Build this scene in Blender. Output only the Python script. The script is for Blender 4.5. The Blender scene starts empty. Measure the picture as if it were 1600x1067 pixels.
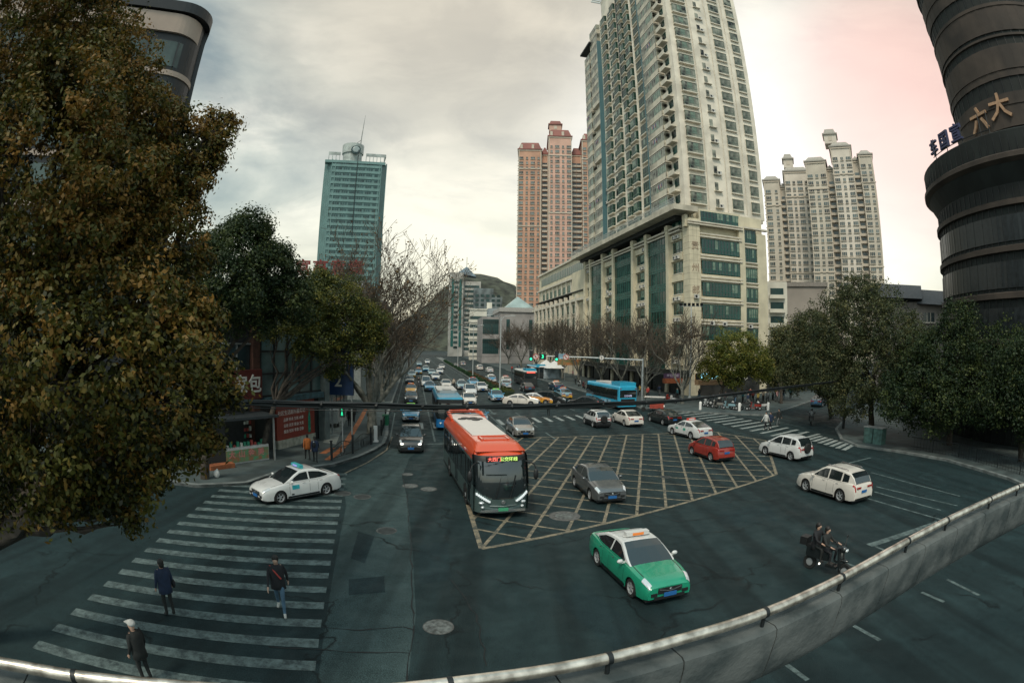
import bpy, bmesh, math, random
import numpy as np
from mathutils import Matrix, Vector, Euler
R = math.radians
PI = math.pi
S = bpy.context.scene
C = S.collection
random.seed(7)

# ------------------------------------------------------------------ camera (a real wide fisheye lens)
LF, LK, PIT, ROLL, H = 833.8, .03605, R(.368), R(1.002), 7.7
cd = bpy.data.cameras.new('camera')
cam = bpy.data.objects.new('camera', cd)
C.objects.link(cam)
S.camera = cam
cd.type = 'PANO'
cd.panorama_type = 'FISHEYE_LENS_POLYNOMIAL'
cd.sensor_width = 36
cd.sensor_height = 24
cd.fisheye_fov = R(180)
cd.fisheye_polynomial_k0 = 0
cd.fisheye_polynomial_k1 = -1 / (LF * .0225)
cd.fisheye_polynomial_k2 = 0
cd.fisheye_polynomial_k3 = -LK / (LF * .0225) / 324
cd.fisheye_polynomial_k4 = 0
cd.clip_start = .05
cd.clip_end = 5000
_f = Vector((0, math.cos(PIT), math.sin(PIT)))
_u = Vector((0, -math.sin(PIT), math.cos(PIT)))
_r = Vector((1, 0, 0))
rt = _r * math.cos(ROLL) + _u * math.sin(ROLL)
up = -_r * math.sin(ROLL) + _u * math.cos(ROLL)
cam.matrix_world = Matrix(((rt.x, up.x, -_f.x, 0), (rt.y, up.y, -_f.y, 0), (rt.z, up.z, -_f.z, H), (0, 0, 0, 1)))
cd.dof.use_dof = False

# ------------------------------------------------------------------ world: overcast sky with noise clouds and a painted pink light leak
w = bpy.data.worlds.new('World')
S.world = w
w.use_nodes = True
nt = w.node_tree
nt.nodes.clear()
N = nt.nodes.new
Lk = nt.links.new
out = N('ShaderNodeOutputWorld')
add = N('ShaderNodeAddShader')
bg1 = N('ShaderNodeBackground')
bg2 = N('ShaderNodeBackground')
sky = N('ShaderNodeTexSky')
sky.sky_type = 'NISHITA'
sky.sun_disc = False
SUN_AZ, SUN_EL = R(200), R(52)
sky.sun_elevation = SUN_EL
sky.sun_rotation = SUN_AZ
sky.air_density = 1.5
sky.dust_density = 3
bg1.inputs[1].default_value = .05
Lk(sky.outputs[0], bg1.inputs[0])
tc = N('ShaderNodeTexCoord')


def dirv(az, el):
    return (math.sin(R(az)) * math.cos(R(el)), math.cos(R(az)) * math.cos(R(el)), math.sin(R(el)))


def nmath(nt, op, a, b=None, clamp=False):
    n = nt.nodes.new('ShaderNodeMath')
    n.operation = op
    n.use_clamp = clamp
    for i, v in enumerate((a, b)):
        if v is None:
            continue
        if isinstance(v, (int, float)):
            n.inputs[i].default_value = v
        else:
            nt.links.new(v, n.inputs[i])
    return n.outputs[0]


def nmix(nt, fac, a, b, blend='MIX'):
    n = nt.nodes.new('ShaderNodeMix')
    n.data_type = 'RGBA'
    n.blend_type = blend
    for i, v in ((0, fac), (6, a), (7, b)):
        if isinstance(v, (int, float)):
            n.inputs[i].default_value = v
        elif isinstance(v, tuple):
            n.inputs[i].default_value = (*v, 1) if len(v) == 3 else v
        else:
            nt.links.new(v, n.inputs[i])
    return n.outputs[2]


def nramp(nt, fac, stops):
    n = nt.nodes.new('ShaderNodeValToRGB')
    e = n.color_ramp.elements
    while len(e) < len(stops):
        e.new(.5)
    for i, (p, c) in enumerate(stops):
        e[i].position = p
        e[i].color = (*c, 1) if isinstance(c, tuple) else (c, c, c, 1)
    nt.links.new(fac, n.inputs[0])
    return n.outputs[0]


def dlobe(az, el, lo):
    """a soft 0..1 patch of sky round one direction"""
    n = N('ShaderNodeVectorMath')
    n.operation = 'DOT_PRODUCT'
    Lk(tc.outputs['Generated'], n.inputs[0])
    n.inputs[1].default_value = dirv(az, el)
    m = N('ShaderNodeMapRange')
    m.interpolation_type = 'SMOOTHSTEP'
    m.inputs[1].default_value = lo
    m.inputs[2].default_value = 1
    Lk(n.outputs['Value'], m.inputs[0])
    return m.outputs[0]


mp = N('ShaderNodeMapping')
mp.inputs['Scale'].default_value = (1, 1, 2.6)
Lk(tc.outputs['Generated'], mp.inputs[0])
ns = N('ShaderNodeTexNoise')
ns.inputs['Scale'].default_value = 1.9
ns.inputs['Detail'].default_value = 7
ns.inputs['Roughness'].default_value = .52
ns.inputs['Distortion'].default_value = .35
Lk(mp.outputs[0], ns.inputs[0])
ns2 = N('ShaderNodeTexNoise')
ns2.inputs['Scale'].default_value = 6
ns2.inputs['Detail'].default_value = 6
Lk(mp.outputs[0], ns2.inputs[0])
cl = nmath(nt, 'ADD', ns.outputs[0], nmath(nt, 'MULTIPLY', nmath(nt, 'SUBTRACT', ns2.outputs[0], .5), .22))
clouds = nramp(nt, cl, [(.40, (.17, .205, .165)), (.5, (.36, .375, .29)), (.60, (.66, .63, .49))])
warm = dlobe(22, 28, .55)
col = nmix(nt, nmath(nt, 'MULTIPLY', warm, .55), clouds, (.97, .83, .60))
ns3 = N('ShaderNodeTexNoise')
ns3.inputs['Scale'].default_value = 3.1
ns3.inputs['Detail'].default_value = 8
ns3.inputs['Roughness'].default_value = .6
ns3.inputs['Distortion'].default_value = .5
Lk(mp.outputs[0], ns3.inputs[0])
col = nmix(nt, 1.0, col, nramp(nt, ns3.outputs[0], [(.34, .68), (.5, .95), (.64, 1.0)]), 'MULTIPLY')
glow = dlobe(27, 15, .88)
col = nmix(nt, nmath(nt, 'MULTIPLY', glow, .6), col, (1.05, 1.0, .93))
pink = dlobe(46, 24, .955)  # lens light leak painted into the sky as a pink patch
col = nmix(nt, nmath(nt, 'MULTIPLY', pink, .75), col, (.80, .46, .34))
browntop = dlobe(-8, 42, .88)
col = nmix(nt, nmath(nt, 'MULTIPLY', browntop, .65), col, (.42, .35, .22))
sep = N('ShaderNodeSeparateXYZ')
Lk(tc.outputs['Generated'], sep.inputs[0])
mz = N('ShaderNodeMapRange')
mz.interpolation_type = 'SMOOTHSTEP'
mz.inputs[1].default_value = .66
mz.inputs[2].default_value = .95
Lk(sep.outputs[2], mz.inputs[0])
col = nmix(nt, nmath(nt, 'MULTIPLY', mz.outputs[0], .9), col, (.24, .41, .43))
my = N('ShaderNodeMapRange')
my.interpolation_type = 'SMOOTHSTEP'
my.inputs[1].default_value = .25
my.inputs[2].default_value = -.35
Lk(sep.outputs[1], my.inputs[0])
col = nmix(nt, nmath(nt, 'MULTIPLY', my.outputs[0], .85), col, (.40, .52, .50))
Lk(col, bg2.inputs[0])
bg2.inputs[1].default_value = 1.0
Lk(bg1.outputs[0], add.inputs[0])
Lk(bg2.outputs[0], add.inputs[1])
Lk(add.outputs[0], out.inputs[0])

sd = bpy.data.lights.new('sun', 'SUN')
sd.energy = 1.5
sd.angle = R(14)
sd.color = (1, .90, .74)
so = bpy.data.objects.new('sun', sd)
C.objects.link(so)
so.rotation_euler = (-Vector(dirv(math.degrees(SUN_AZ), math.degrees(SUN_EL)))).to_track_quat('-Z', 'Y').to_euler()

S.view_settings.view_transform = 'Standard'
S.view_settings.look = 'None'
S.view_settings.exposure = .28
S.view_settings.gamma = 1
S.cycles.max_bounces = 5
S.cycles.diffuse_bounces = 2
S.cycles.glossy_bounces = 3
S.cycles.transmission_bounces = 3
S.cycles.transparent_max_bounces = 4
S.cycles.sample_clamp_indirect = 4
S.cycles.use_denoising = True


# ------------------------------------------------------------------ reading positions off the photograph (1600 x 1067)
def dr(px, py):
    dx, dy = px - 800, -(py - 533.5)
    c, s = math.cos(ROLL), math.sin(ROLL)
    dx, dy = dx * c - dy * s, dx * s + dy * c
    r = math.hypot(dx, dy) + 1e-9
    t = r / LF * (1 + LK * (r / 800) ** 2)
    X, Z, Y = math.sin(t) * dx / r, math.sin(t) * dy / r, math.cos(t)
    c, s = math.cos(PIT), math.sin(PIT)
    return Vector((X, Y * c - Z * s, Z * c + Y * s))


def gp(px, py, z=0):
    d = dr(px, py)
    t = (z - H) / d.z
    return Vector((d.x * t, d.y * t, z))


def at(px, py, dist):
    """the point seen at a pixel, at a horizontal distance"""
    d = dr(px, py)
    t = dist / math.hypot(d.x, d.y)
    return Vector((d.x * t, d.y * t, H + d.z * t))


# ------------------------------------------------------------------ materials
MATS = {}


def mat(name, col, rough=.6, metal=0, var=.12, scale=3, bump=0, bscale=40, emit=0, col2=None, coat=0, spec=.5, trans=0, ior=1.5):
    if name in MATS:
        return MATS[name]
    m = bpy.data.materials.new(name)
    m.use_nodes = True
    t = m.node_tree
    b = t.nodes['Principled BSDF']
    b.inputs['Roughness'].default_value = rough
    b.inputs['Metallic'].default_value = metal
    b.inputs['Specular IOR Level'].default_value = spec
    b.inputs['Coat Weight'].default_value = coat
    b.inputs['Coat Roughness'].default_value = .06
    b.inputs['Transmission Weight'].default_value = trans
    b.inputs['IOR'].default_value = ior
    tcn = t.nodes.new('ShaderNodeTexCoord')
    if var or col2:
        n = t.nodes.new('ShaderNodeTexNoise')
        n.inputs['Scale'].default_value = scale
        n.inputs['Detail'].default_value = 5
        t.links.new(tcn.outputs['Object'], n.inputs[0])
        c2 = col2 or tuple(x * (1 - var * 2) for x in col)
        cc = nramp(t, n.outputs[0], [(.36, c2), (.64, tuple(min(1, x * (1 + var)) for x in col))])
        t.links.new(cc, b.inputs['Base Color'])
        rr = nmath(t, 'ADD', nmath(t, 'MULTIPLY', n.outputs[0], .2), max(0, rough - .1))
        t.links.new(rr, b.inputs['Roughness'])
    else:
        b.inputs['Base Color'].default_value = (*col, 1)
    if bump:
        n2 = t.nodes.new('ShaderNodeTexNoise')
        n2.inputs['Scale'].default_value = bscale
        n2.inputs['Detail'].default_value = 4
        t.links.new(tcn.outputs['Object'], n2.inputs[0])
        bn = t.nodes.new('ShaderNodeBump')
        bn.inputs['Strength'].default_value = bump
        bn.inputs['Distance'].default_value = .02
        t.links.new(n2.outputs[0], bn.inputs['Height'])
        t.links.new(bn.outputs[0], b.inputs['Normal'])
    if emit:
        b.inputs['Emission Color'].default_value = (*col, 1)
        b.inputs['Emission Strength'].default_value = emit
    MATS[name] = m
    return m


def leafmat(name, c1, c2, c3):
    m = bpy.data.materials.new(name)
    m.use_nodes = True
    t = m.node_tree
    b = t.nodes['Principled BSDF']
    b.inputs['Roughness'].default_value = .55
    b.inputs['Specular IOR Level'].default_value = .3
    a = t.nodes.new('ShaderNodeAttribute')
    a.attribute_name = 'tint'
    cc = nramp(t, a.outputs['Fac'], [(0, c1), (.5, c2), (1, c3)])
    t.links.new(cc, b.inputs['Base Color'])
    tl = t.nodes.new('ShaderNodeBsdfTranslucent')
    t.links.new(cc, tl.inputs[0])
    mx = t.nodes.new('ShaderNodeMixShader')
    mx.inputs[0].default_value = .3
    t.links.new(b.outputs[0], mx.inputs[1])
    t.links.new(tl.outputs[0], mx.inputs[2])
    t.links.new(mx.outputs[0], t.nodes['Material Output'].inputs[0])
    return m


# ------------------------------------------------------------------ mesh helper
class MB:
    def __init__(s):
        s.v, s.f, s.m = [], [], []

    def quad(s, pts, m=0):
        n = len(s.v)
        s.v += [tuple(p) for p in pts]
        s.f.append(tuple(range(n, n + len(pts))))
        s.m.append(m)

    def box(s, x0, x1, y0, y1, z0, z1, m=0):
        n = len(s.v)
        s.v += [(x0, y0, z0), (x1, y0, z0), (x1, y1, z0), (x0, y1, z0), (x0, y0, z1), (x1, y0, z1), (x1, y1, z1), (x0, y1, z1)]
        for q in ((3, 2, 1, 0), (4, 5, 6, 7), (0, 1, 5, 4), (1, 2, 6, 5), (2, 3, 7, 6), (3, 0, 4, 7)):
            s.f.append(tuple(n + i for i in q))
            s.m.append(m)
        return s

    def obox(s, c, ax, ay, az, m=0):
        """a box at c with half-extent vectors"""
        c, ax, ay, az = map(Vector, (c, ax, ay, az))
        n = len(s.v)
        for k in (-1, 1):
            for i, j in ((-1, -1), (1, -1), (1, 1), (-1, 1)):
                s.v.append(tuple(c + ax * i + ay * j + az * k))
        for q in ((3, 2, 1, 0), (4, 5, 6, 7), (0, 1, 5, 4), (1, 2, 6, 5), (2, 3, 7, 6), (3, 0, 4, 7)):
            s.f.append(tuple(n + i for i in q))
            s.m.append(m)
        return s

    def prism(s, poly, z0, z1, m=0, mt=None):
        a = sum(poly[i][0] * poly[(i + 1) % len(poly)][1] - poly[(i + 1) % len(poly)][0] * poly[i][1] for i in range(len(poly)))
        if a < 0:
            poly = poly[::-1]
        n, k = len(s.v), len(poly)
        s.v += [(p[0], p[1], z0) for p in poly] + [(p[0], p[1], z1) for p in poly]
        s.f.append(tuple(range(n + k, n + 2 * k)))
        s.m.append(m if mt is None else mt)
        s.f.append(tuple(range(n + k - 1, n - 1, -1)))
        s.m.append(m)
        for i in range(k):
            j = (i + 1) % k
            s.f.append((n + i, n + j, n + k + j, n + k + i))
            s.m.append(m)
        return s

    def tube(s, path, rad, n=6, m=0, cap=True):
        path = [Vector(p) for p in path]
        if not hasattr(rad, '__len__'):
            rad = [rad] * len(path)
        base = len(s.v)
        prev = None
        for i, p in enumerate(path):
            d = (path[min(i + 1, len(path) - 1)] - path[max(i - 1, 0)]).normalized()
            if prev is None:
                a = d.orthogonal().normalized()
            else:
                a = (prev - d * prev.dot(d)).normalized()
            prev = a
            b = d.cross(a)
            for k in range(n):
                t = 2 * PI * k / n
                s.v.append(tuple(p + (a * math.cos(t) + b * math.sin(t)) * rad[i]))
        for i in range(len(path) - 1):
            for k in range(n):
                q = base + i * n
                s.f.append((q + k, q + (k + 1) % n, q + n + (k + 1) % n, q + n + k))
                s.m.append(m)
        if cap:
            s.f.append(tuple(range(base + n - 1, base - 1, -1)))
            s.m.append(m)
            e = base + (len(path) - 1) * n
            s.f.append(tuple(range(e, e + n)))
            s.m.append(m)
        return s

    def lathe(s, prof, n=24, c=(0, 0, 0), axis='z', m=0, cap=True):
        """prof: (radius, height) pairs"""
        base = len(s.v)
        for r, h in prof:
            for k in range(n):
                t = 2 * PI * k / n
                x, y = r * math.cos(t), r * math.sin(t)
                p = (x, y, h) if axis == 'z' else ((x, h, y) if axis == 'y' else (h, x, y))
                s.v.append((p[0] + c[0], p[1] + c[1], p[2] + c[2]))
        for i in range(len(prof) - 1):
            for k in range(n):
                q = base + i * n
                s.f.append((q + k, q + (k + 1) % n, q + n + (k + 1) % n, q + n + k))
                s.m.append(m)
        if cap and prof[0][0] > 1e-4:
            s.f.append(tuple(range(base + n - 1, base - 1, -1)))
            s.m.append(m)
        if cap and prof[-1][0] > 1e-4:
            e = base + (len(prof) - 1) * n
            s.f.append(tuple(range(e, e + n)))
            s.m.append(m)
        return s

    def ball(s, c, r, n=10, m=0):
        rx, ry, rz = r if hasattr(r, '__len__') else (r, r, r)
        base = len(s.v)
        k2 = max(4, n // 2)
        for i in range(k2 + 1):
            t = PI * i / k2
            for k in range(n):
                a = 2 * PI * k / n
                s.v.append((c[0] + rx * math.sin(t) * math.cos(a), c[1] + ry * math.sin(t) * math.sin(a), c[2] + rz * math.cos(t)))
        for i in range(k2):
            for k in range(n):
                q = base + i * n
                s.f.append((q + k, q + n + k, q + n + (k + 1) % n, q + (k + 1) % n))
                s.m.append(m)
        return s

    def add(s, o, M=None, dm=0):
        n = len(s.v)
        if M is None:
            s.v += o.v
        else:
            s.v += [tuple(M @ Vector(p)) for p in o.v]
        s.f += [tuple(n + i for i in f) for f in o.f]
        s.m += [i + dm for i in o.m]
        return s

    def split(s, name, mats, parent, cap=100, smooth=0):
        """one object for every loose piece"""
        par = list(range(len(s.v)))

        def root(i):
            while par[i] != i:
                par[i] = par[par[i]]
                i = par[i]
            return i
        for f in s.f:
            a = root(f[0])
            for k in f[1:]:
                par[root(k)] = a
        isl = {}
        for f, m in zip(s.f, s.m):
            isl.setdefault(root(f[0]), []).append((f, m))
        pieces = []
        for fs in isl.values():
            q = MB()
            ids = {}
            for f, m in fs:
                for k in f:
                    if k not in ids:
                        ids[k] = len(q.v)
                        q.v.append(s.v[k])
                q.f.append(tuple(ids[k] for k in f))
                q.m.append(m)
            pieces.append(q)
        pieces.sort(key=lambda q: q.v[0][2])
        for q in pieces[:cap]:
            q.build(name, mats, parent, smooth=smooth)
        if len(pieces) > cap:
            r = MB()
            for q in pieces[cap:]:
                r.add(q)
            r.build(name + '_rows', mats, parent)['kind'] = 'stuff'

    def mesh(s, name, mats, smooth=0):
        me = bpy.data.meshes.new(name)
        me.from_pydata(s.v, [], s.f)
        for m in (mats if isinstance(mats, (list, tuple)) else [mats]):
            me.materials.append(m)
        if any(s.m):
            me.polygons.foreach_set('material_index', s.m)
        if smooth:
            me.shade_smooth()
            me.set_sharp_from_angle(angle=R(smooth))
        me.update()
        return me

    def build(s, name, mats, parent=None, loc=None, smooth=0, rz=0):
        return link(name, s.mesh(name, mats, smooth), parent, loc, rz)


def link(name, me, parent=None, loc=None, rz=0):
    o = bpy.data.objects.new(name, me)
    C.objects.link(o)
    if parent:
        o.parent = parent
    if loc is not None:
        o.location = loc
    if rz:
        o.rotation_euler.z = rz
    return o


def tag(o, label=None, cat=None, group=None, kind=None):
    if label:
        o['label'] = label
    if cat:
        o['category'] = cat
    if group:
        o['group'] = group
    if kind:
        o['kind'] = kind
    return o


def thing(name, label, cat, loc=(0, 0, 0), rz=0, group=None):
    o = bpy.data.objects.new(name, None)
    C.objects.link(o)
    o.empty_display_size = .2
    o.location = loc
    o.rotation_euler.z = rz
    return tag(o, label, cat, group)


def struct(name, mb, m):
    return tag(mb.build(name, m), kind='structure')


def text_mb(body, size=1, depth=.03, bold=.0):
    """a string as solid letters, centred, standing in the x-z plane and facing -y"""
    cu = bpy.data.curves.new('lettering', 'FONT')
    cu.body = body
    cu.size = size
    cu.extrude = depth / 2
    cu.offset = bold
    cu.resolution_u = 2
    cu.align_x = 'CENTER'
    cu.align_y = 'CENTER'
    o = bpy.data.objects.new('lettering', cu)
    C.objects.link(o)
    dg = bpy.context.evaluated_depsgraph_get()
    me = o.evaluated_get(dg).to_mesh()
    mb = MB()
    mb.v = [(v.co.x, -v.co.z, v.co.y) for v in me.vertices]
    mb.f = [tuple(p.vertices) for p in me.polygons]
    mb.m = [0] * len(mb.f)
    o.evaluated_get(dg).to_mesh_clear()
    bpy.data.objects.remove(o)
    bpy.data.curves.remove(cu)
    return mb


def repeat(parent, name, tmpl, mats, spots, cap=100, smooth=0):
    """spots: (x, y, z, rz) in the parent's frame: the nearest `cap` are parts of their own, the rest one piece of stuff"""
    me = tmpl.mesh(name, mats, smooth)
    pr = Matrix.Rotation(parent.rotation_euler.z, 4, 'Z')
    pl = Vector(parent.location)

    def d(s):
        q = pl + pr @ Vector(s[:3])
        return q.x ** 2 + q.y ** 2 + (q.z - H) ** 2
    spots = sorted(spots, key=d)
    for x, y, z, rz in spots[:cap]:
        link(name, me, parent, (x, y, z), rz)
    rest = spots[cap:]
    if rest:
        mb = MB()
        for x, y, z, rz in rest:
            mb.add(tmpl, Matrix.Translation((x, y, z)) @ Matrix.Rotation(rz, 4, 'Z'))
        o = mb.build(name + '_rows', mats, parent, smooth=smooth)
        o['kind'] = 'stuff'
# ------------------------------------------------------------------ shared materials
def asphalt(name, c1, c2, crack=.5):
    m = bpy.data.materials.new(name)
    m.use_nodes = True
    t = m.node_tree
    b = t.nodes['Principled BSDF']
    tcn = t.nodes.new('ShaderNodeTexCoord')
    v = tcn.outputs['Object']

    def noise(sc, det=5, dist=0):
        n = t.nodes.new('ShaderNodeTexNoise')
        n.inputs['Scale'].default_value = sc
        n.inputs['Detail'].default_value = det
        n.inputs['Distortion'].default_value = dist
        t.links.new(v, n.inputs[0])
        return n.outputs[0]
    big = noise(.16, 6, .6)
    mid = noise(1.1, 6, .3)
    fine = noise(38, 3)
    c = nramp(t, big, [(.36, c1), (.64, c2)])
    c = nmix(t, nramp(t, mid, [(.42, 0.0), (.72, .6)]), c, tuple(x * .5 for x in c1))
    c = nmix(t, nramp(t, noise(5.5, 8), [(.60, 0.0), (.72, .75)]), c, tuple(x * .35 for x in c1))
    c = nmix(t, nramp(t, noise(.55, 7, 1.2), [(.52, 0.0), (.70, .5)]), c, tuple(x * 1.7 for x in c2))
    c = nmix(t, nramp(t, fine, [(.44, 0.0), (.62, .5)]), c, tuple(min(1, x * 2.8) for x in c2))
    # tyre-polished streaks along the lanes
    mpn = t.nodes.new('ShaderNodeMapping')
    mpn.inputs['Rotation'].default_value = (0, 0, R(-10.6))
    mpn.inputs['Scale'].default_value = (.9, .035, 1)
    t.links.new(v, mpn.inputs[0])
    sn = t.nodes.new('ShaderNodeTexNoise')
    sn.inputs['Scale'].default_value = 1
    sn.inputs['Detail'].default_value = 4
    t.links.new(mpn.outputs[0], sn.inputs[0])
    c = nmix(t, nramp(t, sn.outputs[0], [(.46, 0.0), (.62, .6)]), c, tuple(x * .6 for x in c1))
    # cracks
    vo = t.nodes.new('ShaderNodeTexVoronoi')
    vo.feature = 'DISTANCE_TO_EDGE'
    vo.inputs['Scale'].default_value = .17
    wv = t.nodes.new('ShaderNodeVectorMath')
    wv.operation = 'MULTIPLY_ADD'
    nn = t.nodes.new('ShaderNodeTexNoise')
    nn.inputs['Scale'].default_value = .8
    nn.inputs['Detail'].default_value = 6
    t.links.new(v, nn.inputs[0])
    t.links.new(nn.outputs['Color'], wv.inputs[0])
    wv.inputs[1].default_value = (2.2, 2.2, 0)
    t.links.new(v, wv.inputs[2])
    t.links.new(wv.outputs[0], vo.inputs[0])
    cr = nramp(t, vo.outputs[0], [(.0, crack), (.011, 0.0)])
    c = nmix(t, nmath(t, 'MULTIPLY', cr, nramp(t, noise(.3, 3), [(.44, 0.0), (.54, 1.0)])), c, tuple(x * .25 for x in c1))
    t.links.new(c, b.inputs['Base Color'])
    rr = nramp(t, mid, [(.3, .55), (.7, .85)])
    t.links.new(rr, b.inputs['Roughness'])
    b.inputs['Specular IOR Level'].default_value = .22
    bn = t.nodes.new('ShaderNodeBump')
    bn.inputs['Strength'].default_value = .6
    bn.inputs['Distance'].default_value = .012
    t.links.new(fine, bn.inputs['Height'])
    t.links.new(bn.outputs[0], b.inputs['Normal'])
    return m


def paint(name, col, under=(.02, .034, .036), wear=.5):
    m = bpy.data.materials.new(name)
    m.use_nodes = True
    t = m.node_tree
    b = t.nodes['Principled BSDF']
    b.inputs['Roughness'].default_value = .7
    tcn = t.nodes.new('ShaderNodeTexCoord')
    n = t.nodes.new('ShaderNodeTexNoise')
    n.inputs['Scale'].default_value = 2.6
    n.inputs['Detail'].default_value = 10
    n.inputs['Roughness'].default_value = .78
    t.links.new(tcn.outputs['Object'], n.inputs[0])
    c = nmix(t, nramp(t, n.outputs[0], [(.40, min(1, wear * 1.3)), (.50, wear * .8), (.60, wear * .3)]), col, under)
    t.links.new(c, b.inputs['Base Color'])
    return m


A1, A2 = (.0065, .0155, .0172), (.013, .026, .028)
M_road = asphalt('asphalt', A1, A2, .8)
M_old = asphalt('old_asphalt', (.018, .035, .036), (.032, .052, .053), 1)
M_white = paint('worn_white_paint', (.15, .205, .20), wear=.75)
M_white2 = paint('road_paint_white', (.42, .46, .44), wear=.55)
M_yel = paint('worn_yellow_paint', (.36, .29, .19), wear=.7)
M_pave = mat('pavement', (.055, .075, .075), .8, var=.2, scale=.8, bump=.3, bscale=9)
M_kerb = mat('kerb_stone', (.15, .17, .165), .8, var=.2, scale=2)
M_tact = mat('tactile_orange', (.38, .13, .05), .8, var=.25, scale=3)
M_metal = mat('galvanised', (.45, .48, .48), .45, .7, var=.1)
M_dark = mat('black_iron', (.012, .016, .018), .5, .2, var=.1)
M_black = mat('black_plastic', (.012, .013, .014), .5, var=0)
M_trim = mat('black_trim', (.006, .007, .008), .35, var=0)
M_tyre = mat('tyre_rubber', (.012, .013, .013), .8, var=.1)
M_rim = mat('alloy_rim', (.38, .40, .41), .4, .3, var=0)
M_glass = mat('car_glass', (.012, .018, .020), .04, var=0, ior=1.95)
M_lamp = mat('clear_headlamp', (.62, .66, .68), .12, .3, var=0, spec=.8)
M_lampon = mat('lit_headlamp', (1, .95, .8), .3, var=0, emit=2.5)
M_red = mat('red_lens', (.30, .015, .012), .2, var=0)
M_orange = mat('orange_lens', (.6, .2, .02), .25, var=0)
M_plateb = mat('blue_plate', (.02, .12, .34), .4, var=0)
M_plateg = mat('green_plate', (.06, .32, .17), .4, var=0)
M_letter = mat('white_letters', (.7, .7, .68), .5, var=0)
M_chrome = mat('chrome', (.6, .62, .63), .2, .9, var=0)

# ------------------------------------------------------------------ ground, pavements, markings
g = MB()
g.quad([(-1500, -300, 0), (1500, -300, 0), (1500, 1500, 0), (-1500, 1500, 0)])
struct('road', g, M_road)

TH = R(10.6)
UX = Vector((math.cos(TH), math.sin(TH), 0))
UY = Vector((-math.sin(TH), math.cos(TH), 0))


def P2(px, py):
    v = gp(px, py)
    return (v.x, v.y)


# older, paler surfacing on the near left of the junction
g = MB()
pts = [P2(637, 1066), P2(650, 960), P2(645, 860), P2(637, 780), P2(628, 745), P2(640, 715), P2(660, 700), P2(612, 700), P2(596, 712), P2(560, 732), P2(535, 745), P2(541, 790), P2(520, 900), P2(505, 1000), P2(497, 1066)]
g.quad([(x, y, .004) for x, y in pts][::-1])
struct('road_surface', g, M_old)
g = MB()
pts = [P2(990, 745), P2(1075, 735), P2(1060, 712), P2(1010, 705), P2(965, 720)]
g.quad([(x, y, .003) for x, y in pts])
M_rep = asphalt('dark_asphalt', (.006, .016, .019), (.011, .024, .027), .3)
struct('road_surface', g, M_rep)
for quad_ in (((905, 905), (1000, 985), (960, 1015), (860, 930)), ((655, 850), (700, 846), (705, 905), (655, 912)), ((1120, 800), (1200, 790), (1215, 812), (1130, 825)), ((560, 830), (585, 838), (570, 880), (548, 872)), ((820, 640), (870, 642), (862, 650), (812, 649)), ((545, 905), (600, 900), (602, 925), (545, 930))):
    g = MB()
    g.quad([(x, y, .0085 if quad_[0][0] < 640 else .0035) for x, y in (P2(*q) for q in quad_)][::-1])
    struct('road_surface', g, M_rep)
# dark tar seams
g = MB()
for pl in (((636, 1066), (646, 990), (645, 930), (643, 880), (640, 820), (636, 770), (629, 742)), ((500, 978), (560, 985), (630, 979), (646, 984)), ((420, 1010), (520, 1016), (640, 1020)), ((880, 655), (960, 650), (1040, 640)), ((965, 790), (1060, 815), (1180, 800)), ((700, 900), (745, 960), (760, 1040))):
    pts_ = [P2(*q) for q in pl]
    for a, b in zip(pts_, pts_[1:]):
        a, b = Vector((*a, .0125)), Vector((*b, .0125))
        n_ = max(2, int((b - a).length / .35))
        prev_ = a
        for i in range(1, n_ + 1):
            c_ = a.lerp(b, i / n_)
            if i < n_:
                c_ += Vector((random.uniform(-.05, .05), random.uniform(-.05, .05), 0))
            u_ = (c_ - prev_).normalized()
            s_ = Vector((-u_.y, u_.x, 0)) * random.uniform(.008, .03)
            g.quad([prev_ - s_, c_ - s_, c_ + s_, prev_ + s_])
            prev_ = c_
struct('road_surface', g, mat('tar', (.004, .007, .008), .7, var=.2))


def kerbed(poly, name, h=.15):
    mb = MB()
    mb.prism(poly, -.05, h)
    struct(name, mb, M_pave)


def kerbline(pts, name='kerb', wid=.28, h=.17):
    mb = MB()
    for a, b in zip(pts, pts[1:]):
        a, b = Vector((*a, 0)), Vector((*b, 0))
        d = (b - a)
        n = max(1, int(d.length / 1.0))
        u = d.normalized()
        s = Vector((-u.y, u.x, 0)) * wid
        for i in range(n):
            p, q = a + d * (i / n) + u * .01, a + d * ((i + 1) / n) - u * .01
            mb.prism([(p.x, p.y), (q.x, q.y), (q.x + s.x, q.y + s.y), (p.x + s.x, p.y + s.y)], -.03, h + random.uniform(-.006, .006))
    tag(mb.build(name, M_kerb), kind='structure')


LK_ = [(-60, 17.5), (-30, 21.5), P2(308, 762), P2(388, 758), (-13.2, 28.3), P2(521, 729), P2(560, 717), P2(585, 706), P2(602, 695), P2(607, 680), P2(607, 650)]
e = Vector((*LK_[-1], 0))
far = e + UY * 420
LEFT = LK_ + [(far.x, far.y)]
kerbed(LEFT + [(far.x - 80, far.y), (-120, 200), (-120, 17.5)], 'pavement')
kerbline(LEFT[:-1] + [(e.x + UY.x * 90, e.y + UY.y * 90)])
NE0 = Vector((16.9, 64.6, 0))
RK = [NE0 + UY * t for t in (420, 100, 60, 30, 10)]
right_pts = [(p.x, p.y) for p in RK] + [(15.9, 66.2), (17.4, 63.2), (20.5, 61.2), (25.5, 58), (29.2, 56.0), (34.5, 60.2), (44, 69), (75, 96), (150, 165)]
kerbed(right_pts + [(150, 300), (60, 480)], 'pavement')
kerbline(right_pts[1:-1][::-1])
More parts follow.
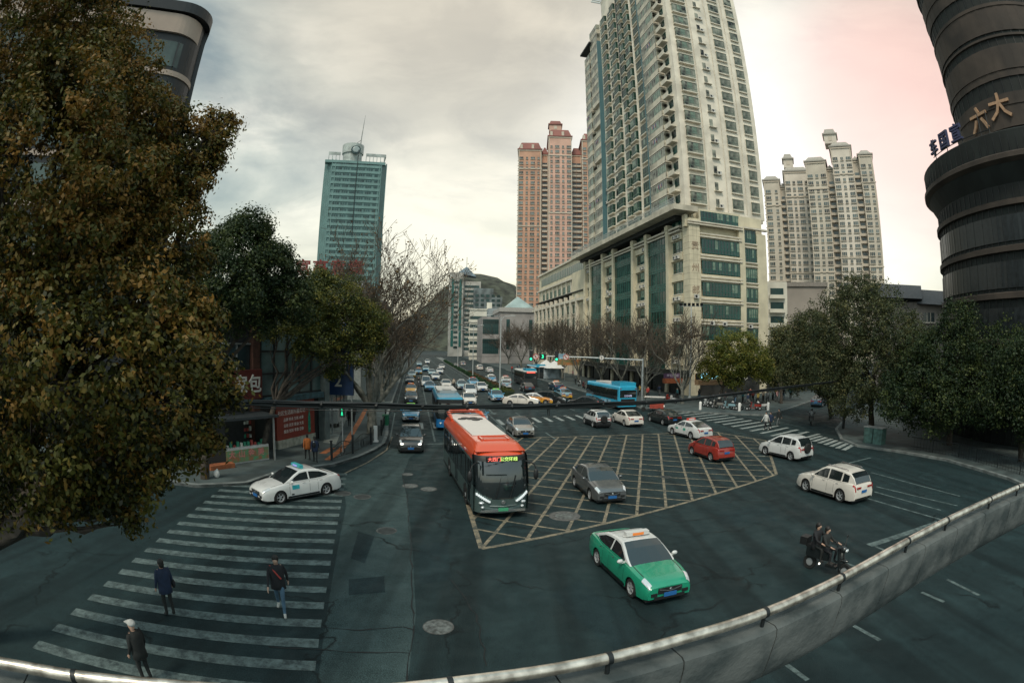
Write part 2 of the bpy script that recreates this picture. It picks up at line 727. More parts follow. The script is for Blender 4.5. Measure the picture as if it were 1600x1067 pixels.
EP = [(24.3, -40), (26.0, 0), (28.6, 14), (30.3, 20), (30.9, 26.9), (29.6, 31.5), (27.9, 35.2), (28.4, 38.2), (31.5, 43.5), (38, 50.5), (52, 63), (75, 84), (150, 152)]
kerbed(EP + [(200, 150), (200, -40)], 'pavement')
kerbline(EP[:-1])

mk = MB()      # white markings that the junction shares
ym = MB()


def line(mb, a, b, wid=.15, z=.006):
    a, b = Vector((a[0], a[1], z)), Vector((b[0], b[1], z))
    u = (b - a).normalized()
    s = Vector((-u.y, u.x, 0)) * wid / 2
    mb.quad([a - s, b - s, b + s, a + s])


def dashes(mb, a, b, wid=.15, on=4, off=6, z=.006):
    a, b = Vector((a[0], a[1], 0)), Vector((b[0], b[1], 0))
    L = (b - a).length
    u = (b - a) / L
    t = 0
    while t < L:
        line(mb, a + u * t, a + u * min(L, t + on), wid, z)
        t += on + off


# left crossing
cw = MB()
r0, r1 = Vector((-8.08, 23.95, 0)), Vector((-4.79, 11.26, 0))
step = (r1 - r0) / 12
l0, l1 = Vector((-14.85, 23.4, 0)), Vector((-12.7, 12.2, 0))
sdir = Vector((.966, .258, 0))
for i in range(-5, 15):
    c = r0 + step * i
    # where the stripe meets the crossing's left edge
    d = l1 - l0
    den = sdir.x * d.y - sdir.y * d.x
    t = ((l0.x - c.x) * d.y - (l0.y - c.y) * d.x) / den
    lft = c + sdir * t
    if i < -2:
        lft = c - sdir * (1.6 if i < -3 else 4)
    line(cw, lft, c, .45, .011)
struct('road_markings', cw, M_white)

# far right crossing
cw = MB()
for k in range(-3, 12):
    a = Vector((*P2(1189, 677), 0)).lerp(Vector((*P2(1080, 651.5), 0)), k / 8)
    b = Vector((*P2(1231, 668), 0)).lerp(Vector((*P2(1126, 646.5), 0)), k / 8)
    line(cw, a, b, .42, .008)
for k in range(7):
    a = Vector((*P2(1318, 703), 0)).lerp(Vector((*P2(1262, 687), 0)), k / 6)
    b = Vector((*P2(1333, 695), 0)).lerp(Vector((*P2(1284, 681), 0)), k / 6)
    line(cw, a, b, .42, .008)
# crossing over the main street
for k in range(17):
    a = Vector((-8.0, 47.0, 0)).lerp(Vector((11.5, 57.5, 0)), k / 16)
    line(cw, a, a + UY * 3.6, .4, .008)
struct('road_markings', cw, M_white2)

# yellow box
BX = [Vector(p) for p in ((-1.02, 18.99, 0), (16.4, 29.0, 0), (21.5, 40.5, 0), (18.5, 46.6, 0), (-2.2, 43.5, 0), (-4.1, 38.7, 0), (-2.2, 26, 0))]
for a, b in zip(BX, BX[1:] + BX[:1]):
    line(ym, a, b, .2, .007)


def clip(p, d):
    ts = []
    for a, b in zip(BX, BX[1:] + BX[:1]):
        e_ = b - a
        den = d.x * e_.y - d.y * e_.x
        if abs(den) < 1e-9:
            continue
        t = ((a.x - p.x) * e_.y - (a.y - p.y) * e_.x) / den
        s_ = ((a.x - p.x) * d.y - (a.y - p.y) * d.x) / den
        if 0 <= s_ <= 1:
            ts.append(t)
    return (min(ts), max(ts)) if len(ts) > 1 else None


gd = Vector((math.sin(R(14.5)), math.cos(R(14.5)), 0))
hd = Vector((.905, -.425, 0))
for k in range(-6, 12):
    p = Vector((-1.02, 18.99, 0)) + Vector((.865, .5, 0)) * (1.98 * k)
    c = clip(p, gd)
    if c and c[1] - c[0] > .3:
        line(ym, p + gd * c[0], p + gd * c[1], .15, .0075)
for k in range(0, 28):
    p = Vector((-1.47, 21.27, 0)) + Vector((0, 1, 0)) * (1.72 * k)
    c = clip(p, hd)
    if c and c[1] - c[0] > .3:
        line(ym, p + hd * c[0], p + hd * c[1], .13, .0083)
# yellow edge line by the left kerb
ln = [P2(535, 741), P2(575, 722), P2(604, 703), P2(613, 682)]
for a, b in zip(ln, ln[1:]):
    line(ym, a, b, .12)
struct('road_markings', ym, M_yel)

# main street lanes
line(mk, P2(620, 694), P2(790, 690.5), .35)
st = Vector((-5.9, 41.0, 0))
for k, (on, off) in enumerate([(300, 0), (4, 6), (4, 6), (4, 6)]):
    a = st + UX * (3.3 * k)
    dashes(mk, a, a + UY * 260, .15, 30 if k < 3 else 4, 0 if k == 0 else 3)
for k in (1, 2, 3):
    a = Vector((3.2, 62, 0)) + UX * (3.3 * k + 1.2)
    dashes(mk, a, a + UY * 240, .15, 4, 6)
line(mk, P2(607, 700), P2(618, 640), .12)
e0 = Vector((*P2(617, 645), 0))
line(mk, e0, e0 + UY * 200, .12)
# lane arrows near the stop line
for px, py in ((785, 672), (745, 668), (770, 645)):
    p = Vector((*P2(px, py), 0))
    line(mk, p, p + UY * 3.2, .18)
    mk.quad([tuple(p + UY * -1.4 + Vector((0, 0, .006))), tuple(p + UX * .5 + Vector((0, 0, .006))), tuple(p - UX * .5 + Vector((0, 0, .006)))])
# right-hand lanes towards the camera's side
for a, b in (((1350, 777), (1490, 817)), ((1366, 768), (1470, 797)), ((1369, 760), (1496, 790)), ((1361, 738), (1500, 775)), ((1366, 853), (1420, 874)), ((1310, 875), (1345, 888))):
    line(mk, P2(*a), P2(*b), .15)
line(mk, P2(1358, 852), P2(1467, 815), .4)
line(mk, P2(1248, 741), P2(1360, 715), .2)
line(mk, P2(1135, 646), P2(1260, 668), .15)
for px, py in ((1239, 672), (1252, 675), (1205, 662), (1190, 712)):
    line(mk, P2(px - 5, py), P2(px + 6, py + .5), .4)
# dashes under the near beam
for a, b in (((1225, 1035), (1262, 1062)), ((1440, 925), (1475, 940)), ((1330, 975), (1375, 1000)), ((1480, 905), (1530, 930))):
    line(mk, P2(*a), P2(*b), .15)
struct('road_markings', mk, M_white)

# orange bicycle sign painted inside the stop bay
g = MB()
p = Vector((*P2(1405, 858), 0))
for i in range(20):
    a, b = 2 * PI * i / 20, 2 * PI * (i + 1) / 20
    line(g, p + Vector((math.cos(a) * .38, math.sin(a) * .3, 0)), p + Vector((math.cos(b) * .38, math.sin(b) * .3, 0)), .13)
p = Vector((*P2(1392, 865), 0))
for i in range(20):
    a, b = 2 * PI * i / 20, 2 * PI * (i + 1) / 20
    line(g, p + Vector((math.cos(a) * .42, math.sin(a) * .16, 0)), p + Vector((math.cos(b) * .42, math.sin(b) * .16, 0)), .14, .0075)
struct('road_markings', g, M_yel)

# tactile strip on the left pavement
g = MB()
tp = [P2(512, 722), P2(530, 708), P2(540, 697), P2(548, 683), P2(562, 660), P2(572, 640), P2(580, 622)]
for a, b in zip(tp, tp[1:]):
    line(g, a, b, .45, .156)
a = P2(486, 722)
line(g, P2(504, 712), P2(520, 703), .5, .158)
struct('tactile_paving', g, M_tact)
# big pale paving apron behind the post
g = MB()
g.quad([(x, y, .154) for x, y in (P2(505, 694), P2(525, 697), P2(548, 640), P2(520, 640))])
struct('pavement', g, mat('pale_paving', (.2, .22, .2), .8, var=.2, scale=1.5))

# manhole covers
M_man = mat('manhole_iron', (.13, .145, .14), .55, .2, var=.3, scale=6)
M_manr = mat('manhole_ring', (.10, .10, .095), .85, var=.25, scale=6)


def manhole(px, py, r, ring, label, dark=False):
    t = thing('manhole_cover', label, 'manhole cover', gp(px, py))
    md = MB().lathe([(0, .012), (r, .012), (r, 0)], 36)
    for i in range(7):
        x = -r * .7 + i * r * .233
        hh = math.sqrt(max(0, (r * .82) ** 2 - x * x))
        md.box(x - .018, x + .018, -hh, hh, .012, .018)
    md.build('lid', mat('dark_manhole_iron', (.035, .042, .042), .7, var=.2) if dark else M_man, t)
    MB().lathe([(r + .005, .01), (r + ring, .011), (r + ring, 0)], 40).build('ring', M_manr, t)


manhole(685, 979, .40, .03, 'large round manhole cover nearest the bottom of the picture', False)
manhole(882, 806, .42, .30, 'pale round manhole cover with a wide ring in the yellow box junction')
manhole(604, 829, .38, .05, 'dark worn manhole cover on the paler asphalt', True)
manhole(641, 759, .38, .06, 'left one of two light manhole covers left of the bus')
manhole(670, 764, .38, .06, 'right one of two light manhole covers left of the bus')
manhole(637, 741, .28, .05, 'small manhole cover just behind the pair left of the bus')
manhole(535, 771, .40, .05, 'round manhole cover right behind the white taxi by the crossing', True)
manhole(566, 776, .40, .05, 'dark manhole cover second to the right of the white taxi by the crossing', True)
manhole(1040, 745, .3, .04, 'small faint manhole cover in the middle of the yellow box junction', True)
# ------------------------------------------------------------------ buildings
M_cream = mat('cream_stone', (.62, .56, .41), .75, var=.07, scale=.6, bump=.15, bscale=6)
M_cream2 = mat('cream_trim', (.62, .57, .47), .7, var=.08, scale=1)
M_creamL = mat('cream_render', (.74, .68, .57), .75, var=.1, scale=.4)
M_green = mat('green_glass', (.006, .040, .030), .1, var=.35, scale=.45, spec=.75)
M_green2 = mat('green_glass_bay', (.010, .045, .035), .2, var=.5, scale=.35, spec=.4)
M_tfr = mat('tower_mullion', (.12, .17, .13), .5, var=0)
M_curt = mat('curtained_glass', (.16, .23, .17), .2, var=.25, scale=1.3, spec=.6)
M_gframe = mat('green_mullion', (.022, .11, .09), .4, var=0)
M_dk = mat('dark_parts_and_shade', (.03, .035, .035), .8, var=.2)  # dark slabs and awnings; also shade painted under the terrace slab
M_bluep = mat('teal_pipe', (.06, .14, .16), .5, var=0)
M_ac = mat('ac_casing', (.55, .54, .50), .5, var=.1)
M_grey = mat('grey_concrete', (.26, .27, .26), .8, var=.15, scale=.5)
M_win = mat('window_glass', (.03, .05, .055), .12, var=.3, scale=.3, spec=.7)


def ac_unit():
    a, b = MB(), MB()
    a.box(-.42, .42, -.34, -.02, 0, .6)
    b.lathe([(.22, -.345), (.22, -.355), (0, -.355)], 12, (-.12, 0, .3), 'y')
    a.add(b, None, 1)
    a.box(-.45, -.40, -.3, 0, -.06, 0, 1)
    a.box(.40, .45, -.3, 0, -.06, 0, 1)
    return a


def window_t(w, h, cols=3, low=.28, frame=.06, curtain=None, sill=True):
    """a wide window: glass, mullions, sill; faces -y, from z = 0 up. slots: glass, frame, sill, curtain"""
    m = MB()
    m.box(-w / 2, w / 2, -.05, .02, 0, h, 0)
    for i in range(cols + 1):
        x = -w / 2 + w * i / cols
        m.box(x - frame / 2, x + frame / 2, -.10, -.045, 0, h, 1)
    for z in (0, h * low, h - frame):
        m.box(-w / 2, w / 2, -.09, -.04, z, z + frame, 1)
    if curtain:
        for i in curtain:
            x = -w / 2 + w * i / cols
            m.box(x + .08, x + w / cols - .06, -.062, -.048, h * low + .08, h - .08, 3)
    if sill:
        m.box(-w / 2 - .12, w / 2 + .12, -.28, .0, -.14, -.002, 2)
    return m


WM = [M_green, M_gframe, M_cream2, M_curt]

# ---- the big block: podium, and the tower that stands on it
PB = thing('office_block', 'cream stone office block with green glass and tall piers below the high tower', 'building', (28.0, 80.3, 0), TH)
mb = MB()
mb.box(.35, 16.3, .9, 66, 0, 27.6)              # core
mb.box(0, 2.05, 0, 2.2, 0, 28.6)               # corner pier, face with characters
mb.box(2.05, 10.6, .1, 1, 28.1, 30.4)
mb.box(2.05, 10.6, .1, 1, 3.2, 8.9)
for z0, z1 in ((11.2, 12.4), (14.7, 16.0), (18.3, 19.6), (21.8, 22.95), (25.45, 26.4)):
    mb.box(2.05, 10.4, .12, 1, z0, z1)
mb.box(10.05, 11.2, -.05, 1, 0, 29.6)
mb.box(14.3, 16.4, .5, 1.6, 0, 27.6)
mb.box(11.2, 14.3, .8, 1.6, 0, 5)
for z0 in (8.6, 12.0, 15.4, 18.8, 22.3, 25.6):
    mb.box(11.2, 14.3, .72, 1.6, z0 - .9, z0 + .1)
mb.box(1, 16.4, 1.6, 12, 27.6, 30.6)
# street side walls between the piers, with spandrels
A_P = [(0.0, 2.6, 28.6), (6.6, 7.6, 28.6), (15.4, 16.4, 28.7), (21.9, 22.9, 28.7), (32.5, 33.5, 28.8), (39.2, 40.2, 28.8), (48.0, 48.9, 28.8), (52.0, 53.2, 28.8)]
for a, b, z in A_P[1:]:
    mb.box(-.55, .4, a, b, 0, z)
    mb.box(-.62, .4, a - .12, b + .12, z - .9, z - .1)
mb.box(-.55, 0, .3, 1.3, 27.2, 29.2)
mb.build('wall', M_cream, PB)
mb = MB()
# stone joints on the corner pier
for k in range(26):
    z = 2.6 + k * 1.0
    mb.box(-.004, 2.054, -.004, 0, z, z + .035)
    mb.box(-.004, 0, 0, 2.2, z, z + .035)
for x in (.7, 1.4):
    mb.box(x, x + .03, -.004, 0, .5, 28)
mb.build('stone_joints', mat('joint_line', (.22, .19, .13), .9, var=0), PB)
mb = MB()
for z in (28.0, 27.6):
    mb.box(-.3, 10.8, -.28, .1, z - (.0 if z == 28 else .0), z + .22)
for z in (24.95 + .55, 21.9, 18.4, 14.85, 11.35):
    mb.box(2.0, 10.5, -.22, .12, z + .12, z + .36)
    mb.box(2.0, 10.5, -.12, .12, z + .62, z + .84)
for z in (8.4, 11.8, 15.2, 18.6, 22.1, 25.4):
    mb.box(11.15, 14.35, .42, .75, z + .1, z + .3)
    mb.box(11.15, 14.35, .5, .75, z - .5, z - .3)
mb.box(10.0, 16.8, .2, 1.0, 28.2, 28.5)
mb.box(-.45, .3, 2.6, 53, 26.9, 27.15)
mb.box(-.45, .3, 2.6, 53, 27.5, 27.8)
mb.build('cornice', M_cream2, PB)
# characters on the corner pier
for i, ch in enumerate('贵州邮'):
    text_mb(ch, 1.5, .04).build('letter', mat('faded_letters', (.33, .24, .17), .8, var=.2), PB, (1.05, -.03, 24.0 - i * 3.6))
# long windows of the short side
fw = [(6.25, .1, z, 0) for z in (9.1, 12.5, 16.1, 19.7, 23.05, 26.5, 28.3)]
for i, (x, y, z, rz) in enumerate(fw):
    hh = (2.05, 2.15, 2.15, 2.05, 2.35, 0, 1.75)[i]
    if hh:
        window_t(7.7, hh, 12, .3, .07, [(0, 1, 6), (2, 7), (1, 9, 10), (3, 5, 8, 10), (4, 9, 11), (), (5, 6, 8, 10, 11)][i], sill=False).build('window', WM, PB, (x, y, z))
for i, z in enumerate((8.8, 12.2, 15.6, 19.0, 22.5, 25.8)):
    window_t(3.0, 2.3, 6, .3, .07, [(1, 4), (2, 3, 4, 5), (0, 1, 3, 5), (1, 2, 3, 4, 5), (4,), (2, 3)][i], sill=False).build('window', WM, PB, (12.75, .78, z))
# street side: glass curtain bays and narrow window bays
for (a, b, wide) in ((2.6, 6.6, 0), (7.6, 15.4, 1), (16.4, 21.9, 0), (22.9, 32.5, 1), (33.5, 39.2, 0), (40.2, 48.0, 1), (48.9, 52.0, 0)):
    cw_ = b - a
    if wide:
        m = MB()
        m.box(-.12, .3, a, b, 4.2, 26.9, 0)
        n = int(cw_ / 1.05)
        for k in range(n + 1):
            y = a + cw_ * k / n
            m.box(-.17, -.11, y - .03, y + .03, 4.2, 26.9, 1)
        for z in np.arange(4.4, 27, 3.45):
            for dz in (-.75, -.35, .45):
                m.box(-.19, -.1, a, b, z + dz, z + dz + .1, 1)
            m.box(-.15, -.115, a, b, z - .7, z + .45, 2)
        m.build('curtain_wall', [M_green, M_gframe, mat('green_spandrel', (.007, .07, .055), .25, var=.3)], PB)
    else:
        tw = window_t(cw_ - .9, 1.9, 3, .3, .07, (1,), sill=True)
        me = tw.mesh('window', WM)
        sp = MB()
        for z in np.arange(6.2, 27, 3.45):
            link('window', me, PB, (.34, (a + b) / 2, z), -PI / 2)
            sp.box(-.02, .36, a, b, z - 1.35, z - .25)
        sp.split('spandrel', M_cream, PB)
        act = ac_unit().mesh('ac_unit', [M_ac, M_black])
        for z in np.arange(6.2, 27, 3.45):
            for k in range(random.choice((0, 1, 2, 2, 3))):
                link('ac_unit', act, PB, (-.03, a + .9 + k * 1.3 + random.random() * .3, z - 1.1 + random.choice((0, .7)) * (k == 2)), -PI / 2)
# lower far wing with set-back storey
mb = MB()
mb.box(.35, 16, 53.2, 112, 0, 19.8)
mb.box(5, 16, 52, 124, 19.8, 34.0)
mb.build('wing_wall', M_cream, PB)
mb = MB()
for k in range(10):
    y = 60 + k * 5.3
    mb.box(-.5, .4, y - .45, y + .45, 0, 21.3)
for k in range(12):
    y = 60 + k * 5.3
    mb.box(4.6, 5.1, y - .35, y + .35, 21.5, 28)
mb.box(4.3, 5.2, 52, 124.2, 27.7, 28.3)
mb.box(4.4, 16.3, 51.8, 124.3, 33.6, 34.2)
mb.box(-.4, .5, 53.2, 112, 19.5, 20.2)
mb.split('wing_pier', M_cream2, PB)
wt = window_t(4.2, 2.3, 5, .3, .07, (1, 3), sill=True).mesh('window', WM)
for k in range(9):
    for z in (16.4, 12.9, 9.4, 5.9):
        link('window', wt, PB, (.34, 62.65 + k * 5.3, z), -PI / 2)
for k in range(11):
    link('window', wt, PB, (5.0, 62.65 + k * 5.3, 24.0), -PI / 2)
m = MB().box(4.93, 5.05, 66, 120, 29.6, 32.2)
for k in range(28):
    m.box(4.88, 4.94, 66 + k * 2 - .04, 66 + k * 2 + .04, 29.6, 32.2, 1)
m.build('ribbon_window', [M_green, M_gframe], PB)
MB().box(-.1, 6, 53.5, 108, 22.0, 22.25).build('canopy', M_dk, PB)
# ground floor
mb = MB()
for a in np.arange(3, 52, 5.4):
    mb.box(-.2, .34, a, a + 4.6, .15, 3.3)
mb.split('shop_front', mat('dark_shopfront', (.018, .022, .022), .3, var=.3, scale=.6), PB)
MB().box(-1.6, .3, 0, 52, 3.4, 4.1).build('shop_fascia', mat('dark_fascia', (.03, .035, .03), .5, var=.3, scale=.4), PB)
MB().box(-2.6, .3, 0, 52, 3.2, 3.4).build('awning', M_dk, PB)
MB().box(2.1, 14.2, -.25, .1, .15, 3.4).build('shop_front', mat('dark_shopfront2', (.03, .03, .028), .4, var=.3, scale=.6), PB)
mb = MB()
mb.box(.4, .55, -.9, -.5, .3, 3.6)
ac2 = ac_unit().mesh('ac_unit', [M_ac, M_black])
for x, z in ((4.0, 11.35), (6.5, 11.3), (12.4, 11.1), (1.0, 15.5)):
    link('ac_unit', ac2, PB, (x, -.12 if x < 10 else .55, z + .05))

# ---- tower on the slab
TW = thing('apartment_tower', 'tall cream apartment tower with green bay windows and stacked balconies rising over the office block', 'building', (28.0, 80.3, 27.65), TH)
Z0 = -27.65
TZ0, FH = 31.2, 3.05
NF = 20
mb = MB()
mb.box(.6, 17.6, 2.0, 44, 30.6 + Z0, 92 + Z0)
mb.box(.8, 17, 44, 50.5, 30.6 + Z0, 88 + Z0)
mb.box(1, 16, 12, 38, 92 + Z0, 99 + Z0)
mb.box(6, 12, 2.2, 10, 92 + Z0, 101 + Z0)
mb.build('wall', M_creamL, TW)
mb = MB()
mb.box(-3.0, 1.5, -.6, 56, 29.6 + Z0, 30.5 + Z0)
mb.box(-2.6, 17, 1.7, 56, 29.9 + Z0, 30.6 + Z0)
mb.build('terrace_slab', mat('terrace_slab', (.5, .46, .37), .8, var=.12, scale=.5), TW)
MB().box(-.9, 14, 3, 55, 28.85 + Z0, 29.59 + Z0).build('slab_shade_block', M_dk, TW)  # block under the terrace; its dark colour is the overhang's shade
mb = MB()
for z in (31.5, 31.0):
    mb.box(-2.93, -2.87, -.5, 56, z + Z0, z + .06 + Z0)
for k in range(180):
    y = -.5 + k * .314
    mb.box(-2.92, -2.88, y, y + .04, 30.5 + Z0, 31.5 + Z0)
mb.build('railing', M_metal, TW)
MB().box(-1.0, 17, 43.5, 51.5, 87.9 + Z0, 88.4 + Z0).build('roof_slab', M_dk, TW)
mb = MB()
for k in range(7):
    mb.box(-1.5, 3.5, 33 + k * .9, 33.25 + k * .9, 98.9 + Z0, 99.3 + Z0)
mb.build('pergola', mat('pergola_white', (.55, .6, .6), .6, var=0), TW)


def bay(w, d, h=1.95, cols=3, curtain=()):
    """box bay window standing proud of the wall"""
    m = MB()
    m.box(-w / 2, w / 2, -d, 0, 0, h, 0)
    for i in range(cols + 1):
        x = -w / 2 + w * i / cols
        m.box(x - .035, x + .035, -d - .03, -d + .02, 0, h, 1)
    for z in (0, h * .3, h - .06):
        m.box(-w / 2 - .02, w / 2 + .02, -d - .025, 0, z, z + .07, 1)
    for i in curtain:
        x = -w / 2 + w * i / cols
        m.box(x + .06, x + w / cols - .06, -d - .012, -d + .01, h * .34, h - .1, 3)
    m.box(-w / 2 - .12, w / 2 + .12, -d - .12, 0, -.22, -.005, 2)
    m.box(-w / 2 - .1, w / 2 + .1, -d - .08, 0, h + .005, h + .14, 2)
    return m


def balcony(w, d, open_=False):
    m = MB()
    m.box(-w / 2, w / 2, -d, 0, -.22, 0, 2)
    m.box(-w / 2, w / 2, -d, -d + .08, 0, .95, 4)
    m.box(-w / 2, -w / 2 + .08, -d, 0, 0, .95, 4)
    m.box(w / 2 - .08, w / 2, -d, 0, 0, .95, 4)
    if open_:
        m.box(-w / 2 + .3, w / 2 - .3, -.12, -.02, .1, 2.3, 5)
        n = int(w / .6)
        for i in range(n + 1):
            x = -w / 2 + .05 + (w - .1) * i / n
            m.box(x - .02, x + .02, -d - .02, -d, 0, 1.05, 1)
    else:
        n = max(2, int(w / .75))
        m.box(-w / 2 + .02, w / 2 - .02, -d + .01, 0, .95, 2.5, 0)
        for i in range(n + 1):
            x = -w / 2 + w * i / n
            m.box(x - .03, x + .03, -d - .02, -d + .03, .9, 2.55, 6)
        for i in range(n):
            if random.random() < .4:
                x = -w / 2 + w * i / n
                m.box(x + .05, x + w / n - .05, -d - .005, -d + .02, 1.05, 2.42, 3)
        m.box(-w / 2, w / 2, -d - .02, 0, 2.5, 2.6, 6)
    return m


M_bal = mat('balcony_front', (.50, .46, .37), .7, var=.2, scale=.5)
M_balg = mat('pale_window', (.20, .21, .17), .3, var=.5, scale=.7, spec=.4)
M_alu = mat('aluminium', (.42, .42, .37), .5, .1, var=0)
BM = [M_green2, M_tfr, M_cream2, M_curt, M_bal, M_dk, M_alu]
BM2 = [M_balg, M_tfr, M_cream2, M_curt, M_bal, M_dk, M_alu]
colsA = [('bay_window', lambda: bay(2.5, .55, 1.95, 3, random.choice(((), (1,), (0, 2)))), 26.9 + 2, .6),
         ('bay_window', lambda: bay(1.9, .6, 1.95, 2, random.choice(((), (0,)))), 24.2, .6),
         ('bay_window', lambda: bay(2.6, .7, 1.95, 3, random.choice(((), (2,), (0, 1)))), 20.6, .6),
         ('bay_window', lambda: bay(2.6, .5, 1.95, 3, random.choice(((), (1,)))), 16.0, .6),
         ('bay_window', lambda: bay(3.2, .6, 1.95, 3, random.choice(((), (0,)))), 35.3, .6),
         ('balcony', lambda: balcony(6.6, 1.2), 9.4, .6),
         ('balcony', lambda: balcony(5.6, 1.1, random.random() < .3), 42.0, .8),
         ('balcony', lambda: balcony(4.0, 1.1), 47.8, .8)]
for nm, fn, yc, xw in colsA:
    vs = [fn() for _ in range(5)]
    mats = BM if nm == 'bay_window' else BM2
    mes = [v.mesh(nm, mats) for v in vs]
    rest = MB()
    for k in range(NF):
        z = TZ0 + k * FH + Z0
        if yc > 44 and k > 17:
            continue
        i = random.randrange(5)
        if k < 12:
            link(nm, mes[i], TW, (xw, yc, z), -PI / 2)
        else:
            rest.add(vs[i], Matrix.Translation((xw, yc, z)) @ Matrix.Rotation(-PI / 2, 4, 'Z'))
    o = rest.build(nm + '_rows', mats, TW)
    o['kind'] = 'stuff'
mb = MB()
for k in range(NF):
    z = TZ0 + k * FH + Z0
    mb.box(-.5, .62, 3.3, 5.6, z - .25, z + .0, 0)      # ledges at the corner
    mb.box(-.5, -.45, 3.3, 5.6, z, z + .7, 0)
    mb.box(.3, .62, 29.8, 33.2, z - .2, z + .05, 0)
    mb.box(.55, .61, 30.4, 32.8, z + .5, z + 2.0, 1)
    mb.box(.52, .61, 3.6, 5.2, z + .9, z + 2.3, 1)
mb.split('ledge', [M_cream2, M_green2], TW)
mb = MB()
for y in (13.1, 39.0):
    mb.box(-.45 if y > 30 else -.6, .6, y - .15, y + .15, TZ0 + Z0, (92 if y < 30 else 86) + Z0)
mb.build('teal_pier', M_bluep, TW)
MB().box(.3, .62, 25.5, 26.7, 62 + Z0, 92.05 + Z0).box(.1, .62, 17.9, 18.5, TZ0 + Z0, 92.1 + Z0, 1).build('recess_shade_strip', [M_dk, M_creamL], TW)  # dark strip stands proud of the wall, a recess's shade as colour
# short side columns
for x, mk_ in ((3.2, lambda: bay(2.9, .5, 1.9, 3, (1,))), (11.6, lambda: bay(2.2, .22, 1.8, 2, ())), (15.6, lambda: bay(1.7, .22, 1.8, 2, ()))):
    v = mk_()
    me = v.mesh('bay_window', BM2)
    rest = MB()
    for k in range(NF):
        z = TZ0 + .6 + k * FH + Z0
        if k < 12:
            link('bay_window', me, TW, (x, 2.0, z))
        else:
            rest.add(v, Matrix.Translation((x, 2.0, z)))
    o = rest.build('bay_window_rows', BM2, TW)
    o['kind'] = 'stuff'
acm = MB()
for k in range(NF):
    z = TZ0 + .6 + k * FH + Z0
    acm.box(6.9, 7.6, 1.95, 2.02, z, z + 1.4, 1)
    acm.box(6.7, 8.3, 1.5, 2.0, z - .3, z - .2, 0)
acm.split('service_ledge', [M_cream2, M_balg], TW)
act = ac_unit().mesh('ac_unit', [M_ac, M_black])
for k in range(14):
    if random.random() < .75:
        link('ac_unit', act, TW, (7.9, 1.95, TZ0 + .45 + k * FH + Z0))
    if random.random() < .8:
        link('ac_unit', act, TW, (-.1, 4.2 + random.random(), TZ0 + .02 + k * FH + Z0), -PI / 2)
for k in range(16):
    for y_ in (22.4, 18.1, 26.0, 32.9, 38.2):
        if random.random() < .38:
            link('ac_unit', act, TW, (.55, y_ + random.uniform(-.3, .3), TZ0 + .1 + k * FH + Z0), -PI / 2)
lm_ = MB()
for i in range(7):
    lm_.box(-.9 + i * .27, -.72 + i * .27, -.02, .02, -.55 - (i * 7 % 3) * .12, 0, i % 4)
lmats = [mat('laundry_white', (.5, .5, .48), .8, var=0), mat('laundry_red', (.3, .08, .07), .8, var=0), mat('laundry_blue', (.08, .14, .28), .8, var=0), mat('laundry_grey', (.2, .2, .2), .8, var=0)]
lme = lm_.mesh('laundry', lmats)
for k in range(12):
    for y_, x_ in ((9.4, -.62), (42.0, -.35), (47.8, -.35)):
        if random.random() < .4:
            link('laundry', lme, TW, (x_, y_ + random.uniform(-1.4, 1.4), TZ0 + 2.35 + k * FH + Z0), -PI / 2)
mb = MB()
for x in (5.4, 9.4, 13.6):
    mb.tube([(x, 1.93, TZ0 + Z0), (x, 1.93, 92 + Z0)], .06, 5)
mb.build('drain_pipe', M_cream2, TW)


# ---- generic slab and tower blocks
def block(name, label, loc, rz, size, wall, wins, roofs=(), group=None, cat='building', trims=()):
    """size (x, y, z); wins: list of (face, template, mats, (a0, a1, n), (z0, dz, nz)); face '-y' or '-x' or '+x'"""
    t = thing(name, label, cat, loc, rz, group)
    sx, sy, sz = size
    MB().box(0, sx, 0, sy, 0, sz).build('wall', wall, t)
    by = {}
    for face, tm, mats, (a0, a1, n), (z0, dz, nz) in wins:
        sp = by.setdefault(id(tm), (tm, mats, []))[2]
        for i in range(n):
            a = a0 + (a1 - a0) * (i + .5) / n
            for k in range(nz):
                z = z0 + dz * k
                if face == '-y':
                    sp.append((a, 0, z, 0))
                elif face == '-x':
                    sp.append((0, a, z, -PI / 2))
                else:
                    sp.append((sx, a, z, PI / 2))
    tot = sum(len(v[2]) for v in by.values())
    for tm, mats, sp in by.values():
        repeat(t, 'window', tm, mats, sp, cap=max(4, int(96 * len(sp) / max(96, tot))))
    return t


def polar(az, dist, z=0):
    return (math.sin(R(az)) * dist, math.cos(R(az)) * dist, z)


# teal office tower on the left
M_teal = mat('teal_tiles', (.10, .19, .185), .6, var=.08, scale=.2)
M_teal2 = mat('teal_strip', (.14, .25, .24), .5, var=.08, scale=.3)
M_tealg = mat('dark_teal_glass', (.03, .07, .07), .2, var=.3, scale=.3)
D = 270
p = Vector(polar(-20.6, D))
t = thing('office_tower', 'lone teal tiled office tower with rows of dark windows and a mast on its roof', 'building', p, R(19))
t.scale = (1.14, 1.1, 1.015)
wd, dp, ht = 25.5, 25, 103
MB().prism([(-3.5, 6), (0, 0), (wd - 2.2, 0), (wd, 2.5), (wd + .4, dp), (-3.5, dp)], 0, ht - 3).build('wall', M_teal, t)
m = MB()
for x in (-3.5, -2.6, -1.7, -.8):
    yy = (x + 3.5) / 3.5
    m.box(x, x + .25, 6 - 6 * yy - .35, 6 - 6 * yy + .5, 0, ht - 2)
for x in (0, 1.6, wd - 3.2, wd - 2.4):
    m.box(x, x + .3, -.35, .2, 0, ht - 2)
for k in range(31):
    z = 4 + k * 3.15
    m.box(.3, wd - 2.5, -.3, .1, z - 1.5, z - .15)
m.box(-3.4, wd - .5, -.5, 3, ht - 4, ht - 2.6)
